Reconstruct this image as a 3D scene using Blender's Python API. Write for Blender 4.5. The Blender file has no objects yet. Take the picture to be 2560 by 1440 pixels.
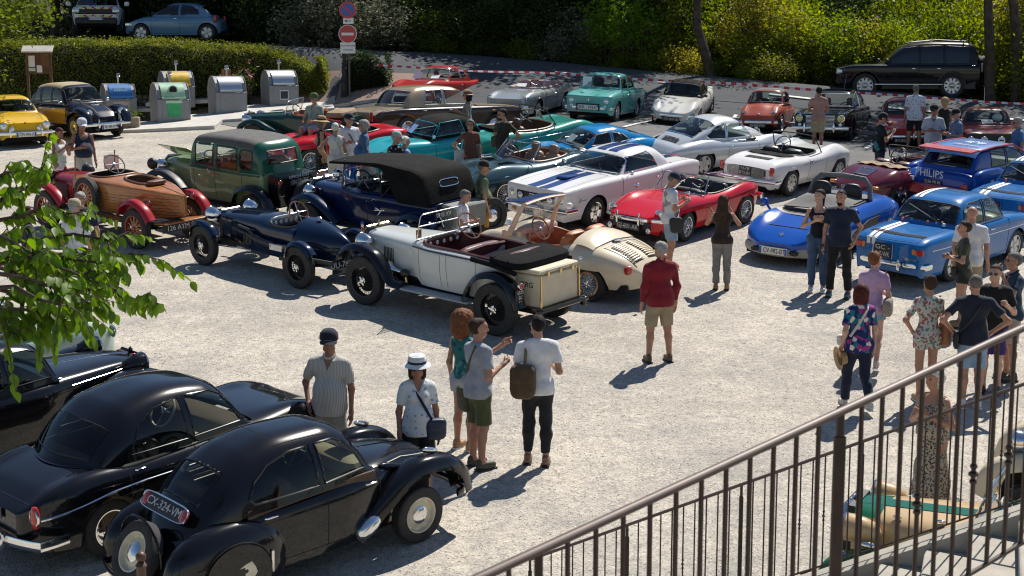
import bpy,math,random
import numpy as np
from mathutils import Vector,Matrix
R=math.radians
rnd=random.Random(7)
nrng=np.random.default_rng(5)
S=bpy.context.scene
COL=S.collection
# ------- camera, sky, sun, exposure
F_PX,CAM_Z,PITCH=3750.0,6.45,R(8.87)
cam=bpy.data.cameras.new('camera')
cam.lens=F_PX/2560*36
cam.sensor_width=36
cam.clip_start,cam.clip_end=0.3,600
cam.dof.use_dof=True
cam.dof.focus_distance=27
cam.dof.aperture_fstop=7.1
camo=bpy.data.objects.new('camera',cam)
COL.objects.link(camo)
camo.location=(0,0,CAM_Z)
camo.rotation_euler=(R(90)-PITCH,0,0)
S.camera=camo
SUN_AZ,SUN_EL=R(60),R(54)
w=bpy.data.worlds.new('World')
S.world=w
w.use_nodes=True
sky=w.node_tree.nodes.new('ShaderNodeTexSky')
sky.sky_type='NISHITA'
sky.sun_disc=False
sky.sun_elevation=SUN_EL
sky.sun_rotation=R(90)-SUN_AZ
sky.altitude=150
sky.air_density=1.0
sky.dust_density=0.1
sky.ozone_density=2.0
bg=w.node_tree.nodes['Background']
bg.inputs[1].default_value=0.072
w.node_tree.links.new(sky.outputs[0],bg.inputs[0])
sun=bpy.data.lights.new('sun','SUN')
sun.energy=5.0
sun.angle=R(0.53)
sun.color=(1.0,0.945,0.86)
suno=bpy.data.objects.new('sun',sun)
COL.objects.link(suno)
sd=Vector((math.cos(SUN_AZ)*math.cos(SUN_EL),math.sin(SUN_AZ)*math.cos(SUN_EL),math.sin(SUN_EL)))
suno.rotation_euler=sd.to_track_quat('Z','Y').to_euler()
suno.location=sd*100
S.view_settings.view_transform='Standard'
S.view_settings.look='None'
S.view_settings.gamma=1
S.view_settings.exposure=0.36
S.view_settings.use_curve_mapping=False
S.render.engine='CYCLES'
S.cycles.use_denoising=True
S.cycles.filter_width=1.15
S.cycles.max_bounces=8
S.cycles.transparent_max_bounces=16
S.cycles.caustics_reflective=False
S.cycles.caustics_refractive=False
# ------- the lie of the land
DELTA=R(5.6)
def pc(pts):
 """smooth monotone curve through (x, v) pairs"""
 if not hasattr(pts,'__len__'):
  return lambda x:np.full_like(np.asarray(x,float),pts)
 p=sorted(pts)
 X=np.array([a[0] for a in p],float)
 Y=np.array([a[1] for a in p],float)
 if len(X)==1:
  return lambda x:np.full_like(np.asarray(x,float),Y[0])
 h=np.diff(X)
 d=np.diff(Y)/h
 m=np.zeros(len(X))
 m[0],m[-1]=d[0],d[-1]
 for i in range(1,len(X)-1):
  if d[i-1]*d[i]>0:
   w1,w2=2*h[i]+h[i-1],h[i]+2*h[i-1]
   m[i]=(w1+w2)/(w1/d[i-1]+w2/d[i])
 def f(x):
  x=np.clip(np.asarray(x,float),X[0],X[-1])
  i=np.clip(np.searchsorted(X,x,side='right')-1,0,len(h)-1)
  t=(x-X[i])/h[i]
  t2,t3=t*t,t*t*t
  return (2*t3-3*t2+1)*Y[i]+(t3-2*t2+t)*h[i]*m[i]+(-2*t3+3*t2)*Y[i+1]+(t3-t2)*h[i]*m[i+1]
 return f
def sst(a,b,x):
 t=np.clip((x-a)/(b-a),0,1)
 return t*t*(3-2*t)
_zb=pc([(-60,-2.6),(-14,-2.3),(-10.6,-2.12),(-7,-1.78),(-3,-1.78),(2.4,-1.88),(7.4,-2.25),(12.6,-2.72),(25,-3.4),(60,-4)])
_ze=pc([(-60,0.9),(-12,0.35),(-2.7,0.0),(5,-0.62),(11.8,-1.2),(25,-2.3),(60,-3.5)])
_y0=pc([(-60,51.2),(-8,51.2),(-4,48.5),(2.4,46),(14,42.6),(40,36),(60,32)])
_y1=pc([(-60,53.8),(-8,53.8),(-2.7,56),(11.8,49.5),(25,45.5),(60,38)])
def terr(x,y):
 """height of the ground"""
 x,y=np.asarray(x,float),np.asarray(y,float)
 yy=np.maximum(y,9.0)
 zl=CAM_Z+math.tan(DELTA)*yy-6.45/math.cos(DELTA)+.5*np.exp(-((x-1.5)/4.5)**2)*sst(29,43,y)
 zb,ze=CAM_Z+_zb(x),CAM_Z+_ze(x)
 k=0.5
 hh=np.clip(0.5+0.5*(zb-zl)/k,0,1)
 z=zb*(1-hh)+zl*hh-k*hh*(1-hh)
 t=.45*sst(_y0(x),_y1(x),y)+.55*np.clip((y-_y0(x))/(_y1(x)-_y0(x)),0,1)
 t=np.where(x<-6,sst(_y0(x),_y1(x),y),t)
 z=z*(1-t)+ze*t
 far=np.maximum(y-_y1(x)-4,0)
 return z+0.0045*np.minimum(far,60)**2*sst(0,10,far)
_cp,_sp=math.cos(PITCH),math.sin(PITCH)
def ray(px,py):
 a,b=(px-1280)/F_PX,(py-720)/F_PX
 return np.array([a,_cp-b*_sp,-(_sp+b*_cp)])
def gp(px,py,dz=0.0):
 """ground point seen at a picture position"""
 d=ray(px,py)
 lo,hi=8.0,200.0
 for t in np.arange(8,200,0.5):
  p=d*t
  if CAM_Z+p[2]-dz<terr(p[0],p[1]):
   lo,hi=t-0.5,t
   break
 for _ in range(30):
  m=(lo+hi)/2
  p=d*m
  if CAM_Z+p[2]-dz<terr(p[0],p[1]):
   hi=m
  else:
   lo=m
 p=d*hi
 return float(p[0]),float(p[1]),float(CAM_Z+p[2]-dz)
def ap(px,py,depth):
 """point at a camera depth"""
 p=ray(px,py)
 k=depth/(p[1]*_cp-p[2]*_sp)
 p=p*k
 return Vector((p[0],p[1],CAM_Z+p[2]))
# ------- materials
MATS={}
def _n(nt,t,**kw):
 n=nt.nodes.new(t)
 for k,v in kw.items():
  setattr(n,k,v)
 return n
def mat(name,col,rough=0.5,metal=0.0,coat=0.0,spec=0.5,var=0.12,vs=6.0,bump=0.0,bs=60.0,col2=None,sheen=0.0):
 if name in MATS:
  return MATS[name]
 m=bpy.data.materials.new(name)
 m.use_nodes=True
 nt=m.node_tree
 b=nt.nodes['Principled BSDF']
 b.inputs['Roughness'].default_value=rough
 b.inputs['Metallic'].default_value=metal
 b.inputs['Specular IOR Level'].default_value=spec
 b.inputs['Coat Weight'].default_value=coat
 b.inputs['Coat Roughness'].default_value=0.03
 if sheen:
  b.inputs['Sheen Weight'].default_value=sheen
 tc=_n(nt,'ShaderNodeTexCoord')
 no=_n(nt,'ShaderNodeTexNoise')
 no.inputs['Scale'].default_value=vs
 no.inputs['Detail'].default_value=5
 nt.links.new(tc.outputs['Object'],no.inputs['Vector'])
 rp=_n(nt,'ShaderNodeValToRGB')
 c=np.array(col[:3])
 c2=np.array(col2[:3]) if col2 is not None else np.clip(c*(1+var),0,1)
 c1=c if col2 is not None else c*(1-var)
 rp.color_ramp.elements[0].position,rp.color_ramp.elements[1].position=0.35,0.65
 rp.color_ramp.elements[0].color=(*c1,1)
 rp.color_ramp.elements[1].color=(*c2,1)
 nt.links.new(no.outputs['Fac'],rp.inputs['Fac'])
 nt.links.new(rp.outputs['Color'],b.inputs['Base Color'])
 if bump:
  n2=_n(nt,'ShaderNodeTexNoise')
  n2.inputs['Scale'].default_value=bs
  n2.inputs['Detail'].default_value=4
  nt.links.new(tc.outputs['Object'],n2.inputs['Vector'])
  bp=_n(nt,'ShaderNodeBump')
  bp.inputs['Strength'].default_value=bump
  bp.inputs['Distance'].default_value=0.02
  nt.links.new(n2.outputs['Fac'],bp.inputs['Height'])
  nt.links.new(bp.outputs['Normal'],b.inputs['Normal'])
 MATS[name]=m
 return m
def paint(name,col,rough=0.32,flake=0.0,coat=0.75):
 """car paint: a coated colour with a little dust breaking the gloss"""
 if name in MATS:
  return MATS[name]
 m=mat(name,col,rough,flake,coat,0.12,0.04,1.2)
 nt=m.node_tree
 b=nt.nodes['Principled BSDF']
 tc=nt.nodes['Texture Coordinate']
 no=_n(nt,'ShaderNodeTexNoise')
 no.inputs['Scale'].default_value=3.5
 no.inputs['Detail'].default_value=8
 nt.links.new(tc.outputs['Object'],no.inputs['Vector'])
 mr=_n(nt,'ShaderNodeMapRange')
 mr.inputs[1].default_value,mr.inputs[2].default_value=0.35,0.75
 mr.inputs[3].default_value,mr.inputs[4].default_value=0.01,0.06
 nt.links.new(no.outputs['Fac'],mr.inputs[0])
 nt.links.new(mr.outputs[0],b.inputs['Coat Roughness'])
 return m
def glass(name,tint=(0.75,0.82,0.8),a=0.12):
 if name in MATS:
  return MATS[name]
 m=bpy.data.materials.new(name)
 m.use_nodes=True
 nt=m.node_tree
 nt.nodes.clear()
 o=_n(nt,'ShaderNodeOutputMaterial')
 mx=_n(nt,'ShaderNodeMixShader')
 tr=_n(nt,'ShaderNodeBsdfTransparent')
 tr.inputs[0].default_value=(*tint,1)
 gl=_n(nt,'ShaderNodeBsdfGlossy')
 gl.inputs['Roughness'].default_value=0.02
 fr=_n(nt,'ShaderNodeLayerWeight')
 fr.inputs[0].default_value=0.5
 pw=_n(nt,'ShaderNodeMath',operation='POWER')
 pw.inputs[1].default_value=4.0
 nt.links.new(fr.outputs['Facing'],pw.inputs[0])
 ad=_n(nt,'ShaderNodeMath',operation='ADD')
 ad.inputs[1].default_value=a*0.5
 nt.links.new(pw.outputs[0],ad.inputs[0])
 nt.links.new(ad.outputs[0],mx.inputs[0])
 nt.links.new(tr.outputs[0],mx.inputs[1])
 nt.links.new(gl.outputs[0],mx.inputs[2])
 nt.links.new(mx.outputs[0],o.inputs[0])
 MATS[name]=m
 return m
CHROME=mat('chrome',(0.78,0.79,0.8),0.12,1.0,var=0.05)
STEEL=mat('brushed_steel',(0.55,0.56,0.57),0.33,1.0,var=0.06,vs=30)
ALUM=mat('dull_alloy',(0.55,0.56,0.58),0.4,0.9,var=0.08)
BRASS=mat('brass',(0.75,0.55,0.22),0.25,1.0,var=0.08)
RUBBER=mat('tyre_rubber',(0.022,0.022,0.023),0.75,var=0.3,vs=9,bump=0.2,bs=40)
BLACK=mat('black_trim',(0.014,0.014,0.015),0.5,var=0.2)
UNDER=mat('underbody_black',(0.012,0.011,0.01),0.9,var=0.3)
CANVAS=mat('black_canvas',(0.013,0.0125,0.012),0.9,spec=0.12,var=0.25,vs=4,bump=0.35,bs=25)
GLASS=glass('car_glass')
GLASSC=glass('clear_glass',(0.9,0.93,0.92),0.08)
DGLASS=glass('dark_glass',(0.12,0.13,0.14),0.2)
LENS=mat('lamp_glass',(0.75,0.78,0.8),0.08,0.6,1.0,var=0.15,vs=30)
LENSY=mat('yellow_lamp_glass',(0.75,0.6,0.16),0.1,0.4,1.0,var=0.15,vs=30)
REDL=mat('red_lamp_glass',(0.42,0.02,0.015),0.12,0.0,1.0,var=0.1)
ORGL=mat('orange_lamp_glass',(0.7,0.22,0.03),0.12,0.0,1.0,var=0.1)
WHITE=mat('white_print',(0.75,0.75,0.73),0.6,var=0.04)
PAPER=mat('paper_sheet',(0.78,0.78,0.8),0.7,var=0.05)
LBLACK=mat('black_leather',(0.02,0.02,0.02),0.45,var=0.2,bump=0.2,bs=20)
LRED=mat('oxblood_leather',(0.09,0.025,0.025),0.45,var=0.2,bump=0.2,bs=20)
LTAN=mat('tan_leather',(0.36,0.13,0.05),0.5,var=0.15,bump=0.2,bs=20)
LBROWN=mat('brown_leather',(0.13,0.055,0.03),0.5,var=0.15,bump=0.2,bs=20)
WOODW=mat('wheel_rim_wood',(0.2,0.08,0.04),0.35,coat=0.6,var=0.2,vs=20)
# ------- mesh helper
def link(o,parent=None):
 COL.objects.link(o)
 if parent is not None:
  o.parent=parent
 return o
def rotm(rx=0,ry=0,rz=0):
 return np.array((Matrix.Rotation(rz,3,'Z')@Matrix.Rotation(ry,3,'Y')@Matrix.Rotation(rx,3,'X')))
class M:
 def __init__(s):
  s.v,s.f,s.n=[],[],0
 def add(s,V,Fc):
  V=np.asarray(V,float).reshape(-1,3)
  n=s.n
  s.v.append(V)
  s.f.extend([tuple(i+n for i in f) for f in Fc])
  s.n+=len(V)
  return s
 def box(s,c,sz,rot=None,b=0.0):
  h=np.array(sz,float)/2
  if b<=0:
   V=np.array([(x,y,z) for x in (-1,1) for y in (-1,1) for z in (-1,1)],float)*h
   Fc=[(0,1,3,2),(4,6,7,5),(0,4,5,1),(2,3,7,6),(0,2,6,4),(1,5,7,3)]
  else:
   b=min(b,h.min()*0.95)
   V,Fc,q=[],[],{}
   for sx in (-1,1):
    for sy in (-1,1):
     for sz_ in (-1,1):
      sg=np.array([sx,sy,sz_])
      for a in range(3):
       p=(h-b)*sg
       p[a]=h[a]*sg[a]
       q[(sx,sy,sz_,a)]=len(V)
       V.append(p)
   for a in range(3):
    o=[i for i in range(3) if i!=a]
    for sa in (-1,1):
     ring=[]
     for u,v in ((-1,-1),(1,-1),(1,1),(-1,1)):
      k=[0,0,0]
      k[a],k[o[0]],k[o[1]]=sa,u,v
      ring.append(q[(*k,a)])
     Fc.append(tuple(ring))
    for u in (-1,1):
     for v in (-1,1):
      k1,k2=[0,0,0],[0,0,0]
      k1[a],k2[a]=-1,1
      k1[o[0]]=k2[o[0]]=u
      k1[o[1]]=k2[o[1]]=v
      Fc.append((q[(*k1,o[0])],q[(*k2,o[0])],q[(*k2,o[1])],q[(*k1,o[1])]))
   for sx in (-1,1):
    for sy in (-1,1):
     for sz_ in (-1,1):
      Fc.append(tuple(q[(sx,sy,sz_,a)] for a in range(3)))
   V=np.array(V)
  if rot is not None:
   V=V@rot.T
  return s.add(V+np.array(c,float),Fc)
 def grid(s,P,wrap=False):
  P=np.asarray(P,float)
  a,b=P.shape[:2]
  Fc=[]
  for i in range(a-1):
   for j in range(b if wrap else b-1):
    k=(j+1)%b
    Fc.append((i*b+j,i*b+k,(i+1)*b+k,(i+1)*b+j))
  return s.add(P,Fc)
 def tube(s,pts,r,n=8,closed=False,caps=True,el=None):
  """swept round bar; r number or list; el=(horizontal, vertical) scale of the section"""
  P=np.asarray(pts,float)
  k=len(P)
  r=np.broadcast_to(np.asarray(r,float),(k,))
  if closed:
   T=np.roll(P,-1,0)-np.roll(P,1,0)
  else:
   T=np.gradient(P,axis=0)
  T/=np.linalg.norm(T,axis=1)[:,None]+1e-12
  up=np.array([0,0,1.0])
  if np.abs(T[:,2]).mean()>0.8:
   up=np.array([0,1.0,0])
  A=np.cross(up,T)
  A/=np.linalg.norm(A,axis=1)[:,None]+1e-9
  B=np.cross(T,A)
  an=np.arange(n)*2*math.pi/n+math.pi/n
  e=el or (1,1)
  G=P[:,None,:]+r[:,None,None]*(np.cos(an)[None,:,None]*A[:,None,:]*e[0]+np.sin(an)[None,:,None]*B[:,None,:]*e[1])
  if closed:
   G=np.concatenate([G,G[:1]],0)
  base=s.n
  s.grid(G,wrap=True)
  if caps and not closed:
   s.f.append(tuple(base+i for i in range(n)))
   s.f.append(tuple(base+(k-1)*n+i for i in reversed(range(n))))
  return s
 def lathe(s,prof,n=20,c=(0,0,0),axis='z',arc=None,rot=None):
  """profile [(radius, along axis)]"""
  a0,a1=arc or (0,2*math.pi)
  k=n if arc is None else n+1
  an=a0+(a1-a0)*np.arange(k)/n
  G=np.zeros((len(prof),k,3))
  for i,(r,h) in enumerate(prof):
   ca,sa=r*np.cos(an),r*np.sin(an)
   if axis=='z':
    G[i]=np.stack([ca,sa,np.full(k,h)],1)
   elif axis=='y':
    G[i]=np.stack([ca,np.full(k,h),sa],1)
   else:
    G[i]=np.stack([np.full(k,h),ca,sa],1)
  if rot is not None:
   G=G@rot.T
  return s.grid(G+np.array(c,float),wrap=arc is None)
 def ell(s,c,r,n=14,m=9,rot=None,e=1.0):
  """ellipsoid; e<1 makes it boxier (superellipsoid)"""
  u=np.linspace(-math.pi/2,math.pi/2,m)
  v=np.arange(n)*2*math.pi/n
  def pw(t):
   return np.sign(t)*np.abs(t)**e
  r=np.broadcast_to(np.asarray(r,float),(3,))
  G=np.stack([pw(np.cos(u))[:,None]*pw(np.cos(v))[None],pw(np.cos(u))[:,None]*pw(np.sin(v))[None],pw(np.sin(u))[:,None]*np.ones((1,n))],-1)*r
  if rot is not None:
   G=G@rot.T
  return s.grid(G+np.array(c,float),wrap=True)
 def loft(s,secs,caps=True,wrap=True):
  P=np.asarray(secs,float)
  b=s.n
  s.grid(P,wrap=wrap)
  if caps:
   n=P.shape[1]
   s.f.append(tuple(b+i for i in range(n)))
   s.f.append(tuple(b+(len(P)-1)*n+i for i in reversed(range(n))))
  return s
 def prism(s,poly,fn,d0,d1):
  """poly of 2-D points; fn(u, v, d) -> xyz"""
  n=len(poly)
  V=[fn(u,v,d0) for u,v in poly]+[fn(u,v,d1) for u,v in poly]
  Fc=[tuple(range(n)),tuple(range(2*n-1,n-1,-1))]
  Fc+=[(i,(i+1)%n,n+(i+1)%n,n+i) for i in range(n)]
  return s.add(V,Fc)
 def torus(s,c,R_,r,axis='y',n=28,m=8,arc=None,rot=None):
  a0,a1=arc or (0,2*math.pi)
  k=n if arc is None else n+1
  an=a0+(a1-a0)*np.arange(k)/n
  ca,sa,z=np.cos(an)*R_,np.sin(an)*R_,np.zeros(k)
  P={'y':np.stack([ca,z,sa],1),'z':np.stack([ca,sa,z],1),'x':np.stack([z,ca,sa],1)}[axis]
  nor=P/R_
  ax={'y':(0,1,0),'z':(0,0,1),'x':(1,0,0)}[axis]
  b=np.arange(m)*2*math.pi/m
  G=P[:,None]+r*(np.cos(b)[None,:,None]*nor[:,None]+np.sin(b)[None,:,None]*np.array(ax,float))
  if arc is None:
   G=np.concatenate([G,G[:1]],0)
  if rot is not None:
   G=G@rot.T
  return s.grid(G+np.array(c,float),wrap=True)
 def mesh(s,name,smooth=True,ang=38):
  me=bpy.data.meshes.new(name)
  V=np.concatenate(s.v) if s.v else np.zeros((0,3))
  me.from_pydata(V.tolist(),[],s.f)
  if smooth:
   me.polygons.foreach_set('use_smooth',[True]*len(me.polygons))
   if ang:
    me.set_sharp_from_angle(angle=R(ang))
  me.update()
  return me
 def obj(s,name,m,parent=None,smooth=True,ang=38,loc=None,rot=None):
  me=s.mesh(name,smooth,ang)
  for q in (m if isinstance(m,(list,tuple)) else [m]):
   me.materials.append(q)
  o=bpy.data.objects.new(name,me)
  if loc is not None:
   o.location=loc
  if rot is not None:
   o.rotation_euler=rot
  return link(o,parent)
def fast_mesh(name,V,Q,m,parent=None,smooth=True):
 """big all-quad mesh from arrays"""
 V,Q=np.asarray(V,np.float32),np.asarray(Q,np.int32)
 me=bpy.data.meshes.new(name)
 k=Q.shape[1]
 me.vertices.add(len(V))
 me.vertices.foreach_set('co',V.ravel())
 me.loops.add(Q.size)
 me.loops.foreach_set('vertex_index',Q.ravel())
 me.polygons.add(len(Q))
 me.polygons.foreach_set('loop_start',np.arange(0,Q.size,k,dtype=np.int32))
 if smooth:
  me.polygons.foreach_set('use_smooth',np.ones(len(Q),bool))
 me.update(calc_edges=True)
 me.validate()
 me.materials.append(m)
 o=bpy.data.objects.new(name,me)
 return link(o,parent) if parent is not False else o
def empty(name,loc=(0,0,0),rot=None,parent=None):
 o=bpy.data.objects.new(name,None)
 o.empty_display_size=0.2
 o.location=loc
 if rot is not None:
  o.rotation_euler=rot
 return link(o,parent)
def tag(o,label=None,cat=None,group=None,kind=None):
 for k,v in (('label',label),('category',cat),('group',group),('kind',kind)):
  if v:
   o[k]=v
 return o
def copy_tree(o,parent=None):
 c=o.copy()
 link(c,parent)
 for ch in list(o.children):
  copy_tree(ch,c)
 return c
def text(body,size,m,parent,loc,rot,name='lettering',align='CENTER',xs=1.0,ext=0.002):
 cu=bpy.data.curves.new(name,'FONT')
 cu.body=body
 cu.size=size
 cu.align_x=align
 cu.align_y='CENTER'
 cu.extrude=ext
 cu.resolution_u=2
 t=bpy.data.objects.new(name,cu)
 me=bpy.data.meshes.new_from_object(t)
 bpy.data.objects.remove(t)
 me.materials.clear()
 me.materials.append(m)
 o=bpy.data.objects.new(name,me)
 o.location,o.rotation_euler=loc,rot
 o.scale=(xs,1,1)
 return link(o,parent)
# ------- ground
def sheet_mesh(name,xs,ys,m,off=0.0):
 X,Y=np.meshgrid(xs,ys,indexing='ij')
 V=np.stack([X,Y,terr(X,Y)+off],-1).reshape(-1,3)
 a,b=len(xs),len(ys)
 i,j=np.meshgrid(np.arange(a-1),np.arange(b-1),indexing='ij')
 q=(i*b+j).ravel()
 return fast_mesh(name,V,np.stack([q,q+b,q+b+1,q+1],1),m)
def strip_mesh(name,xs,ya,yb,n,off,m,kind='structure'):
 """sheet between two lines y = ya(x) and y = yb(x), lying just above the ground"""
 xs=np.asarray(xs,float)
 t=np.linspace(0,1,n)
 X=xs[:,None]*np.ones((1,n))
 Y=ya(xs)[:,None]*(1-t)+yb(xs)[:,None]*t
 o=M().grid(np.stack([X,Y,terr(X,Y)+off],-1)).obj(name,m)
 return tag(o,kind=kind)
def noise_mix(nt,tc,scale,detail,lo,hi,c1,c2,rough=0.6,vec='Object'):
 no=_n(nt,'ShaderNodeTexNoise')
 no.inputs['Scale'].default_value=scale
 no.inputs['Detail'].default_value=detail
 no.inputs['Roughness'].default_value=rough
 nt.links.new(tc.outputs[vec],no.inputs['Vector'])
 mr=_n(nt,'ShaderNodeMapRange')
 mr.inputs[1].default_value,mr.inputs[2].default_value=lo,hi
 nt.links.new(no.outputs['Fac'],mr.inputs[0])
 mx=_n(nt,'ShaderNodeMix',data_type='RGBA')
 nt.links.new(mr.outputs[0],mx.inputs[0])
 for k,c in ((6,c1),(7,c2)):
  if isinstance(c,tuple):
   mx.inputs[k].default_value=(*c,1)
  else:
   nt.links.new(c,mx.inputs[k])
 return mx.outputs[2],no.outputs['Fac']
def gravel_mat(name,base,grey,dark,bump=0.6):
 m=bpy.data.materials.new(name)
 m.use_nodes=True
 nt=m.node_tree
 b=nt.nodes['Principled BSDF']
 b.inputs['Roughness'].default_value=0.95
 b.inputs['Specular IOR Level'].default_value=0.2
 tc=_n(nt,'ShaderNodeTexCoord')
 g2=tuple(np.array(grey)*.82)
 c1,_=noise_mix(nt,tc,0.6,8,.42,.66,base,grey,.8)
 mp=_n(nt,'ShaderNodeMapping')
 mp.inputs['Rotation'].default_value=(0,0,R(38))
 mp.inputs['Scale'].default_value=(.16,1.5,1)
 nt.links.new(tc.outputs['Object'],mp.inputs['Vector'])
 c1,_=noise_mix(nt,mp,1.0,7,.52,.70,c1,tuple(np.array(base)*.72),.7,'Vector')
 c2,_=noise_mix(nt,tc,5.0,8,.46,.66,c1,grey,.9)
 c3,_=noise_mix(nt,tc,14,6,.50,.62,c2,g2,.9)
 c4,f=noise_mix(nt,tc,34,4,.56,.62,c3,dark,.85)
 c5,_=noise_mix(nt,tc,30,4,.56,.68,c4,tuple(np.clip(np.array(base)*1.22,0,.8)),.8)
 nt.links.new(c5,b.inputs['Base Color'])
 n2=_n(nt,'ShaderNodeTexNoise')
 n2.inputs['Scale'].default_value=45
 n2.inputs['Detail'].default_value=6
 nt.links.new(tc.outputs['Object'],n2.inputs['Vector'])
 bp=_n(nt,'ShaderNodeBump')
 bp.inputs['Strength'].default_value=bump
 bp.inputs['Distance'].default_value=0.03
 nt.links.new(n2.outputs['Fac'],bp.inputs['Height'])
 nt.links.new(bp.outputs['Normal'],b.inputs['Normal'])
 MATS[name]=m
 return m
def ground():
 gm=gravel_mat('pale_gravel',(.635,.57,.47),(.315,.298,.272),(.09,.09,.09))
 ys=np.concatenate([np.linspace(-6,9,10),np.linspace(9.4,60,140),np.linspace(61,170,60)])
 tag(sheet_mesh('ground',np.linspace(-90,90,361),ys,gm),kind='structure')
 am=gravel_mat('worn_asphalt',(.19,.187,.18),(.145,.145,.145),(.08,.08,.08),.3)
 rm=gravel_mat('road_asphalt',(.105,.11,.12),(.08,.085,.09),(.05,.05,.05),.25)
 hm=gravel_mat('forest_floor',(.10,.075,.04),(.06,.07,.03),(.03,.03,.015),.6)
 fa=pc([(-9.5,46.6),(-7.4,43.6),(-4,42),(2,38.5),(6.7,35.4),(11.1,32.6),(20,28),(40,20)])
 nr=pc([(-60,53),(-7,52.6),(-4,49.2),(2.4,47.6),(6.8,46.8),(10.9,45.4),(25,40.5),(60,32)])
 strip_mesh('parking_asphalt',np.linspace(-9.5,40,120), lambda x:fa(x)+.35*np.sin(x*2.3)*np.cos(x*.9), lambda x:nr(x)-.7,60,.012,am)
 fr= lambda x:_y1(x)+.15
 strip_mesh('road',np.linspace(-60,60,200), lambda x:np.maximum(nr(x)-.9,0),fr,26,.03,rm)
 strip_mesh('upper_road',np.linspace(-60,-2.5,60), lambda x:_y1(x)+.1, lambda x:_y1(x)+6.5,12,.034,rm)
 strip_mesh('verge',np.linspace(-2.8,60,120), lambda x:_y1(x)+.1, lambda x:_y1(x)+6,10,.035,gravel_mat('dry_verge',(.20,.17,.09),(.12,.13,.05),(.05,.05,.02),.7))
 strip_mesh('woodland_floor',np.linspace(-90,90,120), lambda x:_y1(x)+np.where(x<-2.6,6.4,5.9), lambda x:_y1(x)+110,50,.04,hm)
 WP=mat('road_paint',(.62,.62,.60),.7,var=.15,vs=9)
 def line(name,x0,y0,x1,y1,wd,off):
  n=14
  t=np.linspace(0,1,n)
  dx,dy=x1-x0,y1-y0
  L=math.hypot(dx,dy)
  nx,ny=-dy/L*wd/2,dx/L*wd/2
  X=np.stack([x0+dx*t-nx,x0+dx*t+nx],1)
  Y=np.stack([y0+dy*t-ny,y0+dy*t+ny],1)
  o=M().grid(np.stack([X,Y,terr(X,Y)+off],-1)).obj(name,WP)
  return tag(o,kind='structure')
 for px,py in ((1560,320),(1765,333),(1985,351),(2165,374),(2330,396)):
  x,y,z=gp(px,py)
  line('bay_line',x,y,x+1.45,y+4.1,.11,.035)
 for i in range(6):
  x=1.5+i*3.4
  line('road_dash',x,float(_y1(x))-2.4,x+1.7,float(_y1(x+1.7))-2.4,.14,.075)
 kx=np.linspace(3.2,30,40)
 km=mat('kerb_stone',(.42,.40,.36),.85,var=.15,vs=4,bump=.3,bs=30)
 ky=nr(kx)
 k=M()
 P=np.stack([kx,ky-.9,terr(kx,ky-.9)+.05],1)
 k.tube(P,.11,4,el=(1,.8))
 tag(k.obj('kerb',km,ang=20),kind='structure')
 bed=gravel_mat('pink_pebbles',(.36,.24,.19),(.28,.22,.19),(.12,.10,.09),.9)
 bx=np.linspace(-10.2,-2.1,40)
 by=pc([(-10.2,50.6),(-7,50.4),(-4.6,49.9),(-3.0,50.5),(-2.1,51.3)])
 strip_mesh('pebble_bed',bx,by, lambda x:np.full_like(x,52.6),10,.045,bed)
 P=np.stack([bx,by(bx),terr(bx,by(bx))+.05],1)
 tag(M().tube(P,.1,4,el=(1,.9)).obj('bed_kerb',km,ang=20),kind='structure')
 sm=mat('slab_concrete',(.50,.48,.44),.85,var=.1,vs=3,bump=.15,bs=40)
 for i,(px,py,rz,sx,sy) in enumerate(((300,300,.05,2.6,2.2),(430,322,.05,2.7,2.4),(470,283,.05,2.6,2.4),(580,300,.12,3.0,2.4),(715,277,.15,3.0,2.4))):
  x,y,z=gp(px,py)
  y+=.4
  gx=float(terr(x+1,y)-terr(x-1,y))/2
  o=M().box((0,0,0),(sx,sy,.12),b=.01).obj('concrete_slab',sm,loc=(x,y,float(terr(x,y))+.06),rot=(math.atan(.06),-math.atan(gx),rz))
  tag(o,kind='structure')
 rng=np.random.default_rng(17)
 n=22000
 y=13+22*rng.uniform(0,1,n)**1.3
 x=rng.uniform(-.36,.36,n)*(y+3)
 z=terr(x,y)
 q=np.array([(1,0,0),(0,1,0),(-1,0,0),(0,-1,0),(0,0,.7),(0,0,-.7)],float)
 a,s_=rng.uniform(0,6.3,n),rng.uniform(.004,.011,n)*(1+(y-13)*.03)
 sc=np.stack([s_*rng.uniform(.7,1.4,n),s_,s_*rng.uniform(.6,1,n)],1)
 V=q[None]*sc[:,None]
 V=np.stack([V[...,0]*np.cos(a)[:,None]-V[...,1]*np.sin(a)[:,None],V[...,0]*np.sin(a)[:,None]+V[...,1]*np.cos(a)[:,None],V[...,2]],-1)+np.stack([x,y,z+s_*.3],1)[:,None]
 T_=np.array([(0,1,4),(1,2,4),(2,3,4),(3,0,4)])
 o=fast_mesh('loose_gravel',V.reshape(-1,3),(T_[None]+6*np.arange(n)[:,None,None]).reshape(-1,3),mat('pebble',(.5,.46,.40),.9,var=.5,vs=3),None,False)
 tag(o,'loose pale pebbles scattered over the square','gravel',kind='stuff')
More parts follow.
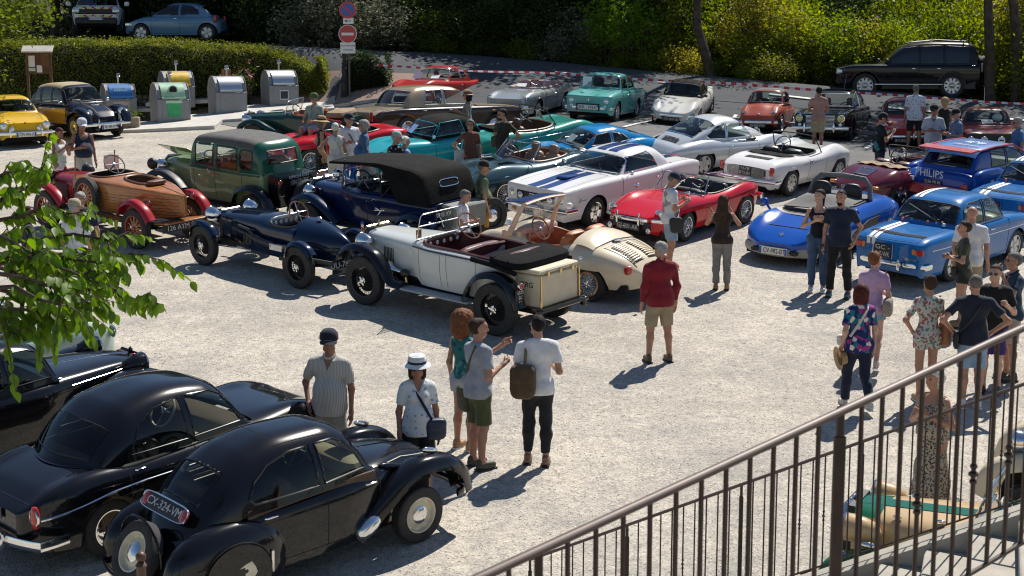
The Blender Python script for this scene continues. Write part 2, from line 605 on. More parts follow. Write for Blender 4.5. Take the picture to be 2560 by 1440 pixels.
# ------- car toolkit (x forward, y left, z up)
_a=np.linspace(0,math.pi/2,80)
def sect(w_,h,n,m):
 y,z=w_*np.cos(_a)**(2/n),h*np.sin(_a)**(2/n)
 d=np.concatenate([[0],np.cumsum(np.hypot(np.diff(y),np.diff(z)))])
 t=np.linspace(0,d[-1],m)
 return np.interp(t,d,y),np.interp(t,d,z)
def split_faces(P,parts,parent,mats,caps=(),ang=50):
 """P grid of points; parts: ordered (name, mask, material); rest of the grid is dropped"""
 a,b=P.shape[:2]
 V=P.reshape(-1,3)
 i,j=np.meshgrid(np.arange(a-1),np.arange(b-1),indexing='ij')
 q=(i*b+j).ravel()
 Q=np.stack([q,q+1,q+b+1,q+b],1)
 out=[]
 for name,mask,mt in parts:
  F_=Q[mask.ravel()]
  if name=='body' and len(caps):
   F_=np.concatenate([F_,np.array(caps)])
  if not len(F_):
   continue
  u,inv=np.unique(F_,return_inverse=True)
  o=fast_mesh(name,V[u],inv.reshape(F_.shape),mt,parent)
  if ang:
   o.data.set_sharp_from_angle(angle=R(ang))
  out.append(o)
 return out
class Body:
 def __init__(s,xr,xf,top,w_,sill=0.2,zm=0.62,n=3.2,w0=0.9,arches=(),rf=0.3,rr=0.3,af=(0.3,0.3),ar=(0.3,0.3),bumps=()):
  s.xr,s.xf=xr,xf
  s.top,s.w,s.sill,s.zmf,s.nf=pc(top),pc(w_),pc(sill),pc(zm),pc(n)
  s.w0,s.arches,s.rf,s.rr,s.af,s.ar,s.bumps=w0,arches,rf,rr,af,ar,bumps
 def dims(s,x):
  x=np.asarray(x,float)
  w_,zt,zm,zb=s.w(x),s.top(x),s.zmf(x),s.sill(x)
  zm=np.minimum(zm,zt-0.04)
  for d,r,(aw,az) in ((s.xf-x,s.rf,s.af),(x-s.xr,s.rr,s.ar)):
   k=np.sqrt(np.clip(1-(1-np.clip(d/r,0,1))**2,0,1))
   w_=w_*(1-aw+aw*k)
   f=1-az+az*k
   zt=zm+(zt-zm)*f
   zb=zm+(zb-zm)*f
  return w_,zt,zm,zb,s.nf(x)
 def bump(s,x,y):
  z=0
  for xc,sx,yc,sy,A in s.bumps:
   z=z+A*np.exp(-((x-xc)/sx)**2-((np.abs(y)-yc)/sy)**2)
  return z
 def topz(s,x,y):
  w_,zt,zm,zb,n=s.dims(x)
  q=np.clip(np.abs(y)/w_,0,0.999)
  return zm+(zt-zm)*(1-q**n)**(1/n)+s.bump(x,y)
 def side(s,x,z):
  w_,zt,zm,zb,n=s.dims(x)
  z=np.asarray(z,float)
  q=np.clip((z-zm)/(zt-zm),0,0.99)
  up=w_*(1-q**n)**(1/n)
  lo=w_*(1-(1-s.w0)*np.clip((zm-z)/(zm-s.sill(x)+1e-6),0,1.2)**2)
  return np.where(z>zm,up,lo)
 def build(s,parent,pnt,panels=(),void=None,ns=64,nl=8,nu=18,cuts=()):
  xs=list(np.linspace(s.xr,s.xf,ns))
  for r,e,sg in ((s.rf,s.xf,-1),(s.rr,s.xr,1)):
   xs+=[e+sg*r*(1-math.cos(t)) for t in np.linspace(0,1.4,9)]
  for xw,ra,zc in s.arches:
   xs+=[xw+ra*math.cos(t) for t in np.linspace(0,math.pi,25)]
   xs+=[xw+ra+0.004,xw-ra-0.004]
  xs+=list(cuts)
  xs=np.array(sorted(x for x in xs if s.xr<=x<=s.xf))
  keep=np.concatenate([[True],np.diff(xs)>0.0025])
  keep[-1]=True
  xs=xs[keep]
  w_,zt,zm,zb,n=s.dims(xs)
  z0=zb.copy()
  for xw,ra,zc in s.arches:
   ins=np.abs(xs-xw)<=ra+1e-6
   z0=np.where(ins,np.maximum(z0,zc+np.sqrt(np.clip(ra**2-(xs-xw)**2,0,None))),z0)
  z0=np.minimum(z0,zm-0.01)
  N=nl+nu
  P=np.zeros((len(xs),2*N-1,3))
  for i,x in enumerate(xs):
   zl=np.linspace(z0[i],zm[i],nl+1)[:-1]
   yl=s.side(x,zl)
   yu,zu=sect(w_[i],zt[i]-zm[i],n[i],nu)
   zu=zu+zm[i]+s.bump(x,yu)
   y,z=np.concatenate([yl,yu]),np.concatenate([zl,zu])
   P[i,:N]=np.stack([np.full(N,x),y,z],1)
   P[i,N:]=np.stack([np.full(N-1,x),-y[-2::-1],z[-2::-1]],1)
  b=2*N-1
  caps=[]
  for st in (0,len(xs)-1):
   for k in range(N-1):
    caps.append((st*b+k,st*b+k+1,st*b+b-2-k,st*b+b-1-k))
  Cc=(P[:-1,:-1]+P[1:,:-1]+P[:-1,1:]+P[1:,1:])/4
  X,Y,Z=Cc[...,0],Cc[...,1],Cc[...,2]
  left=np.ones(X.shape,bool)
  if void is not None:
   left&=~void(X,Y,Z)
  parts=[]
  jj=np.minimum(np.arange(b-1),b-2-np.arange(b-1))[None,:]/N*np.ones(X.shape)
  for name,fn,mt in panels:
   mk=fn(X,Y,Z,jj)&left
   left&=~mk
   parts.append((name,mk,mt or pnt))
  parts.insert(0,('body',left,pnt))
  return split_faces(P,parts,parent,None,caps)
class Cabin:
 """glasshouse: prof is the roof centre line from windscreen foot to rear foot"""
 def __init__(s,prof,wb,zb,th=0.8,n=4.5,kf=0.12,kr=0.1,NS=64,zr=None):
  p=np.array(prof,float)
  d=np.concatenate([[0],np.cumsum(np.hypot(np.diff(p[:,0]),np.diff(p[:,1])))])
  fx,fz=pc(list(zip(d,p[:,0]))),pc(list(zip(d,p[:,1])))
  s.t=np.linspace(0,d[-1],NS)
  s.px,s.pz=fx(s.t),fz(s.t)
  s.wb,s.zbf,s.th,s.n,s.kf,s.kr=pc(wb),pc(zb),th,n,kf,kr
  s.H=(s.pz-s.zbf(s.px)).max()
  s.xm=(s.px[0]+s.px[-1])/2
  s.xt=s.px[np.argmax(s.pz)]
 def warp(s,x0,y,W):
  q=(np.abs(y)/W)**2
  L=(s.px[0]-s.px[-1])/2
  u=(x0-s.xm)/L
  return x0-q*(s.kf*np.clip(u,0,1)**2-s.kr*np.clip(-u,0,1)**2)
 def sec(s,px,pz,m):
  W,zb=s.wb(px),s.zbf(px)
  h=max(float(pz-zb),0.004)
  y,z=sect(float(W),h,s.n,m)
  y=y*(1-(1-s.th)*z/s.H)
  return np.stack([s.warp(px,y,W),y,z+zb],1)
 def side(s,x,z,sg=1):
  W,zb=s.wb(x),s.zbf(x)
  h=np.interp(x,s.px[::-1],s.pz[::-1])-zb
  q=np.clip((z-zb)/np.maximum(h,0.01),0,0.98)
  y=W*(1-q**s.n)**(1/s.n)*(1-(1-s.th)*(z-zb)/s.H)
  return np.stack([s.warp(x,y,W),sg*y,z],-1)
 def build(s,parent,pnt,wins=(),ws=None,rw=None,gl=None,roofm=None,roofz=None,m=22,frame=None,fr=0.011,roof_name='roof'):
  """wins: polygons in (x, z); ws / rw: (low z, high z, width share) of windscreen and rear window"""
  gl=gl or GLASS
  frame=frame or CHROME
  G=np.array([s.sec(a,b,m) for a,b in zip(s.px,s.pz)])
  P=np.concatenate([G,(G*np.array([1,-1,1]))[:,-2::-1]],1)
  Cc=(P[:-1,:-1]+P[1:,:-1]+P[:-1,1:]+P[1:,1:])/4
  X,Y,Z=Cc[...,0],Cc[...,1],Cc[...,2]
  pzm=((s.pz[:-1]+s.pz[1:])/2)[:,None]*np.ones(X.shape)
  pxm=((s.px[:-1]+s.px[1:])/2)[:,None]*np.ones(X.shape)
  W=s.wb(pxm)*(1-(1-s.th)*(Z-s.zbf(pxm))/s.H)
  hh=np.maximum(pzm-s.zbf(pxm),0.01)
  fz=(Z-s.zbf(pxm))/hh
  topz_=(fz>0.72)&(np.abs(Y)<0.93*W)
  left=np.ones(X.shape,bool)
  parts=[]
  fm=M()
  for k,(w3,nm) in enumerate(((ws,'windscreen'),(rw,'rear_window'))):
   if not w3:
    continue
   fr_=(pxm>s.xt) if k==0 else (pxm<s.xt)
   mk=left&fr_&topz_&(pzm>w3[0])&(pzm<w3[1])&(np.abs(Y)<w3[2]*W)
   left&=~mk
   parts.append((nm,mk,gl))
   idx=np.where((s.pz>w3[0])&(s.pz<w3[1])&((s.px>s.xt) if k==0 else (s.px<s.xt)))[0]
   if len(idx)>1:
    def edge(ii):
     g=G[ii][::-1]
     ye=w3[2]*s.wb(s.px[ii])*(1-(1-s.th)*(g[:,2]-s.zbf(s.px[ii]))/s.H)
     q=np.argmax(g[:,1]>ye) or len(g)-1
     return g,float(ye[q])
    def at(g,y):
     return (float(np.interp(y,g[:,1],g[:,0])),y,float(np.interp(y,g[:,1],g[:,2])))
    g0,y0=edge(idx[0])
    g1,y1=edge(idx[-1])
    half=[at(g0,y) for y in np.linspace(0,y0,9)]
    half+=[at(*edge(ii)) for ii in idx[1:-1]]
    half+=[at(g1,y) for y in np.linspace(y1,0,9)]
    oth=[(x,-y,z) for x,y,z in half[::-1]]
    fm.tube(half+oth[1:-1],fr,6,closed=True)
  for poly in wins:
   pl=np.array(poly,float)
   for sg in (1,-1):
    ins=np.zeros(X.shape,bool)
    x1,z1=pl[:,0],pl[:,1]
    x2,z2=np.roll(x1,-1),np.roll(z1,-1)
    for a1,b1,a2,b2 in zip(x1,z1,x2,z2):
     cr=((b1>Z)!=(b2>Z))&(pxm<(a2-a1)*(Z-b1)/(b2-b1+1e-12)+a1)
     ins^=cr
    mk=left&ins&(Y*sg>0)&(fz<0.97)&(np.abs(Y)>0.5*W)
    left&=~mk
    parts.append(('side_window',mk,gl))
    dense=[]
    for a_,b_ in zip(pl,np.roll(pl,-1,0)):
     for t in np.linspace(0,1,6)[:-1]:
      dense.append(a_*(1-t)+b_*t)
    D=np.array(dense)
    fm.tube(s.side(D[:,0],D[:,1],sg),fr,6,closed=True)
  if roofm:
   mk=left&(pzm>roofz)&(fz>0.8)
   left&=~mk
   parts.append((roof_name,mk,roofm))
  parts.insert(0,('cabin_shell' if roofm else roof_name,left,pnt))
  o=split_faces(P,parts,parent,None,ang=60)
  if fm.n:
   fm.obj('window_trim',frame,parent)
  return o
_wheel_cache={}
def wheel_meshes(style,Rw,wd,col,lip=None,nsp=0):
 key=(style,Rw,wd,col.name,nsp)
 if key in _wheel_cache:
  return _wheel_cache[key]
 rr=Rw*{'wire':0.66,'wood':0.7,'disc':0.64,'alloy':0.66,'tall':0.72}.get(style,0.64)
 t=M()
 h=wd/2
 t.lathe([(rr*0.97,-h*.8),(rr,-h*.86),(Rw*.9,-h),(Rw*.965,-h*.9),(Rw,-h*.7),(Rw,-h*.3),(Rw*.99,-h*.25),(Rw,-h*.2),(Rw,h*.2),(Rw*.99,h*.25),(Rw,h*.3),(Rw,h*.7),(Rw*.965,h*.9),(Rw*.9,h),(rr,h*.86),(rr*.97,h*.8)],36,axis='y')
 out=[('tyre',t.mesh('tyre',ang=30),RUBBER)]
 k=M()
 if style in ('disc','tall'):
  k.lathe([(rr,h*.8),(rr*.985,h*.92),(rr*.93,h*.9),(rr*.86,h*.35),(rr*.74,h*.3),(rr*.62,h*.5),(rr*.5,h*.55),(0.01,h*.5)],28,axis='y')
  hb=M()
  hb.lathe([(rr*.5,h*.5),(rr*.49,h*.68),(rr*.38,h*.85),(rr*.2,h*.95),(0.003,h*.98)],20,axis='y')
  for q in range(10):
   a=q*2*math.pi/10
   k.box((math.cos(a)*rr*.8,h*.33,math.sin(a)*rr*.8),(.02,.012,.045),rotm(ry=-a),.004)
  out+=[('rim',k.mesh('rim'),col),('hub_cap',hb.mesh('hub_cap'),CHROME)]
 elif style=='wire':
  k.lathe([(rr,h*.8),(rr*.99,h*.9),(rr*.93,h*.86),(rr*.9,h*.4),(rr*.9,-h*.4),(rr,-h*.8)],32,axis='y')
  sp=M()
  for q in range(nsp or 44):
   a=q*2*math.pi/(nsp or 44)
   dl=0.42 if q%2 else -0.42
   ya,yb=((h*.7,h*.1) if q%4<2 else (-h*.2,h*.2))
   sp.tube([(math.cos(a+dl)*rr*.2,ya,math.sin(a+dl)*rr*.2),(math.cos(a)*rr*.92,yb,math.sin(a)*rr*.92)],0.0042,4,caps=False)
  hb=M()
  hb.lathe([(rr*.22,-h*.5),(rr*.22,h*.75),(rr*.17,h*.8),(rr*.16,h*1.05),(rr*.1,h*1.15),(0.003,h*1.16)],16,axis='y')
  for q in range(2):
   hb.box((0,h*1.02,0),(rr*.62,h*.12,rr*.1),rotm(ry=q*math.pi/2+.4),.01)
  dr=M()
  dr.lathe([(rr*.72,-h*.9),(rr*.72,-h*.45),(rr*.2,-h*.4)],20,axis='y')
  out+=[('rim',k.mesh('rim'),col),('spokes',sp.mesh('spokes',ang=0),lip or col),('hub',hb.mesh('hub'),CHROME),('brake_drum',dr.mesh('brake_drum'),UNDER)]
 elif style=='wood':
  k.lathe([(rr,h*.8),(rr*.98,h*.95),(rr*.9,h*.9),(rr*.86,h*.3),(rr*.86,-h*.4),(rr,-h*.8)],32,axis='y')
  sp=M()
  for q in range(12):
   a=q*2*math.pi/12
   ca,sa=math.cos(a),math.sin(a)
   sp.tube([(ca*rr*.22,h*.3,sa*rr*.22),(ca*rr*.6,h*.25,sa*rr*.6),(ca*rr*.88,h*.2,sa*rr*.88)],[.03,.017,.022],8)
  hb=M()
  hb.lathe([(rr*.34,h*.1),(rr*.34,h*.55),(rr*.2,h*.65),(rr*.15,h*1.0),(.003,h*1.05)],18,axis='y')
  out+=[('rim',k.mesh('rim'),col),('spokes',sp.mesh('spokes'),lip or col),('hub',hb.mesh('hub'),col)]
 else:
  k.lathe([(rr,h*.8),(rr*.99,h*.92),(rr*.92,h*.88),(rr*.88,h*.1),(rr*.9,-h*.6)],32,axis='y')
  sp=M()
  n=nsp or 5
  for q in range(n):
   a=q*2*math.pi/n
   ca,sa=math.cos(a),math.sin(a)
   wd_=1.6/n*.5
   P=[(rr*.2,wd_),(rr*.9,wd_*1.0),(rr*.9,-wd_*1.0),(rr*.2,-wd_)]
   P=[(u,v*rr*2) for u,v in P]
   sp.prism(P, lambda u,v,d:(u*ca-v*sa,d,u*sa+v*ca),h*.3,h*.72)
  hb=M()
  hb.lathe([(rr*.28,h*.3),(rr*.27,h*.78),(rr*.18,h*.9),(.003,h*.92)],16,axis='y')
  dr=M()
  dr.lathe([(rr*.85,-h*.4),(rr*.85,-h*.1),(.01,-h*.08)],20,axis='y')
  out+=[('rim',k.mesh('rim'),lip or col),('spokes',sp.mesh('spokes',ang=30),col),('hub_cap',hb.mesh('hub_cap'),col),('brake_disc',dr.mesh('brake_disc'),UNDER)]
 for nm,me,mt in out:
  me.materials.append(mt)
 _wheel_cache[key]=out
 return out
def wheel(parent,x,y,style='disc',Rw=0.3,wd=0.16,col=None,lip=None,nsp=0,steer=0.0,z=None,name='wheel',rot=None):
 o=empty(name,(x,y,Rw if z is None else z),rot or (0,rnd.uniform(0,6),(0 if y>0 else math.pi)+steer),parent)
 if rot is None:
  o.rotation_mode='YXZ'
  o.rotation_euler=(0,rnd.uniform(0,6),(0 if y>0 else math.pi)+steer)
 for nm,me,mt in wheel_meshes(style,Rw,wd,col or ALUM,lip,nsp):
  link(bpy.data.objects.new(nm,me),o)
 return o
def wheels(parent,xr,xf,tr,style,Rw,wd,col,lip=None,nsp=0,steer=0.0,z=None):
 for x,st in ((xf,steer),(xr,0)):
  for sg in (1,-1):
   wheel(parent,x,sg*tr/2,style,Rw,wd,col,lip,nsp,st,z)
def headlight(parent,x,y,z,r,lens=None,pitch=0.0,yaw=0.0,pod=0.0,podm=None,name='headlight',ring=None):
 """round lamp facing +x (yaw turns it)"""
 o=empty(name,(x,y,z),(0,pitch,yaw),parent)
 k=M()
 k.lathe([(r*.12,r*.32),(r*.55,r*.27),(r*.86,r*.12),(r*.95,0)],20,axis='x')
 k.obj('lens',lens or LENS,o)
 g=M()
 g.torus((0,0,0),r*.96,r*.1,'x',24,6)
 g.obj('ring',ring or CHROME,o)
 if pod:
  p=M()
  p.lathe([(r*.97,0),(r*.99,-pod*.2),(r*.9,-pod*.5),(r*.6,-pod*.85),(.004,-pod)],20,axis='x')
  p.obj('shell',podm or CHROME,o)
 return o
def bumper(parent,x,z,wid,curve=0.1,r=0.05,el=(0.5,1.0),wrap=0.0,mt=None,name='bumper',over=(),p=2.2):
 sg=1 if x>0 else -1
 pts=[(x-sg*curve*abs(t)**p,t*wid,z) for t in np.linspace(-1,1,25)]
 if wrap:
  a,b=pts[0],pts[-1]
  pts=[(a[0]-sg*wrap,a[1]-.02,z),(a[0]-sg*wrap*.4,a[1]-.015,z)]+pts+[(b[0]-sg*wrap*.4,b[1]+.015,z),(b[0]-sg*wrap,b[1]+.02,z)]
 k=M().tube(pts,r,8,el=el)
 o=k.obj(name,mt or CHROME,parent)
 for y in over:
  q=M().ell((x+sg*.03,y,z+.02),(.035,.03,r+.08),8,7,e=.7)
  q.obj('overrider',mt or CHROME,o)
 return o
PLATE={'w':(mat('plate_white',(0.72,0.72,0.68),0.4,var=0.04),mat('plate_ink',(0.015,0.015,0.02),0.5,var=0.05)),'k':(mat('plate_black',(0.02,0.02,0.022),0.4,var=0.05),mat('plate_silver',(0.6,0.6,0.58),0.4,var=0.05))}
EUB=mat('plate_blue_band',(0.02,0.08,0.4),0.4,var=0.05)
def plate(parent,txt,loc,wd=0.5,ht=0.11,kind='k',rear=False,tilt=0.0,yaw=0.0,eu=False):
 """number plate on nose (+x) or tail (-x)"""
 rz=(-math.pi/2 if rear else math.pi/2)+yaw
 o=empty('number_plate',loc,(R(90)+tilt,0,rz),parent)
 M().box((0,0,0),(wd,ht,.012),b=.004).obj('plate',PLATE[kind][0],o)
 ln=txt.split('\n')
 for i,t in enumerate(ln):
  h=ht/len(ln)
  tx=text(t,h*.95,PLATE[kind][1],o,(.02 if eu else 0,ht/2-h*(i+.5),.0075),(0,0,0),xs=1.0)
  d=tx.dimensions.x if tx.dimensions.x else 1
  me=tx.data
  xs=[v.co.x for v in me.vertices]
  wl=max(xs)-min(xs) if xs else 1
  tx.scale.x=min(1.3,wd*(.78 if eu else.88)/max(wl,.01))
 if eu:
  for sg in (-1,1):
   M().box((sg*(wd/2-.025),0,.007),(.04,ht*.92,.004)).obj('band',EUB,o)
 return o
def swheel(parent,x,y,z,r=0.19,tilt=R(62),mt=None,spokes=3,sm=None,hub=None):
 o=empty('steering_wheel',(x,y,z),(0,-tilt,0),parent)
 M().torus((0,0,0),r,.014,'z',28,6).obj('rim',mt or BLACK,o)
 k=M()
 for i in range(spokes):
  a=i*2*math.pi/spokes+math.pi
  k.tube([(0,0,-.02),(math.cos(a)*r,math.sin(a)*r,0)],.009,6)
 k.lathe([(.035,-.03),(.035,.0),(.004,.012)],12)
 k.tube([(0,0,0),(0,0,-.4)],.016,6)
 k.obj('spokes',sm or ALUM,o)
 return o
def seat(parent,x,y,z,wd=0.48,mt=None,back=0.5,lean=R(14),head=False,name='seat',dp=0.5):
 k=M()
 k.ell((x+dp*.5,y,z),(dp/2,wd/2,.11),16,8,e=.45)
 k.ell((x-math.sin(lean)*back/2-.02,y,z+back/2),(.09,wd/2,back/2+.05),16,9,rotm(ry=-lean),e=.45)
 if head:
  k.ell((x-math.sin(lean)*(back+.15),y,z+back+.13),(.06,wd*.27,.11),12,7,e=.6)
 for sg in (-1,1):
  k.ell((x-math.sin(lean)*back/2+.05,y+sg*wd*.42,z+back/2),(.06,wd*.09,back/2.3),8,7,rotm(ry=-lean),e=.7)
 return k.obj(name,mt or LBLACK,parent)
def wscreen(parent,x,z,wb,wt,h,rake,curv=0.08,r=0.014,fm=None,gl=None,name='windscreen',base=None,corner=0.1):
 """framed windscreen: foot at x, z; top goes back by rake"""
 o=empty(name,(x,0,z),None,parent)
 us=np.linspace(-1,1,17)
 def pt(u,v):
  w_=wb*(1-v)+wt*v
  zz=v*h
  return (-rake*v-curv*u*u,u*w_,zz+(base(u) if base else 0)*(1-v))
 G=np.array([[pt(u,v) for u in us] for v in np.linspace(0,1,5)])
 gg=M().grid(G)
 gg.obj('glass',gl or GLASSC,o)
 c=corner
 loop=[pt(u,0) for u in us]+[pt(1,v) for v in np.linspace(.15,1-c,4)]+[pt(1-.03,1-c*.3)]+[pt(u,1) for u in us[::-1][1:-1]]+[pt(-1+.03,1-c*.3)]+[pt(-1,v) for v in np.linspace(1-c,.15,4)]
 M().tube(loop,r,6,closed=True).obj('frame',fm or CHROME,o)
 return o
def cockpit(parent,body,xc,a,b,floor=0.3,mt=None,n=4.0,rim=None,rr=0.02,drop=0.0):
 """open passenger tub: walls, floor and padded rim"""
 t=np.linspace(0,2*math.pi,41)[:-1]
 cx=xc+a*np.sign(np.cos(t))*np.abs(np.cos(t))**(2/n)
 cy=b*np.sign(np.sin(t))*np.abs(np.sin(t))**(2/n)
 cz=body.topz(cx,cy)-drop
 top=np.stack([cx,cy,cz],1)
 G=[top,np.stack([xc+(cx-xc)*.98,cy*.97,cz*.5+floor*.5],1),np.stack([xc+(cx-xc)*.95,cy*.95,np.full_like(cx,floor)],1),np.stack([xc+(cx-xc)*.02,cy*.02,np.full_like(cx,floor)],1)]
 M().grid(np.array(G),wrap=True).obj('interior',mt or LBLACK,parent)
 if rr:
  M().tube(top+np.array([0,0,.006]),rr,6,closed=True).obj('cockpit_rim',rim or mt or LBLACK,parent)
 return lambda X,Y,Z:((np.abs(X-xc)/a)**n+(np.abs(Y)/b)**n<0.99)&(Z>0.45)
def under(parent,x0,x1,w_,z0=0.17,z1=0.42,wells=(),wz=0.6,wr=0.36):
 k=M().box(((x0+x1)/2,0,(z0+z1)/2),(x1-x0,2*w_,z1-z0))
 for xw in wells:
  k.box((xw,0,(z0+wz)/2+.013),(2*wr+.02,2*w_-.12,wz-z0))
 return k.obj('underbody',UNDER,parent,smooth=False)
def strip(parent,body,pts,r=0.01,mt=None,name='trim_strip',both=True,el=None,off=0.002):
 """bar lying on the body side; pts (x, z)"""
 P=[]
 for a,b in zip(pts[:-1],pts[1:]):
  for t in np.linspace(0,1,10)[:-1]:
   P.append((a[0]*(1-t)+b[0]*t,a[1]*(1-t)+b[1]*t))
 P.append(pts[-1])
 P=np.array(P)
 y=body.side(P[:,0],P[:,1])+off
 for sg in ((1,-1) if both else (1,)):
  M().tube(np.stack([P[:,0],sg*y,P[:,1]],1),r,6,el=el).obj(name,mt or CHROME,parent)
def tstrip(parent,body,pts,r=0.006,mt=None,name='panel_seam',mirror=False,off=0.0):
 """line lying on the top of the body; pts (x, y)"""
 P=[]
 for a,b in zip(pts[:-1],pts[1:]):
  for t in np.linspace(0,1,10)[:-1]:
   P.append((a[0]*(1-t)+b[0]*t,a[1]*(1-t)+b[1]*t))
 P.append(pts[-1])
 P=np.array(P)
 for sg in ((1,-1) if mirror else (1,)):
  M().tube(np.stack([P[:,0],sg*P[:,1],body.topz(P[:,0],P[:,1])+off],1),r,5).obj(name,mt or BLACK,parent)
def band(parent,body,x0,x1,y0,y1,mt,name='racing_stripe',off=0.004,n=36):
 """painted band on top of the body"""
 xs,ys=np.linspace(x0,x1,n),np.linspace(y0,y1,5)
 X,Y=np.meshgrid(xs,ys,indexing='ij')
 return M().grid(np.stack([X,Y,body.topz(X,Y)+off],-1)).obj(name,mt,parent)
def rband(parent,cab,i0,i1,y0,y1,mt,name='racing_stripe',off=0.006):
 """painted band over the roof between profile stations"""
 G=[]
 for px,pz in zip(cab.px[i0:i1],cab.pz[i0:i1]):
  g=cab.sec(px,pz,60)[::-1]
  ys=np.linspace(min(abs(y0),abs(y1)),max(abs(y0),abs(y1)),4)
  sg=1 if y0+y1>0 else -1
  G.append([(np.interp(y,g[:,1],g[:,0]),sg*y,np.interp(y,g[:,1],g[:,2])+off) for y in ys])
 return M().grid(np.array(G)).obj(name,mt,parent)
def doorp(x0,x1,jmax=0.72):
 return [('door',( lambda X,Y,Z,J,s=sg:(X>x0)&(X<x1)&(Y*s>0)&(J<jmax)&(Z>.2)),None) for sg in (1,-1)]
def lidp(name,x0,x1,yb):
 return (name, lambda X,Y,Z,J:(X>x0)&(X<x1)&(np.abs(Y)<yb)&(J>.6),None)
def handle(parent,body,x,z,l=0.12,mt=None):
 for sg in (1,-1):
  y=float(body.side(x,z))+.02
  M().tube([(x-l/2,sg*(y-.02),z),(x-l/2+.015,sg*y,z),(x+l/2-.015,sg*y,z),(x+l/2,sg*(y-.02),z)],.011,6).obj('door_handle',mt or CHROME,parent)
def mirror(parent,x,y,z,mt=None,r=(0.03,0.065,0.045),side=1):
 k=M().ell((x,side*y,z),r,12,7,e=.8)
 k.tube([(x,side*(y-.1),z-.08),(x,side*y,z)],.008,6)
 return k.obj('wing_mirror',mt or CHROME,parent)
def wipers(parent,x,z,ys=(-.1,.4),h=.28,dx=.2,dy=.3):
 k=M()
 for y in ys:
  k.tube([(x,y,z),(x-dx,y-dy,z+h*.55)],.007,5)
 return k.obj('wiper',BLACK,parent)
def sheet(parent,loc,rot,wd=.3,ht=.21,mt=None,name='paper_notice'):
 return M().box((0,0,0),(wd,ht,.003)).obj(name,mt or PAPER,parent,loc=loc,rot=rot)
def fender(parent,path,yc,wd,mt,crown=0.05,name='fender',lip=0.03,m=9,side=0.0,both=True):
 """swept mudguard: path of (x, z) along its centre line; side>0 adds an inner apron"""
 P=np.array(path,float)
 d=np.concatenate([[0],np.cumsum(np.hypot(np.diff(P[:,0]),np.diff(P[:,1])))])
 fx,fz=pc(list(zip(d,P[:,0]))),pc(list(zip(d,P[:,1])))
 t=np.linspace(0,d[-1],34)
 px,pz=fx(t),fz(t)
 tx,tz=np.gradient(px),np.gradient(pz)
 L=np.hypot(tx,tz)
 nx,nz=-tz/L,tx/L
 flip=-1 if nz.mean()<0 else 1
 nx,nz=nx*flip,nz*flip
 wds=np.broadcast_to(np.asarray(pc(wd)(np.linspace(0,1,len(t))) if hasattr(wd,'__len__') else wd,float),t.shape)
 for sg in ((1,-1) if both else (1,)):
  G=[]
  for i in range(len(t)):
   row=[]
   for u in np.linspace(-1,1,m):
    c=crown*math.sqrt(max(0,1-abs(u)**2.5))-lip*max(0,abs(u)-.85)/.15
    row.append((px[i]+nx[i]*c,sg*(yc+u*wds[i]/2),pz[i]+nz[i]*c))
   u=-1
   G.append(row)
  G=np.array(G)
  k=M().grid(G)
  G2=G.copy()
  G2[:,:,0]-=(nx*.012)[:,None]
  G2[:,:,2]-=(nz*.012)[:,None]
  k.grid(G2)
  o=k.obj(name,mt,parent,ang=60)
def car_root(name,label,loc,yaw,group=None,cat='car',flat=False):
 """root empty on the ground, following its slope; yaw measured in the ground plane, 0 = +X"""
 x,y=loc[0],loc[1]
 e=0.8
 gx=float(terr(x+e,y)-terr(x-e,y))/(2*e)
 gy=float(terr(x,y+e)-terr(x,y-e))/(2*e)
 nrm=Vector((0,0,1)) if len(loc)>2 else Vector((-gx,-gy,1)).normalized()
 f=Vector((math.cos(yaw),math.sin(yaw),0))
 f=(f-nrm*f.dot(nrm)).normalized()
 l=nrm.cross(f)
 mt=Matrix((f,l,nrm)).transposed().to_4x4()
 o=empty(name)
 z=float(terr(x,y)) if len(loc)<3 else loc[2]
 o.matrix_world=Matrix.Translation((x,y,z))@mt
 tag(o,label,cat,group)
 return o
def put(px,py,lx,ly,yaw):
 """ground position of a car whose local point (lx, ly) touches down at picture position (px, py)"""
 x,y,z=gp(px,py)
 c,s_=math.cos(yaw),math.sin(yaw)
 return x-(lx*c-ly*s_),y-(lx*s_+ly*c)
def lvput(px,py,lx,ly,yaw):
 """same, for a car standing level"""
 x,y=put(px,py,lx,ly,yaw)
 return x,y,gp(px,py)[2]-.01
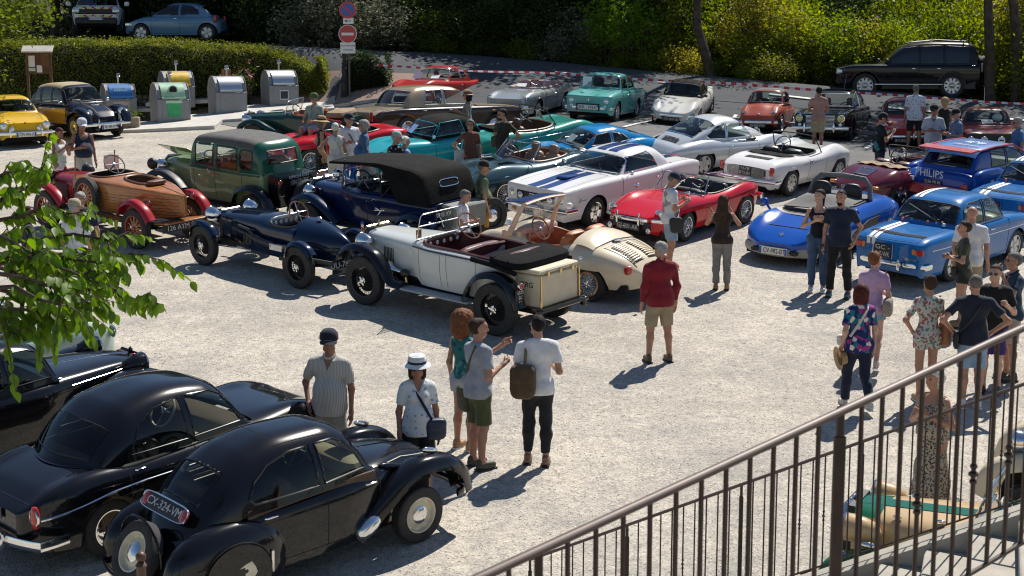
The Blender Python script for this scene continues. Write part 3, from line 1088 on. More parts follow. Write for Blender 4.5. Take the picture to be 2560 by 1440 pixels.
# ------- cars of the usual pattern
def std(name,label,loc,yaw,pnt,L,top,w_,axles,Rw,tr,style='disc',wcol=None,sill=0.2,zm=None,n=3.2,w0=0.92,ra=None,rf=0.3,rr=0.3,af=(0.3,0.3),ar=(0.3,0.3),bumps=(),cab=None,doors=(),lids=(),cock=None,wd=0.16,lip=None,nsp=0,inter=None,group=None,steer=0.0,frontarch=True,reararch=True,dash=None,lhd=1,seats=True,wheelz=None,jd=0.74,cat='car',sw=None,seams=True,az=None,headrest=False):
 o=car_root(name,label,loc,yaw,group,cat)
 ra=ra or Rw+0.055
 zc=az or Rw
 arches=[(x,ra,zc) for x,f in ((axles[0],reararch),(axles[1],frontarch)) if f]
 b=Body(L[0],L[1],top,w_,sill,zm or Rw*2+0.09,n,w0,arches,rf,rr,af,ar,bumps)
 inter=inter or LBLACK
 void=None
 wmin=float(b.w(0))
 if cab:
  c=Cabin(cab['prof'],cab['wb'],cab['zb'],cab.get('th',.8),cab.get('n',4.5),cab.get('kf',.12),cab.get('kr',.1),cab.get('NS',64))
  x0,x1=min(c.px),max(c.px)
  void= lambda X,Y,Z:(X>x0+.12)&(X<x1-.12)&(np.abs(Y)<c.wb(X)*.93)&(Z>.5)
 elif cock:
  void=cockpit(o,b,*cock[:3],**{'floor':.3,'mt':inter,**(cock[3] if len(cock)>3 else{})})
 panels=[]
 for d in doors:
  panels+=doorp(d[0],d[1],jd)
 panels+=[lidp(*l) for l in lids]
 b.build(o,pnt,panels,void,cuts=[x for d in doors for x in d[:2]])
 cb=None
 if cab:
  kw={k:cab[k] for k in ('wins','ws','rw','gl','roofm','roofz','frame','fr','m','roof_name') if k in cab}
  c.build(o,cab.get('pnt',pnt),**kw)
  cb=c
  k=M()
  zt=float(c.zbf(c.xm))
  x0=cab.get('xin',x0)
  k.box(((x0+x1)/2,0,.31),(x1-x0-.3,wmin*1.7,.04))
  for sg in (1,-1):
   k.box(((x0+x1)/2,sg*wmin*.86,(.3+zt)/2-.03),(x1-x0-.35,.03,zt-.36))
  k.box((x0+.22,0,zt-.05),(.3,wmin*1.6,.05))
  k.ell((x1-.32,0,zt-.06),(.2,wmin*.86,.12),16,8,e=.5)
  k.obj('interior',dash or inter,o)
  if seats:
   xs_=x1-1.15
   for sg in (1,-1):
    seat(o,xs_-.05,sg*wmin*.45,.48,.48,inter,.48,head=headrest)
   if x0<xs_-.85:
    seat(o,x0+.42,0,.5,wmin*1.5,inter,.42,name='rear_seat')
   swheel(o,x1-.62,lhd*wmin*.45,zt+.03,.185,R(60),sw)
 for xw,r_,z_ in arches:
  a=np.linspace(R(3),R(177),22)
  X,Z=xw+r_*np.cos(a),z_+r_*np.sin(a)
  Y=b.side(X,Z)
  for sg in (1,-1):
   M().tube(np.stack([X,sg*(Y-.004),Z],1),.012,6).obj('wheel_arch',pnt,o)
 under(o,L[0]+.25,L[1]-.22,wmin*.8,float(b.sill(0))-.04,.34,axles,min(zc+ra-.04,.68),ra-.02)
 wheels(o,axles[0],axles[1],tr,style,Rw,wd,wcol,lip,nsp,steer,wheelz)
 if seams:
  for d in doors:
   for x in d[:2]:
    zs=np.linspace(float(b.sill(x))+.06,float(b.topz(x,.86*float(b.w(x)))),8)
    strip(o,b,[(x,z) for z in zs],.005,BLACK,'door_gap',off=-.001)
   strip(o,b,[(d[0],float(b.sill(d[0]))+.06),(d[1],float(b.sill(d[1]))+.06)],.005,BLACK,'door_gap',off=-.001)
   if len(d)>2:
    handle(o,b,d[2],d[3])
  for l in lids:
   yb=l[3]
   tstrip(o,b,[(l[1],-yb),(l[1],yb)],.005)
   tstrip(o,b,[(l[1],yb),(l[2],yb)],.005,mirror=True)
 return o,b,cb
def lamps(o,b,x,y,z,r,lens=None,**kw):
 for sg in (1,-1):
  headlight(o,x,sg*y,z,r,lens,yaw=sg*kw.get('yaw',0),**{k:v for k,v in kw.items() if k!='yaw'})
def boxlamps(o,x,y,z,sz,mt,name='tail_light',e=.5,rot=None):
 for sg in (1,-1):
  M().ell((x,sg*y,z),sz,12,7,None if rot is None else rotm(rz=rot*sg),e=e).obj(name,mt,o)
def rnk(cx,cz,a,b_,n=3.2,k=16,sx=0.0):
 """rounded window outline; sx shears the top backwards"""
 t=np.arange(k)*2*math.pi/k
 X=cx+a*np.sign(np.cos(t))*np.abs(np.cos(t))**(2/n)
 Z=cz+b_*np.sign(np.sin(t))*np.abs(np.sin(t))**(2/n)
 return [(float(x-sx*(z-cz)),float(z)) for x,z in zip(X,Z)]
PB={k:paint('paint_'+k,c,*r) for k,c,*r in [('turquoise',(0.11,0.40,0.37),.35),('racing_blue',(0.005,0.125,0.38),.3),('spider_blue',(0.003,0.075,0.40),.25),('white',(0.78,0.77,0.75),.3),('warm_white',(0.62,0.61,0.57),.3),('rust_red',(0.36,0.065,0.035),.4),('black',(0.006,0.006,0.008),.2),('deep_red',(0.13,0.012,0.014),.25),('red',(0.58,0.006,0.016),.25),('tomato',(0.42,0.03,0.03),.3),('yellow',(0.72,0.44,0.012),.3),('silver',(0.60,0.62,0.64),.3,.3),('silver_grey',(0.33,0.36,0.37),.3,.35),('bronze',(0.40,0.31,0.20),.3,.25),('dark_brown',(0.035,0.018,0.014),.25),('teal',(0.010,0.34,0.39),.3),('sea_green',(0.02,0.26,0.20),.3),('slate',(0.028,0.065,0.08),.2,.3),('alpine_blue',(0.004,0.20,0.48),.25),('maroon',(0.10,0.012,0.022),.2),('philips_blue',(0.006,0.06,0.32),.3),('cream',(0.68,0.58,0.42),.35),('sky',(0.13,0.25,0.38),.3,.2),('dark_green',(0.012,0.045,0.035),.25),('sage',(0.22,0.30,0.15),.35),('bottle',(0.015,0.10,0.065),.25),('navy',(0.005,0.015,0.045),.2),('royal',(0.004,0.015,0.07),.22),('dove',(0.60,0.62,0.60),.35),('fender_red',(0.36,0.015,0.022),.3),('bonnet_red',(0.26,0.012,0.018),.3),('gold',(0.42,0.27,0.045),.35),('pale_green',(0.36,0.47,0.42),.35),('british_green',(0.008,0.11,0.05),.25),('beige',(0.55,0.38,0.20),.35),('stripe_blue',(0.012,0.04,0.16),.3),('gunmetal',(0.05,0.055,0.06),.35,.4)]}
def r8(name,label,loc,yaw,pnt,front=True,gordini=False,wstyle='disc',wcol=None,fm=None):
 wins=[[(.72,.93),(.42,1.27),(-.02,1.29),(-.02,.92)],[(-.08,.92),(-.08,1.29),(-.50,1.28),(-.72,1.18),(-.86,.95)]]
 o,b,c=std(name,label,loc,yaw,pnt,(-2.14,1.84),[(-2.14,.80),(-1.9,.87),(-1.1,.90),(.8,.90),(1.5,.84),(1.84,.76)],[(-2.14,.68),(-1.3,.735),(1,.735),(1.84,.69)],(-1.135,1.135),.29,1.25,wstyle,wcol or mat('rim_silver',(.5,.5,.5),.4,.6),n=6.5,w0=.93,rf=.16,rr=.14,af=(.12,.16),ar=(.1,.12),zm=.66,bumps=[(1.7,.7,0,.32,-.035),(-2.0,.6,0,.4,-.02)],cab=dict(prof=[(.86,.86),(.78,.92),(.42,1.29),(.25,1.35),(-.15,1.375),(-.55,1.345),(-.72,1.28),(-1.02,.95),(-1.06,.88)],wb=.665,zb=.88,th=.84,n=5.5,kf=.14,kr=.10,wins=wins,ws=(.94,1.30,.91),rw=(.96,1.28,.88),frame=fm or pnt,fr=.012),doors=((-.06,.74,.12,.76),(-.80,-.06,-.62,.76)),lids=(('bonnet',.92,1.70,.52),('engine_lid',-2.08,-1.2,.52)),lip=None,wd=.15,headrest=True)
 strip(o,b,[(-1.9,.67),(1.6,.67)],.008)
 for x,rear in ((1.86,0),(-2.17,1)):
  bumper(o,x,.40,.70,.08,.05,(.35,1),.18)
 return o,b,c
def gen_front(o,b,x,z=.6,w_=.5,h=.16,bars=6,vert=False,mt=None,back=None):
 """grille: dark recess with bright bars"""
 g=empty('grille',(x,0,z),None,o)
 M().box((0,0,0),(.02,2*w_,h),b=.008).obj('recess',back or BLACK,g)
 k=M()
 if vert:
  for y in np.linspace(-w_*.96,w_*.96,bars):
   k.box((.014,y,0),(.012,.012,h*.96))
 else:
  for q in np.linspace(-h*.42,h*.42,bars):
   k.box((.014,0,q),(.012,2*w_*.97,.012))
 k.obj('bars',mt or CHROME,g)
 fr=[(.01,-w_,-h/2),(.01,w_,-h/2),(.01,w_,h/2),(.01,-w_,h/2)]
 M().tube(fr,.012,6,closed=True).obj('surround',mt or CHROME,g)
 return g
# ------- back row and middle of the square
def cars_back():
 yw=R(-109)
 o,b,c=r8('saloon_car','turquoise boxy four-door saloon with black-and-white 1964 plate, parked nose out',put(1537,305,1.135,.625,yw),yw,PB['turquoise'])
 lamps(o,b,1.83,.52,.60,.085)
 lamps(o,b,1.85,.5,.46,.035,name='fog_lamp')
 plate(o,'R8   1964',(1.91,0,.42),.55,.13,'w')
 for sg in (1,-1):
  M().tube([(1.9,sg*.33,.33),(1.93,sg*.33,.42),(1.9,sg*.33,.52)],.018,6).obj('overrider',BLACK,o)
 M().tube([(1.9,.33,.51),(1.9,-.33,.51)],.014,6).obj('guard_bar',BLACK,o)
 M().prism([(-.028,0),(0,-.05),(.028,0),(0,.05)], lambda u,v,d:(d,u,v+.63),1.84,1.855).obj('badge',CHROME,o)
 sheet(o,(.62,-.42,1.07),(R(70),0,R(100)),.26,.36)
 wipers(o,.80,.93)
 yw=R(-107)
 o,b,c=std('roadster_car','off-white two-seat roadster with black fabric hood, parked between turquoise saloon and tiny rust-red car',put(1741,316,1.055,.6,yw),yw,PB['warm_white'],(-1.72,1.98),[(-1.72,.72),(-1.5,.80),(-.6,.80),(.5,.80),(1.2,.76),(1.98,.58)],[(-1.72,.58),(-1.2,.70),(0,.70),(1.1,.70),(1.98,.58)],(-1.055,1.055),.29,1.25,'disc',mat('rim_dark',(.12,.12,.12),.5,.5),n=4.0,rf=.35,rr=.2,af=(.3,.5),ar=(.2,.2),bumps=[(1.35,.55,.55,.16,.075),(-1.15,.5,.58,.14,.06)],zm=.60,w0=.86,cab=dict(prof=[(.56,.77),(.5,.80),(.16,1.14),(-.02,1.19),(-.35,1.19),(-.6,1.12),(-.88,.85),(-.9,.79)],wb=[(-.9,.56),(0,.60),(.56,.60)],zb=.79,th=.82,n=5,kf=.16,pnt=CANVAS,wins=[[(.38,.84),(.12,1.10),(-.35,1.12),(-.42,.84)]],ws=(.82,1.14,.92),frame=BLACK),doors=((-.45,.42,-.3,.66),),lids=(('bonnet',.55,1.8,.5),),wd=.15)
 lamps(o,b,1.72,.55,.60,.085)
 bumper(o,2.0,.47,.62,.14,.05,(.4,1),.22)
 gen_front(o,b,1.95,.40,.34,.08,4)
 boxlamps(o,1.93,.46,.38,(.03,.07,.035),ORGL,'indicator')
 plate(o,'1733 RW 83',(2.03,0,.38),.52,.11,'k')
 mirror(o,.5,.72,.88,BLACK)
 mirror(o,.5,.72,.88,BLACK,side=-1)
 yw=R(-111)
 o,b,c=std('small_car','tiny rust-red two-door car with grey roll-back roof and white-lettered black plate',lvput(1950,334,.92,.56,yw),yw,PB['rust_red'],(-1.46,1.44),[(-1.46,.66),(-1.2,.80),(-.8,.86),(.5,.88),(.95,.80),(1.30,.64),(1.44,.56)],[(-1.46,.52),(-.9,.62),(.6,.63),(1.44,.54)],(-.92,.92),.265,1.12,'disc',mat('rim_silver',(.5,.5,.5),.4,.6),n=3.0,rf=.3,rr=.4,af=(.18,.3),ar=(.3,.4),zm=.58,bumps=[(1.05,.4,.5,.14,.05),(.95,.35,0,.3,.05)],cab=dict(prof=[(.62,.83),(.56,.88),(.26,1.23),(.05,1.31),(-.35,1.32),(-.75,1.2),(-1.05,.88),(-1.08,.83)],wb=[(-1.1,.50),(-.4,.57),(.6,.56)],zb=.84,th=.80,n=4.6,kf=.12,kr=.14,frame=BLACK,wins=[[(.48,.90),(.2,1.19),(-.18,1.21),(-.18,.89)],[(-.24,.89),(-.24,1.21),(-.55,1.17),(-.8,.96)]],ws=(.90,1.24,.9),rw=(.95,1.2,.75),roofm=mat('grey_fabric',(.12,.12,.12),.9,var=.2),roofz=1.275),doors=((-.2,.5,-.05,.78),),lids=(('bonnet',.62,1.22,.42),),wd=.13)
 lamps(o,b,1.33,.43,.60,.075)
 lamps(o,b,1.41,.40,.46,.035,name='fog_lamp')
 bumper(o,1.47,.36,.56,.1,.045,(.4,1),.12)
 bumper(o,-1.48,.36,.54,.1,.045,(.4,1),.12)
 plate(o,'BS-905-MW',(1.49,0,.26),.48,.11,'k')
 M().box((1.40,0,.58),(.02,.06,.08),rotm(ry=-.3),.01).obj('badge',CHROME,o)
 wipers(o,.58,.88,(-.05,.3),.3,.2,.2)
 yw=R(-113)
 o,b,c=std('family_saloon_car','black finned four-door saloon with chrome grille and yellow headlamps behind man in pink shirt',lvput(2120,352,1.325,.65,yw),yw,PB['black'],(-2.25,2.18),[(-2.25,.74),(-2.0,.86),(-1.1,.90),(.9,.92),(1.6,.88),(2.18,.80)],[(-2.25,.70),(-1.2,.80),(1,.80),(2.18,.75)],(-1.325,1.325),.32,1.34,'disc',mat('rim_black',(.02,.02,.02),.4),n=5.5,rf=.14,rr=.2,af=(.1,.14),ar=(.12,.2),zm=.72,bumps=[(1.7,.7,.66,.10,.05),(-1.9,.6,.68,.09,.06)],cab=dict(prof=[(.85,.88),(.78,.93),(.38,1.33),(.15,1.42),(-.35,1.45),(-.9,1.40),(-1.1,1.3),(-1.38,.95),(-1.42,.88)],wb=.70,zb=.89,th=.82,n=5.5,kf=.2,kr=.12,wins=[[(.66,.95),(.36,1.31),(-.14,1.35),(-.14,.95)],[(-.2,.95),(-.2,1.35),(-.75,1.32),(-1.0,1.1),(-1.05,.96)]],ws=(.96,1.35,.92),rw=(.97,1.32,.88)),doors=((-.17,.8,0,.8),(-1.05,-.17,-.85,.8)),lids=(('bonnet',.95,2.1,.5),),headrest=True,inter=LTAN)
 lamps(o,b,2.2,.60,.68,.1,LENSY,pod=.25,podm=PB['black'])
 gen_front(o,b,2.19,.60,.42,.3,8)
 bumper(o,2.3,.40,.80,.1,.055,(.4,1),.3,over=(.42,-.42))
 lamps(o,b,2.22,.58,.50,.05,name='fog_lamp')
 plate(o,'1247 XW',(2.35,-.1,.33),.5,.11,'k')
 strip(o,b,[(-2.1,.80),(2.05,.80)],.01)
 M().tube([(.1,.25,1.42),(-.25,.25,1.85)],.004,4).obj('aerial',CHROME,o)
 M().box((-.35,0,1.452),(.9,.85,.012),b=.005).obj('sunroof',PB['black'],o)
 yw=R(-104)
 o,b,c=std('rounded_saloon_car','bright red rounded saloon half hidden behind the group of talking men',lvput(2310,372,1.1,.6,yw),yw,PB['tomato'],(-1.9,1.75),[(-1.9,.6),(-1.5,.82),(-.8,.9),(.6,.92),(1.1,.86),(1.75,.62)],[(-1.9,.56),(-1,.74),(.8,.74),(1.75,.58)],(-1.1,1.1),.3,1.24,'disc',mat('rim_red',(.3,.02,.02),.4),n=2.8,rf=.45,rr=.5,af=(.4,.4),ar=(.5,.5),zm=.64,bumps=[(1.2,.5,.55,.17,.09)],cab=dict(prof=[(.68,.86),(.62,.92),(.2,1.33),(-.1,1.42),(-.5,1.42),(-.95,1.25),(-1.35,.92),(-1.38,.86)],wb=[(-1.4,.55),(-.4,.66),(.68,.62)],zb=.88,th=.8,n=4,kf=.16,kr=.16,wins=[[(.5,.94),(.16,1.29),(-.28,1.31),(-.28,.94)],[(-.34,.94),(-.34,1.31),(-.7,1.24),(-1.0,.98)]],ws=(.95,1.34,.88),rw=(.98,1.25,.8),frame=BLACK),doors=((-.3,.6,-.1,.8),),lids=(('bonnet',.72,1.6,.4),))
 lamps(o,b,1.6,.52,.66,.09)
 lamps(o,b,1.82,.38,.48,.07,LENSY,name='fog_lamp',pod=.1)
 bumper(o,1.86,.38,.62,.14,.045,(.4,1),.15,over=(.3,-.3))
 plate(o,'812 BQ 83',(1.9,0,.28),.45,.11,'k')
 sheet(o,(.55,.2,1.0),(R(40),0,R(95)),.26,.2)
 yw=R(-100)
 o,b,c=r8('rally_saloon_car','dark red rally saloon with white covered spot lamps, at right end of back row',lvput(2530,398,1.135,.63,yw),yw,PB['deep_red'])
 lamps(o,b,1.83,.56,.60,.09)
 for y in (.22,-.22,-.56):
  headlight(o,1.95,y,.56,.09,WHITE if abs(y)<.5 else None,pod=.12,podm=CHROME,name='spot_lamp')
 for y in (.22,-.22):
  M().box((1.982,y,.56),(.006,.11,.03),b=.002).obj('lamp_print',BLACK,o)
 M().box((1.845,0,.62),(.02,1.34,.22),b=.01).obj('grille',BLACK,o)
 plate(o,'BG-641-YP',(1.97,0,.34),.5,.12,'k')
 M().tube([(-.1,0,1.37),(-.2,0,1.9)],.006,4).obj('aerial',WHITE,o)
 M().ell((.35,.3,1.1),(.1,.14,.12),10,7).obj('headrest',WHITE,o)
 sheet(o,(.68,0,.99),(R(35),0,R(95)),.3,.2)
 yw=R(-112)
 o,b,c=std('cabriolet_car','silver grey open four-seat cabriolet with pink folded hood, second from left in the back row',put(1340,291,1.135,.62,yw),yw,PB['silver_grey'],(-2.1,2.05),[(-2.1,.72),(-1.7,.80),(-1.2,.82),(.8,.84),(1.3,.82),(2.05,.66)],[(-2.1,.66),(-1.2,.76),(1,.76),(2.05,.66)],(-1.135,1.135),.29,1.25,'disc',mat('rim_silver',(.5,.5,.5),.4,.6),n=4.2,rf=.3,rr=.25,af=(.25,.3),ar=(.2,.3),bumps=[(1.75,.5,.58,.14,.06),(-1.6,.8,.62,.12,.05)],zm=.62,cock=(-.35,.95,.58,dict(mt=mat('pink_leather',(.45,.27,.24),.6),rr=.05)),doors=((-.35,.62,-.2,.66),),lids=(('bonnet',.8,1.85,.46),))
 for sg in (1,-1):
  seat(o,-.3,sg*.32,.5,.5,MATS['pink_leather'],.45)
 seat(o,-1.0,0,.52,1.05,MATS['pink_leather'],.38,name='rear_seat')
 swheel(o,.28,.3,.92)
 wscreen(o,.68,.83,.62,.55,.40,.36,.16)
 lamps(o,b,1.93,.55,.64,.1)
 bumper(o,2.08,.42,.68,.12,.05,(.4,1),.25)
 bumper(o,-2.12,.42,.68,.12,.05,(.4,1),.35)
 plate(o,'6130 QX 30',(2.13,.0,.34),.5,.11,'k')
 strip(o,b,[(-1.9,.62),(1.7,.62)],.01)
 sheet(o,(.48,-.1,.93),(R(25),0,R(95)),.3,.2)
 k=M().ell((-1.15,0,.88),(.16,.62,.08),16,7,e=.6)
 k.obj('folded_hood',MATS['pink_leather'],o)
 yw=R(-118)
 o,b,c=std('coupe_car','bright red two-door coupe with a paper in the windscreen, behind the bronze and brown limousine',(-2.45,50.6,CAM_Z-1.72),yw,PB['tomato'],(-2.1,2.0),[(-2.1,.74),(-1.6,.84),(.7,.88),(1.3,.86),(2.0,.70)],[(-2.1,.68),(-1.2,.80),(1,.80),(2.0,.68)],(-1.2,1.2),.3,1.3,'disc',mat('rim_silver',(.5,.5,.5),.4,.6),n=4.2,rf=.35,rr=.3,af=(.3,.35),ar=(.3,.3),zm=.65,bumps=[(1.6,.6,.6,.15,.07),(-1.9,.6,.66,.1,.08)],cab=dict(prof=[(.72,.85),(.66,.89),(.25,1.24),(0,1.33),(-.45,1.33),(-.8,1.22),(-1.15,.9),(-1.18,.85)],wb=.68,zb=.86,th=.80,n=4.4,kf=.24,kr=.2,frame=CHROME,wins=[[(.5,.92),(.2,1.22),(-.3,1.25),(-.3,.92)],[(-.36,.92),(-.36,1.25),(-.66,1.18),(-.85,.95)]],ws=(.92,1.26,.92),rw=(.94,1.2,.85)),doors=((-.35,.62,-.2,.7),),inter=LRED)
 lamps(o,b,1.85,.55,.62,.09)
 bumper(o,2.05,.42,.7,.12,.05,(.4,1),.2)
 sheet(o,(.60,-.45,1.02),(R(60),0,R(100)),.3,.24)
 sheet(o,(.55,.2,.98),(R(35),0,R(95)),.3,.2)
def cars_rolls():
 yw=R(40)
 o,b,c=std('limousine_car','long two-tone limousine, bronze above dark brown, seen from its tail',lvput(918,356,-2.3,0,yw),yw,PB['dark_brown'],(-2.62,2.52),[(-2.62,.76),(-2.4,.88),(-1.5,.96),(1,.98),(2,.96),(2.52,.90)],[(-2.62,.82),(-1.4,.90),(1.2,.90),(2.52,.84)],(-1.52,1.52),.36,1.46,'disc',CHROME,n=5.0,rf=.14,rr=.3,af=(.1,.1),ar=(.16,.3),zm=.78,w0=.93,cab=dict(prof=[(.98,.92),(.9,.97),(.42,1.42),(.15,1.5),(-.5,1.53),(-1.1,1.49),(-1.3,1.42),(-1.68,1.02),(-1.72,.94)],wb=.80,zb=.95,th=.84,n=5.5,kf=.14,kr=.22,pnt=PB['bronze'],wins=[[(.76,1.02),(.44,1.38),(-.22,1.41),(-.22,1.02)],[(-.3,1.02),(-.3,1.41),(-.84,1.39),(-.98,1.02)]],ws=(1.0,1.4,.92),rw=(1.02,1.4,.84)),wd=.19,doors=((-.26,.9,-.1,.86),(-1.15,-.26,-1.0,.86)),inter=LTAN)
 X,Y=np.meshgrid(np.linspace(-2.58,-1.62,26),np.linspace(-.80,.80,21),indexing='ij')
 M().grid(np.stack([X,Y,b.topz(X,Y)+.006],-1)).obj('boot_lid',PB['bronze'],o)
 X,Y=np.meshgrid(np.linspace(.92,2.5,30),np.linspace(-.80,.80,21),indexing='ij')
 M().grid(np.stack([X,Y,b.topz(X,Y)+.006],-1)).obj('bonnet',PB['bronze'],o)
 for sg in (1,-1):
  for x,q in ((-2.62,0),):
   M().box((x-.01,sg*.70,.72),(.05,.12,.26),b=.02).obj('tail_light',REDL,o)
 X,Y=np.meshgrid(np.linspace(-.02,.02,2),np.linspace(-.6,.6,12),indexing='ij')
 M().box((-2.635,0,.70),(.03,1.24,.3),b=.02).obj('tail_panel',PB['bronze'],o)
 strip(o,b,[(-2.5,.90),(2.4,.91)],.012)
 bumper(o,-2.72,.48,.86,.08,.06,(.45,1),.3,over=(.4,-.4))
 bumper(o,2.62,.48,.86,.08,.06,(.45,1),.3,over=(.4,-.4))
 plate(o,'222-YH',(-2.66,-.05,.62),.52,.12,'k',rear=True)
 lamps(o,b,2.53,.68,.72,.09)
 M().ell((-2.66,0,.80),(.02,.1,.03),10,6).obj('badge',CHROME,o)
 sheet(o,(.80,-.55,1.22),(R(60),0,R(60)),.26,.3)
 strip(o,b,[(1.35,.82),(1.45,.82)],.02,ORGL,'side_lamp')
def roadster(name,label,loc,yaw,pnt,W=.72,L=(-1.75,1.95),axles=(-1.1,1.15),top=.80,inter=None,style='disc',wcol=None,**kw):
 inter=inter or LBLACK
 rest=dict(n=3.4,rf=.45,rr=.35,af=(.35,.4),ar=(.35,.4),zm=.60,w0=.86,bumps=[(1.2,.55,W-.16,.17,.07),(-1.05,.5,W-.14,.15,.06)],cock=(-.3,.62,W-.16,dict(rr=.022)),doors=((-.35,.42,-.2,.66),),lids=(('bonnet',.55,1.75,.46),))
 rest.update(kw)
 return std(name,label,loc,yaw,pnt,L,[(L[0],top-.14),(L[0]+.3,top-.02),(-.6,top),(.5,top),(1.2,top-.02),(L[1],top-.2)],[(L[0],W-.12),(-1.1,W),(0,W),(1.1,W),(L[1],W-.13)],axles,.3,W*2-.17,style,wcol or mat('rim_silver',(.5,.5,.5),.4,.6),inter=inter,**rest)
def cars_mid():
 yw=R(-146)
 o,b,c=roadster('soft_top_car','turquoise roadster with raised charcoal fabric hood and round mirror, in front of the limousine',put(1022,448,1.15,.64,yw),yw,PB['teal'],.76,(-1.95,2.0),(-1.15,1.2),.84,cock=None,cab=dict(prof=[(.62,.83),(.55,.87),(.18,1.22),(-.05,1.27),(-.5,1.26),(-.8,1.16),(-1.05,.92),(-1.08,.85)],wb=.64,zb=.84,th=.84,n=5,kf=.16,kr=.16,pnt=CANVAS,wins=[[(.42,.90),(.14,1.18),(-.42,1.19),(-.5,.90)]],ws=(.9,1.2,.92),frame=PB['teal']))
 lamps(o,b,1.85,.58,.62,.09)
 bumper(o,2.05,.42,.68,.16,.045,(.4,1),.2)
 strip(o,b,[(-.35,.62),(-1.35,.66)],.02,PB['teal'],'side_flute')
 sheet(o,(.46,-.2,1.02),(R(40),0,R(80)),.3,.26,mat('blue_notice',(.25,.4,.7),.6))
 mirror(o,.45,.74,.92)
 mirror(o,1.25,.64,.92)
 yw=R(38)
 o,b,c=roadster('open_tourer_car','sea-green open roadster with brown bucket seats, its nose pointing right',put(1262,424,-1.2,-.62,yw),yw,PB['sea_green'],.74,(-1.9,1.9),(-1.15,1.15),.84,inter=LBROWN,cock=(-.25,.75,.60,dict(rr=.03,rim=LBROWN)),style='wire',wcol=CHROME)
 for sg in (1,-1):
  seat(o,-.42,sg*.32,.44,.48,LBROWN,.44,head=True)
 swheel(o,.12,.32,.95,sm=ALUM)
 wscreen(o,.52,.85,.62,.54,.40,.24,.1,fm=BLACK)
 bumper(o,-2.0,.44,.7,.14,.045,(.4,1),.2)
 mirror(o,.42,.74,.95,BLACK)
 sheet(o,(.45,.05,1.02),(R(62),0,R(75)),.3,.24)
 strip(o,b,[(-1.9,.66),(1.9,.66)],.008)
 k=M().ell((-1.02,0,.86),(.14,.6,.07),14,7,e=.6)
 k.obj('folded_hood',CANVAS,o)
 yw=R(-150)
 o,b,c=roadster('wire_wheel_roadster_car','bright red open roadster with wire wheels half hidden behind the standing group',put(775,430,1.15,.6,yw),yw,PB['red'],.72,style='wire',wcol=CHROME,rf=.5)
 lamps(o,b,1.78,.56,.62,.085)
 wscreen(o,.5,.80,.58,.52,.34,.2,.1,fm=PB['red'])
 for sg in (1,-1):
  seat(o,-.4,sg*.3,.46,.44,LBLACK,.45)
 swheel(o,.12,.3,.88)
 bumper(o,2.0,.42,.64,.16,.045,(.4,1),.2)
 plate(o,'438 GMM',(2.03,0,.34),.5,.11,'k')
 mirror(o,.45,.72,.9,PB['red'])
 yw=R(-137)
 o,b,c=std('long_nose_car','slate grey long-nosed open sports car with bonnet louvres, left of the striped white coupe',put(1259,519,1.22,.64,yw),yw,PB['slate'],(-1.95,2.48),[(-1.95,.60),(-1.6,.78),(-.6,.84),(.5,.84),(1.2,.83),(1.9,.74),(2.48,.52)],[(-1.95,.50),(-1.2,.78),(0,.80),(1.2,.80),(2.0,.70),(2.48,.42)],(-1.22,1.22),.32,1.28,'wire',CHROME,n=2.7,rf=.5,rr=.5,af=(.5,.5),ar=(.5,.5),zm=.58,w0=.8,sill=[(-1.95,.34),(-1.4,.24),(1.5,.24),(2.48,.36)],bumps=[(1.3,.75,.52,.17,.10),(1.1,1.0,0,.22,.05),(-1.1,.5,.6,.16,.06)],cock=(-.35,.62,.56,dict(rr=.025,mt=LBROWN)),doors=((-.4,.35,-.3,.68),),steer=-.1)
 for sg in (1,-1):
  seat(o,-.52,sg*.29,.40,.48,mat('fawn_leather',(.32,.22,.15),.5),.42,head=True)
 swheel(o,.05,-.3,.92,mt=WOODW,sm=ALUM)
 wscreen(o,.52,.85,.60,.52,.36,.34,.2)
 lamps(o,b,2.05,.50,.62,.09,pitch=-.2)
 k=M()
 for sg in (1,-1):
  for i in range(9):
   x=.95-i*.035
   y=sg*.32
   k.box((x,y,float(b.topz(x,y))+.012),(.02,.24,.014),rotm(ry=-.5))
 k.obj('bonnet_louvres',BLACK,o)
 bumper(o,2.42,.46,.42,.25,.035,(.5,1),.25)
 mirror(o,.42,.72,.92)
 handle(o,b,-.28,.74,.14)
 yw=R(-133)
 o,b,c=std('pony_coupe_car','white notchback coupe with two broad dark blue stripes over bonnet and roof',put(1480,567,1.37,.72,yw),yw,PB['white'],(-2.18,2.28),[(-2.18,.88),(-1.9,.93),(-1.3,.94),(.8,.95),(1.6,.93),(2.28,.88)],[(-2.18,.80),(-1.2,.865),(1.2,.865),(2.28,.80)],(-1.37,1.37),.325,1.46,'alloy',CHROME,n=6.5,rf=.08,rr=.1,af=(.03,.05),ar=(.05,.06),zm=.76,w0=.9,wd=.2,nsp=5,bumps=[(1.7,1.0,.74,.09,.025),(-1.5,.7,.78,.09,.04),(1.9,.5,0,.5,-.03)],sill=.24,steer=.12,cab=dict(prof=[(.72,.90),(.64,.95),(.16,1.27),(-.03,1.33),(-.55,1.35),(-.92,1.31),(-1.08,1.22),(-1.38,.97),(-1.44,.90)],wb=.74,zb=.915,th=.78,n=4.6,kf=.22,kr=.22,wins=[[(.46,.97),(.12,1.24),(-.58,1.27),(-.70,1.15),(-.78,.97)]],ws=(.97,1.27,.93),rw=(.99,1.21,.82)),doors=((-.75,.55,-.6,.78),),lids=(('bonnet',.72,2.1,.60),),inter=LBLACK)
 SB=PB['stripe_blue']
 for sg in (1,-1):
  band(o,b,.74,2.24,sg*.04,sg*.27,SB)
  rband(o,c,20,44,sg*.04,sg*.27,SB)
  band(o,b,-2.15,-1.52,sg*.04,sg*.27,SB)
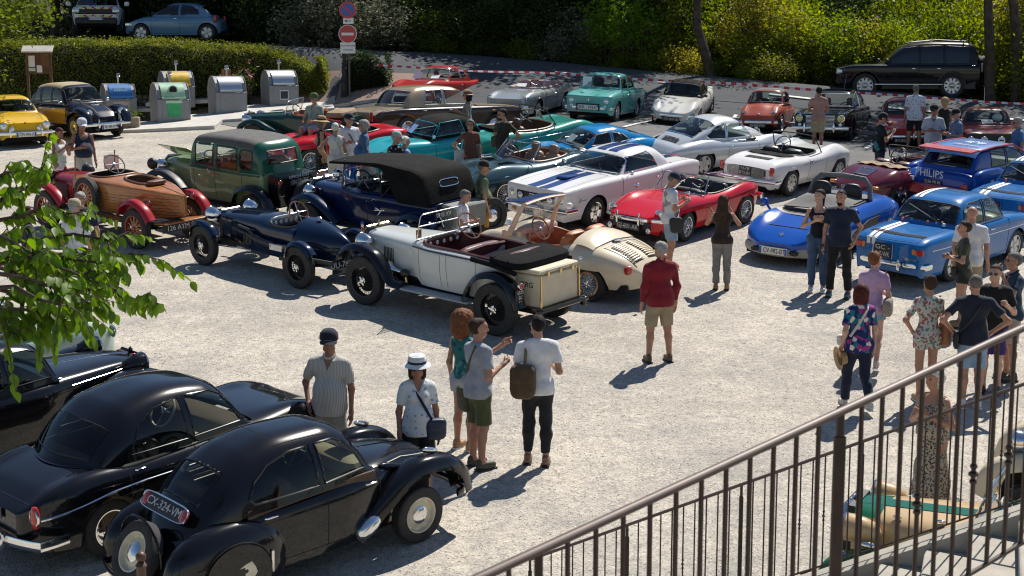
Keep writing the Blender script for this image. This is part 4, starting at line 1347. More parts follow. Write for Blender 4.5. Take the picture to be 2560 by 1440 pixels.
 M().ell((1.3,0,float(b.topz(1.3,0))+.012),(.26,.17,.032),16,7,e=.6).obj('bonnet_scoop',SB,o)
 M().box((2.27,0,.66),(.04,1.05,.2),b=.02).obj('grille',BLACK,o)
 M().tube([(2.31,y,z) for y,z in ((-.14,.60),(.14,.60),(.14,.72),(-.14,.72))],.01,6,closed=True).obj('grille_badge_frame',CHROME,o)
 M().ell((2.31,0,.66),(.01,.09,.03),10,6,rotm(rx=.3)).obj('badge',CHROME,o)
 lamps(o,b,2.27,.66,.69,.095)
 lamps(o,b,2.31,.40,.66,.062,name='fog_lamp')
 bumper(o,2.36,.47,.82,.09,.05,(.5,1),.3)
 bumper(o,-2.26,.5,.82,.07,.05,(.5,1),.3)
 M().box((2.30,0,.36),(.05,1.5,.14),b=.03).obj('valance',PB['white'],o)
 boxlamps(o,2.34,.55,.36,(.015,.06,.035),ORGL,'indicator')
 plate(o,'GB-417-LN',(2.37,.0,.38),.5,.11,'w',eu=True)
 mirror(o,.38,.92,1.0)
 mirror(o,.38,.92,1.0,side=-1)
 for sg in (1,-1):
  k=M()
  k.box((1.92,sg*.875,.66),(.1,.008,.012),rotm(ry=.6))
  k.box((1.92,sg*.875,.66),(.012,.008,.09))
  k.box((1.80,sg*.878,.655),(.16,.008,.012))
  k.obj('wing_badge',CHROME,o)
 wipers(o,.66,.97,(-.1,.35),.2,.3,.3)
 yw=R(-148)
 o,b,c=std('berlinette_car','low bright blue sports coupe with two-part bonnet behind the striped white coupe',put(1418,458,1.05,.6,yw),yw,PB['alpine_blue'],(-1.85,1.95),[(-1.85,.62),(-1.5,.78),(-.8,.80),(.6,.74),(1.2,.68),(1.95,.48)],[(-1.85,.58),(-1.05,.74),(0,.70),(1.05,.73),(1.95,.50)],(-1.05,1.05),.29,1.25,'alloy',ALUM,n=2.7,rf=.6,rr=.4,af=(.5,.5),ar=(.4,.4),zm=.54,w0=.84,sill=.18,bumps=[(1.15,.5,.53,.17,.10),(-1.05,.5,.55,.17,.08)],cab=dict(prof=[(.85,.68),(.78,.72),(.25,1.04),(0,1.11),(-.4,1.12),(-.85,1.0),(-1.35,.80),(-1.4,.74)],wb=[(-1.4,.42),(-.3,.60),(.85,.58)],zb=.72,th=.76,n=3.8,kf=.26,kr=.1,xin=-.75,wins=[[(.45,.79),(.16,1.0),(-.22,1.03),(-.22,.78)],[(-.28,.78),(-.28,1.03),(-.58,.97),(-.78,.82)]],ws=(.76,1.06,.9),rw=(.84,1.0,.8)),doors=((-.4,.45,-.3,.6),),lids=(('bonnet',.95,1.75,.4),),wd=.18)
 lamps(o,b,1.72,.5,.52,.085,pitch=-.2)
 sheet(o,(.5,-.05,.88),(R(40),0,R(82)),.3,.22)
 yw=R(36)
 o,b,c=std('fastback_coupe_car','silver grey fastback sports coupe with sloping tail, seen from behind, nose to the right',put(1752,443,-1.13,-.66,yw),yw,PB['silver'],(-2.05,2.1),[(-2.05,.56),(-1.85,.74),(-1.4,.84),(-.8,.87),(.7,.82),(1.2,.78),(1.8,.66),(2.1,.54)],[(-2.05,.62),(-1.13,.80),(0,.78),(1.13,.79),(1.8,.72),(2.1,.60)],(-1.13,1.14),.31,1.34,'alloy',ALUM,n=2.9,rf=.4,rr=.4,af=(.35,.45),ar=(.35,.45),zm=.58,w0=.85,bumps=[(1.4,.6,.58,.15,.13),(-1.0,.6,.64,.15,.06)],cab=dict(prof=[(.80,.80),(.72,.84),(.30,1.20),(.05,1.29),(-.3,1.31),(-.8,1.18),(-1.5,.86),(-1.85,.66)],wb=[(-1.9,.46),(-1.2,.60),(-.4,.66),(.8,.63)],zb=[(-1.9,.62),(-1.3,.80),(-.8,.83),(.8,.81)],th=.76,n=3.6,kf=.16,kr=.1,NS=80,xin=-1.05,wins=[[(.58,.87),(.26,1.17),(-.30,1.20),(-.34,.87)],[(-.40,.87),(-.36,1.20),(-.62,1.15),(-1.0,.94),(-.9,.88)]],ws=(.87,1.22,.9),rw=(.94,1.24,.84)),doors=((-.38,.62,-.26,.70),),wd=.2,nsp=5,lids=(('bonnet',.9,1.9,.42),))
 k=M()
 for i in range(8):
  k.box((-1.52-i*.03,0,.862-i*.019),(.016,.5,.012))
 k.obj('engine_grille',BLACK,o)
 bumper(o,-2.08,.46,.68,.1,.07,(.5,1),.25,PB['silver'])
 bumper(o,2.1,.42,.66,.12,.07,(.5,1),.25,PB['silver'])
 lamps(o,b,1.86,.58,.72,.09,pitch=-.5)
 boxlamps(o,-2.02,.6,.54,(.06,.14,.05),REDL,rot=-.4)
 yw=R(-131)
 o,b,c=roadster('red_roadster_car','shiny red open roadster with black interior and wire wheels, white-lettered plate GJ-601-AK',put(1709,602,1.055,.62,yw),yw,PB['red'],.725,(-1.72,1.98),(-1.055,1.055),.79,style='wire',wcol=CHROME,steer=.15,cock=(-.42,.66,.56,dict(rr=.02)),bumps=[(1.15,.6,.56,.17,.10),(-1.15,.55,.6,.14,.09)],ar=(.2,.25),rr=.2,rf=.4,af=(.3,.4))
 for sg in (1,-1):
  seat(o,-.5,sg*.3,.42,.46,LBLACK,.42)
 swheel(o,.08,.3,.88)
 M().ell((.16,0,.76),(.1,.52,.1),14,7,e=.6).obj('dashboard',LBLACK,o)
 wscreen(o,.42,.80,.60,.53,.34,.24,.08)
 M().ell((-1.0,0,.80),(.2,.56,.07),16,7,e=.6).obj('folded_hood',LBLACK,o)
 lamps(o,b,1.80,.56,.64,.095)
 bumper(o,2.02,.52,.64,.16,.045,(.45,1),.22,over=(.26,-.26))
 bumper(o,-1.74,.5,.5,.02,.04,(.5,1),.0)
 for sg in (1,-1):
  M().tube([(-1.76,sg*.45,.5),(-1.74,sg*.66,.5),(-1.55,sg*.74,.5)],.045,8,el=(.5,1)).obj('quarter_bumper',CHROME,o)
 M().box((1.98,0,.42),(.03,1.0,.16),b=.02).obj('grille',BLACK,o)
 plate(o,'GJ-601-AK',(2.06,0,.38),.56,.13,'k')
 for sg in (1,-1):
  M().box((2.09,sg*.36,.5),(.01,.07,.06),b=.003).obj('shield_badge',WHITE,o)
  M().box((2.097,sg*.36,.5),(.006,.07,.016)).obj('cross_bar',REDL,o)
  M().box((2.097,sg*.36,.5),(.006,.016,.058)).obj('cross_post',REDL,o)
 lamps(o,b,2.02,.46,.34,.05,name='fog_lamp')
 for i,ch in enumerate('TRIUMPH'):
  y=.33-i*.11
  text(ch,.055,CHROME,o,(1.93-abs(y)*.1,y,float(b.topz(1.9-abs(y)*.1,y))+.008),(R(45),0,R(90)))
 for sg in (1,-1):
  mirror(o,.95,.62,.93,side=sg)
  strip(o,b,[(.32,.58),(.22,.48)],.012)
 sheet(o,(.42,-.12,.92),(R(35),0,R(70)),.32,.24)
 for y in np.linspace(-.4,.4,4):
  M().tube([(-1.15,y,.90),(-1.6,y,.86)],.008,5).obj('luggage_rail',CHROME,o)
 M().tube([(-1.2,.45,.9),(-1.2,-.45,.9)],.01,6).obj('luggage_rail',CHROME,o)
 M().tube([(-1.6,.45,.86),(-1.6,-.45,.86)],.01,6).obj('luggage_rail',CHROME,o)
def cars_right():
 yw=R(50)
 o,b,c=roadster('white_cabriolet_car','white open sports cabriolet seen from behind with wide tail grille and red tail lamps',put(1966,489,-1.1,-.62,yw),yw,PB['white'],.76,(-1.85,2.0),(-1.1,1.1),.82,style='alloy',wcol=STEEL,nsp=8,cock=(-.12,.55,.56,dict(rr=.02)),rr=.14,ar=(.12,.2),n=3.6,bumps=[(1.1,.55,.56,.18,.13),(-1.1,.5,.6,.15,.05)])
 for sg in (1,-1):
  seat(o,-.2,sg*.3,.45,.46,LBLACK,.42)
 swheel(o,.2,.3,.90,mt=WOODW,spokes=3)
 wscreen(o,.5,.81,.62,.55,.38,.26,.12,fm=BLACK)
 X,Y=np.meshgrid(np.linspace(-.98,-.66,8),np.linspace(-.55,.55,15),indexing='ij')
 M().grid(np.stack([X,Y,b.topz(X,Y)+.02+.012*np.sin(Y*17)],-1)).obj('hood_cover',CANVAS,o)
 k=M()
 for i in range(11):
  k.box((-1.25-i*.02,0,float(b.topz(-1.25-i*.02,0))+.004),(.009,.62,.012))
 k.obj('engine_vent',BLACK,o)
 g=empty('tail_grille',(-1.865,0,.57),None,o)
 M().ell((0,0,0),(.012,.5,.115),24,8,e=.45).obj('recess',UNDER,g)
 k=M()
 for y in np.linspace(-.47,.47,46):
  k.box((-.012,y,0),(.006,.008,.21))
 k.obj('bars',STEEL,g)
 plate(o,'1678\nBTS 83',(-1.89,.02,.58),.30,.2,'k',rear=True)
 boxlamps(o,-1.84,.64,.63,(.04,.05,.1),REDL)
 bumper(o,-1.92,.40,.74,.08,.045,(.5,1),.2)
 handle(o,b,-.3,.70)
 strip(o,b,[(-.6,.66),(1.0,.66)],.007)
 yw=R(40)
 o,b,c=std('speedster_car','maroon rounded speedster with tan hood cover and chrome engine grille, seen from behind',put(2241,522,-1.05,-.64,yw),yw,PB['maroon'],(-1.9,1.95),[(-1.9,.50),(-1.5,.72),(-.9,.84),(.5,.84),(1.1,.78),(1.95,.52)],[(-1.9,.52),(-1.05,.79),(0,.76),(1.05,.78),(1.95,.54)],(-1.05,1.05),.31,1.3,'alloy',CHROME,n=2.35,rf=.6,rr=.7,af=(.45,.5),ar=(.5,.5),zm=.52,w0=.85,sill=.2,bumps=[(1.35,.5,.55,.16,.10),(-1.0,.5,.58,.18,.05)],cock=(-.05,.62,.56,dict(mt=LRED,rr=.025)),doors=((-.35,.45,-.2,.68),),nsp=5,wd=.18)
 for sg in (1,-1):
  seat(o,-.25,sg*.29,.45,.46,LRED,.4)
 swheel(o,.22,.3,.90,mt=WOODW)
 wscreen(o,.48,.83,.62,.54,.30,.2,.14,fm=BLACK)
 X,Y=np.meshgrid(np.linspace(-.95,-.58,10),np.linspace(-.56,.56,25),indexing='ij')
 M().grid(np.stack([X,Y,b.topz(X,Y)+.03+.015*np.sin(Y*19+X*8)],-1)).obj('hood_cover',mat('tan_canvas',(.32,.23,.14),.9,var=.2,bump=.4,bs=20),o)
 k=M()
 xs=np.linspace(-1.5,-1.2,5)
 for y in np.linspace(-.16,.16,14):
  k.tube([(x,y,float(b.topz(x,y))+.012) for x in xs],.005,5)
 k.tube([(x,y,float(b.topz(x,y))+.014) for x,y in ((-1.5,-.18),(-1.5,0),(-1.5,.18),(-1.2,.18),(-1.2,0),(-1.2,-.18))],.012,6,closed=True)
 k.obj('engine_grille',CHROME,o)
 plate(o,'584 PT',(-1.90,.05,.46),.36,.16,'k',rear=True)
 boxlamps(o,-1.72,.56,.52,(.06,.08,.035),ORGL,rot=.5)
 mirror(o,.5,.8,.95,side=1)
 strip(o,b,[(-.6,.62),(1.0,.62)],.012)
 bumper(o,-1.97,.36,.5,.15,.04,(.5,1),.1)
 yw=R(42)
 RD=mat('rally_red',(.42,.02,.03),.35,coat=.6)
 o,b,c=std('rally_hatchback_car','blue rally hatchback with red spoilers and large sponsor name on the tail',put(2445,530,-1.2,-.68,yw),yw,PB['philips_blue'],(-1.85,1.8),[(-1.85,.74),(-1.6,.86),(.8,.88),(1.4,.78),(1.8,.66)],[(-1.85,.80),(-1.2,.87),(-.4,.80),(.6,.74),(1.2,.80),(1.8,.70)],(-1.2,1.22),.3,1.42,'alloy',ALUM,n=4.8,rf=.2,rr=.12,af=(.15,.2),ar=(.08,.1),zm=.66,w0=.95,cab=dict(prof=[(.92,.84),(.86,.88),(.35,1.26),(.1,1.32),(-.6,1.34),(-1.15,1.31),(-1.25,1.25),(-1.55,.92),(-1.6,.84)],wb=.68,zb=.86,th=.84,n=6,kf=.12,kr=.08,frame=BLACK,wins=[[(.72,.92),(.36,1.22),(-.1,1.26),(-.1,.91)],[(-.18,.91),(-.18,1.26),(-.72,1.26),(-.78,.91)]],ws=(.93,1.26,.9),rw=(.95,1.24,.86)),doors=((-.4,.7,-.2,.74),),nsp=8,wd=.22)
 X,Y=np.meshgrid(np.linspace(-1.34,.12,16),np.linspace(-.60,.60,15),indexing='ij')
 zz=np.interp(X,c.px[::-1],c.pz[::-1])
 rc=mat('roof_blue',(.012,.13,.42),.35,coat=.5)
 M().grid(np.stack([X,Y,zz+.014-.03*(Y/.6)**4],-1)).obj('roof_panel',rc,o)
 k=M()
 k.box((-1.42,0,1.31),(.34,1.30,.035),rotm(ry=-.08),.012)
 for sg in (1,-1):
  k.tube([(-1.3,sg*.62,1.30),(-.6,sg*.60,1.33),(.15,sg*.58,1.31),(.6,sg*.62,1.1),(.85,sg*.66,.92)],.022,6)
 k.obj('roof_spoiler',RD,o)
 rot=(0,0,-math.pi/2)
 text('PHILIPS',.22,WHITE,o,(-1.868,.15,.80),(R(90),0,-math.pi/2))
 text('PHILIPS auto',.12,WHITE,o,(-.98,-.15,1.365),rot)
 k=M()
 for y in (-.3,-.25,-.2,.0,.05,.1):
  k.box((-.55,y-.02,1.362),(.22,.025,.004))
 k.tube([(-.46,.02,1.364),(-.42,-.1,1.364),(-.55,-.2,1.364),(-.68,-.1,1.364),(-.64,.02,1.364)],.02,4,closed=True,el=(1,.2))
 k.obj('roof_print',WHITE,o)
 M().box((-1.9,0,.46),(.16,1.68,.26),b=.05).obj('rear_bumper',RD,o)
 M().box((-1.90,.62,.66),(.03,.26,.09),b=.01).obj('sponsor_strip',WHITE,o)
 text('ELIM',.08,BLACK,o,(-1.918,.62,.66),(R(90),0,-math.pi/2))
 boxlamps(o,-1.87,.72,.62,(.02,.08,.06),REDL)
 for sg in (1,-1):
  k=M().ell((-1.1,sg*.80,.60),(.62,.13,.34),20,9,e=.55)
  k.obj('wide_arch',PB['philips_blue'],o)
 sheet(o,(-.7,-.885,.80),(R(90),0,R(0)),.3,.1,mat('sticker_red',(.5,.25,.22),.5),'sticker')
 sheet(o,(-1.15,-.935,.66),(R(90),0,R(0)),.12,.12,WHITE,'sticker')
 plate(o,'2236 VR 83',(-1.875,.05,.63),.44,.1,'k',rear=True)
 yw=R(-127)
 o,b,c=std('low_sports_car','low blue and grey open sports car with grey roll hoop, plate CV-982-BT',put(2075,655,1.17,.70,yw),yw,PB['spider_blue'],(-1.75,2.02),[(-1.75,.78),(-1.2,.90),(-.3,.92),(.4,.86),(1.0,.74),(1.6,.60),(2.02,.44)],[(-1.75,.84),(-1.1,.91),(0,.86),(1.1,.88),(1.7,.76),(2.02,.50)],(-1.17,1.17),.31,1.52,'alloy',ALUM,n=2.8,rf=.6,rr=.3,af=(.35,.5),ar=(.2,.3),zm=.50,w0=.92,sill=.17,bumps=[(1.2,.5,.66,.18,.12),(-1.0,.6,.72,.16,.04)],cock=(-.35,.62,.62,dict(rr=.02)),doors=((-.5,.4),),nsp=6,wd=.22,ra=.35)
 GR=mat('spider_grey',(.16,.16,.155),.55,var=.08)
 X,Y=np.meshgrid(np.linspace(-.9,.62,20),np.linspace(-.58,.58,15),indexing='ij')
 M().grid(np.stack([X,Y,b.topz(X,Y)+.02+.10*np.exp(-((X-.1)/.25)**2)*(1-(Y/.6)**2)],-1)).obj('tonneau_cover',mat('tonneau_grey',(.13,.13,.125),.85,var=.12,bump=.3,bs=12),o)
 M().tube([(-.62,-.64,.86),(-.70,-.58,1.12),(-.74,-.46,1.24),(-.75,0,1.27),(-.74,.46,1.24),(-.70,.58,1.12),(-.62,.64,.86)],.05,8).obj('roll_hoop',GR,o)
 for sg in (1,-1):
  M().ell((-.5,sg*.32,.98),(.08,.2,.2),12,8,e=.7).obj('headrest',BLACK,o)
 X,Y=np.meshgrid(np.linspace(.62,.98,8),np.linspace(-.60,.60,15),indexing='ij')
 M().grid(np.stack([X-.12*(Y/.6)**2,Y,b.topz(X,Y)+.012],-1)).obj('scuttle_panel',GR,o)
 k=M()
 for i in range(5):
  ys=np.linspace(-.5,.5,9)
  k.tube([(.74+i*.035-.12*(y/.6)**2,y,float(b.topz(.74+i*.035,y))+.03) for y in ys],.008,5)
 k.obj('scuttle_vent',BLACK,o)
 for sg in (1,-1):
  k=M().ell((1.40,sg*.60,.60),(.27,.115,.10),16,9,rotm(0,.5,-sg*.35),e=.75)
  k.obj('headlight',mat('headlamp_cover',(.30,.33,.35),.12,.3,1.0,var=.3,vs=8),o)
  q=M().ell((.70,sg*.93,.88),(.06,.085,.065),12,7,e=.8)
  q.tube([(.75,sg*.76,.72),(.72,sg*.90,.86)],.025,6)
  q.obj('wing_mirror',PB['spider_blue'],o)
  P=[(.85,.32),(.2,.30),(-.45,.42),(-.55,.62),(-.1,.60),(.5,.46)]
  M().prism(P, lambda u,v,d:(u,sg*(float(b.side(u,v))+d),v),-.02,.008).obj('side_intake',BLACK,o)
  X,Z=np.meshgrid(np.linspace(-1.6,-.55,12),np.linspace(.3,.74,6),indexing='ij')
 pts=[(2.03-.30*(abs(t))**2.2,t*.72,.26) for t in np.linspace(-1,1,21)]
 M().tube(pts,.09,8,el=(.55,1)).obj('front_bumper',mat('bumper_grey',(.33,.32,.28),.5,var=.06),o)
 for sg in (1,-1):
  M().ell((2.02,sg*.38,.27),(.05,.1,.045),12,7,rotm(rz=-sg*.3),e=.7).obj('fog_lamp',BLACK,o)
 plate(o,'CV-982-BT',(2.09,0,.28),.56,.13,'w',eu=True)
 M().prism([(-.05,0),(0,-.065),(.05,0),(0,.065)], lambda u,v,d:(1.78+v*.9,u,float(b.topz(1.78+v*.9,u))+d),.004,.014).obj('badge',CHROME,o)
 yw=R(45)
 o,b,c=r8('striped_saloon_car','bright blue four-door saloon with twin white stripes and plate GC-767-WK, tail towards the viewer',put(2372,703,-1.135,-.63,yw),yw,PB['racing_blue'],gordini=True,wstyle='alloy',wcol=ALUM,fm=BLACK)
 gord(o,b,c,'GC -\n767-WK')
 yw=R(45)
 o,b,c=r8('second_striped_saloon_car','second bright blue striped saloon cut off by the right edge, farther back',put(2620,585,-1.135,-.63,yw),yw,PB['racing_blue'],gordini=True,wstyle='alloy',wcol=ALUM,fm=BLACK)
 gord(o,b,c,'GR -\n505-HK')
def gord(o,b,c,pl):
 for y in (.14,.24):
  band(o,b,-2.12,-1.06,y+.12,y+.19,WHITE,'white_stripe')
  rband(o,c,14,48,y+.12,y+.19,WHITE,'white_stripe')
  M().box((-2.148,y+.155,.75),(.008,.07,.13),b=.002).obj('white_stripe',WHITE,o)
 k=M()
 for i in range(5):
  ys=np.linspace(-.5,.5,22)
  for y in ys:
   x=-1.78-i*.028
   k.box((x,y,float(b.topz(x,y))+.006),(.016,.03,.01))
 k.obj('engine_vent',BLACK,o)
 plate(o,pl,(-2.165,.1,.60),.32,.24,'k',rear=True)
 for sg in (1,-1):
  g=empty('tail_light',(-2.15,sg*.56,.66),None,o)
  M().box((0,sg*.04,0),(.03,.16,.1),b=.01).obj('red_lens',REDL,g)
  M().box((0,-sg*.07,0),(.028,.06,.1),b=.01).obj('amber_lens',ORGL,g)
  M().box((-2.158,sg*.19+.1,.60),(.01,.014,.26)).obj('plate_guard',CHROME,o)
 text('GORDINI',.06,CHROME,o,(-2.16,-.42,.52),(R(90),0,-math.pi/2))
 M().ell((-2.24,-.27,.40),(.03,.03,.12),8,8,e=.7).obj('overrider',CHROME,o)
 M().tube([(-.85,.4,1.2),(-1.0,-.35,.95)],.014,6).obj('roll_bar',mat('rail_grey',(.10,.10,.105),.5,.5),o)
 r_=random.Random(3)
 for i in range(6):
  M().ell((-1.0+r_.uniform(-.05,.05),-.4+i*.16,.95),(.022,.03,.032),8,6,e=.6).obj('parcel_shelf_trinket',[WHITE,mat('toy_blue',(.1,.2,.6),.5),mat('toy_red',(.5,.1,.1),.5)][i%3],o)
 headlight(o,1.86,.5,.6,.085)
 headlight(o,1.86,-.5,.6,.085)
# ------- veteran cars on the left
WOOD=mat('varnished_planks',(0.46,0.19,0.055),0.3,coat=0.5,vs=3,col2=(0.32,0.115,0.03),bump=0.05)
WOODP=mat('pale_planks',(0.42,0.19,0.06),0.4,coat=0.5,vs=3,col2=(0.3,0.11,0.03))
def wood_grain(m):
 nt=m.node_tree
 mp=_n(nt,'ShaderNodeMapping')
 mp.inputs['Scale'].default_value=(0.6,9,14)
 tc=nt.nodes['Texture Coordinate']
 no=nt.nodes['Noise Texture']
 nt.links.new(tc.outputs['Object'],mp.inputs['Vector'])
 nt.links.new(mp.outputs[0],no.inputs['Vector'])
wood_grain(WOOD)
wood_grain(WOODP)
def radiator(o,x,z0,z1,w_,mt=None,shell=None,cap=True):
 g=empty('radiator',(x,0,0),None,o)
 h=z1-z0
 P=[(-w_,z0),(w_,z0),(w_,z1-.08),(w_*.75,z1),(-w_*.75,z1),(-w_,z1-.08)]
 M().prism(P, lambda u,v,d:(d,u,v),-.05,.03).obj('core',BLACK,g)
 M().tube([(.035,u,v) for u,v in P],.024,6,closed=True).obj('shell',shell or CHROME,g)
 k=M()
 for y in np.linspace(-w_*.85,w_*.85,13):
  k.box((.034,y,(z0+z1)/2),(.004,.006,h*.9))
 k.obj('fins',STEEL,g)
 if cap:
  M().lathe([(.03,z1),(.03,z1+.05),(.012,z1+.07),(.003,z1+.09)],12).obj('cap',shell or CHROME,g)
 return g
def dashb(o,x,z,w_,mt,n=5):
 g=empty('dashboard',(x,0,z),None,o)
 M().ell((0,0,0),(.03,w_,.11),18,8,e=.5).obj('panel',mt,g)
 k=M()
 for y in np.linspace(-w_*.7,w_*.7,n):
  k.lathe([(.035,-.035),(.032,-.04),(.002,-.038)],12,(0,y,0),'x')
 k.obj('dials',WHITE,g)
def chassis(o,xr,xf,w_=.38,z=.42,axles=(-1.4,1.4),tr=1.3):
 k=M()
 for sg in (1,-1):
  k.box(((xr+xf)/2,sg*w_,z),(xf-xr,.06,.12))
 k.obj('chassis_rail',BLACK,o)
 for x in axles:
  M().tube([(x,-tr/2,z-.04),(x,tr/2,z-.04)],.035,8).obj('axle',BLACK,o)
  for sg in (1,-1):
   M().tube([(x-.4,sg*w_,z),(x,sg*w_,z-.08),(x+.4,sg*w_,z)],.022,6,el=(1.4,1)).obj('leaf_spring',BLACK,o)
def cars_veteran():
# ---- wooden boat-tail
 yw=R(140)
 o=car_root('boat_tail_car','varnished wooden boat-tailed open car with red mudguards and red spoked wheels',put(343,622,-1.45,.66,yw),yw)
 chassis(o,-1.7,1.75,axles=(-1.45,1.5),tr=1.3)
 RW=mat('spoke_red',(.25,.025,.02),.35,coat=.5)
 WB=mat('spoke_varnish',(.34,.14,.05),.35,coat=.5)
 wheels(o,-1.45,1.5,1.32,'wood',.39,.15,RW,WB)
 b=Body(-2.15,.85,[(-2.15,1.02),(-1.3,1.13),(-.2,1.2),(.3,1.2),(.85,1.12)],[(-2.15,.03),(-1.7,.25),(-1.1,.46),(-.3,.58),(.3,.56),(.85,.46)],[(-2.15,.62),(-1.2,.52),(.85,.5)],[(-2.15,.98),(-1.2,1.06),(.85,1.02)],3.4,.72,rr=.06,rf=.06,ar=(.1,.02),af=(.02,.02))
 v1=cockpit(o,b,.12,.36,.42,.6,LBLACK,3.2,LBROWN,.022)
 v2=cockpit(o,b,-.85,.38,.26,.7,LBROWN,2.6,LBROWN,.035)
 b.build(o,WOOD,(), lambda X,Y,Z:v1(X,Y,Z)|v2(X,Y,Z),ns=80)
 for i in range(7):
  f=i/7
  pts=[(x,.56+(1.0-.56)*f+.06*(x<-1)*0) for x in np.linspace(-2.05,.83,9)]
  strip(o,b,pts,.0045,mat('plank_seam',(.06,.02,.008),.6),'plank_seam',off=-.001)
 tstrip(o,b,[(-1.3,0),(-2.14,0)],.01,LBROWN,'keel_trim')
 M().ell((-1.28,0,1.18),(.1,.22,.05),14,7,e=.7).obj('seat_roll',LBROWN,o)
 bn=Body(.86,1.72,[(.86,1.11),(1.72,1.06)],[(.86,.46),(1.72,.36)],.52,.8,3.0,.95,rf=.05,rr=.05,af=(.02,.02),ar=(.02,.02))
 bn.build(o,PB['bonnet_red'],ns=16)
 radiator(o,1.75,.5,1.08,.34,shell=PB['bonnet_red'])
 for sg in (1,-1):
  M().box((1.3,sg*.415,.78),(.5,.02,.3),rotm(rz=-sg*.115),.01).obj('bonnet_grille',BLACK,o)
  headlight(o,1.75,sg*.50,1.02,.13,pod=.22,podm=BLACK)
  M().tube([(1.7,sg*.36,.8),(1.72,sg*.5,.9)],.018,6).obj('lamp_bracket',BLACK,o)
  M().tube([(.72,sg*.47,1.1),(.68,sg*.47,1.55)],.014,6).obj('windscreen_post',WOODP,o)
  M().box((-.1,sg*.62,.47),(1.5,.24,.03),b=.01).obj('running_board',WOODP,o)
  headlight(o,-1.72,sg*.52,.88,.06,REDL,yaw=math.pi,pod=.12,podm=BLACK,name='tail_light')
 fender(o,[(2.0,.62),(1.86,.80),(1.55,.90),(1.2,.80),(.88,.56)],.66,.22,PB['fender_red'],.05,'front_fender')
 fender(o,[(-1.0,.58),(-1.15,.82),(-1.45,.92),(-1.75,.82),(-1.98,.60)],.68,.24,PB['fender_red'],.05,'rear_fender')
 dashb(o,.58,1.08,.38,mat('engine_turned',(.4,.42,.48),.35,.7),6)
 swheel(o,.33,-.2,1.33,.22,R(50),BLACK,4)
 wheel(o,.05,.68,'wood',.36,.14,RW,WB,z=.86,name='spare_wheel',rot=None)
 fender(o,[(-1.3,.95),(-1.05,1.12),(-.7,1.22),(-.4,1.18)],-.62,.26,BLACK,.05,'cockpit_fairing',both=False)
 M().ell((-.35,-.62,1.36),(.12,.1,.12),12,9).obj('bulb_horn',BLACK,o)
 M().box((-1.98,0,.52),(.4,1.0,.03),rotm(ry=.1),.01).obj('tail_shelf',WOODP,o)
 q=empty('number_plate',(-2.12,.05,.44),(R(90),0,-math.pi/2),o)
 M().box((0,0,0),(1.0,.15,.02),b=.004).obj('plate',PLATE['k'][0],q)
 text('126 AYM 83',.14,PLATE['k'][1],q,(-.05,0,.012),(0,0,0))
 sheet(o,(1.0,-.6,1.25),(R(80),0,R(60)),.3,.3)
# ---- green saloon
 yw=R(140)
 o=car_root('veteran_saloon_car','upright two-tone green saloon with black rear trunk and green-hubbed spare wheel',put(636,576,-1.4,.68,yw),yw)
 GN,BT=PB['sage'],PB['bottle']
 chassis(o,-1.7,1.8,axles=(-1.4,1.45))
 wheels(o,-1.4,1.45,1.38,'tall',.37,.15,mat('rim_green',(.2,.3,.12),.4))
 b=Body(-1.62,.62,[(-1.62,1.16),(.62,1.16)],[(-1.62,.64),(-.6,.70),(.62,.66)],.48,1.0,7,.93,rr=.2,rf=.05,ar=(.12,.03),af=(.01,.01))
 b.build(o,GN,doorp(-.22,.45,.8)+doorp(-1.05,-.26,.8), lambda X,Y,Z:(Z>1.1)&(np.abs(Y)<.58),ns=50)
 for x in (-1.07,-.24,.47):
  strip(o,b,[(x,.52),(x,1.12)],.006,BLACK,'door_gap',off=-.001)
 for x in (-.34,-.14):
  handle(o,b,x,1.02,.1)
 strip(o,b,[(-1.55,1.1),(.6,1.1)],.018,BT,'belt_moulding')
 c=Cabin([(.66,1.10),(.62,1.16),(.56,1.62),(.48,1.74),(.1,1.80),(-.7,1.82),(-1.35,1.77),(-1.55,1.62),(-1.64,1.2),(-1.66,1.1)],[(-1.66,.60),(-.6,.68),(.66,.66)],1.1,.92,7,.03,.12,90)
 c.build(o,BT,[[(.42,1.18),(.42,1.60),(-.16,1.62),(-.16,1.18)],[(-.30,1.18),(-.30,1.62),(-.92,1.62),(-.92,1.18)],rnk(-1.2,1.4,.2,.2,4)],ws=(1.2,1.62,.9),rw=(1.32,1.60,.66),roofm=mat('roof_fabric',(.10,.10,.095),.85,var=.15),roofz=1.755,frame=BLACK,fr=.013)
 for sg in (1,-1):
  seat(o,-.12,sg*.32,.78,.5,mat('red_cloth',(.35,.05,.04),.7),.55)
  M().box((1.2,sg*.44,.82),(.5,.02,.34),b=.01).obj('bonnet_grille',BLACK,o)
 seat(o,-1.0,0,.8,1.1,MATS['red_cloth'],.55,name='rear_seat')
 swheel(o,.25,.32,1.25,.2,R(50))
 M().box((-.5,0,.6),(2.0,1.2,.05)).obj('floor',UNDER,o)
 bn=Body(.64,1.72,[(.64,1.14),(1.72,1.12)],[(.64,.6),(1.72,.40)],.48,.95,5,.96,rf=.05,rr=.05,af=(.02,.02),ar=(.01,.01))
 bn.build(o,GN,ns=16)
 M().box((1.15,.42,1.32),(1.0,.55,.02),rotm(rx=.5),.008).obj('open_bonnet_flap',GN,o)
 radiator(o,1.76,.5,1.14,.38)
 fender(o,[(2.0,.5),(1.85,.78),(1.45,.90),(1.0,.72),(.6,.46)],.70,.28,PB['black'],.06,'front_fender')
 fender(o,[(-.85,.46),(-1.0,.74),(-1.4,.88),(-1.8,.74),(-1.95,.5)],.71,.28,PB['black'],.06,'rear_fender')
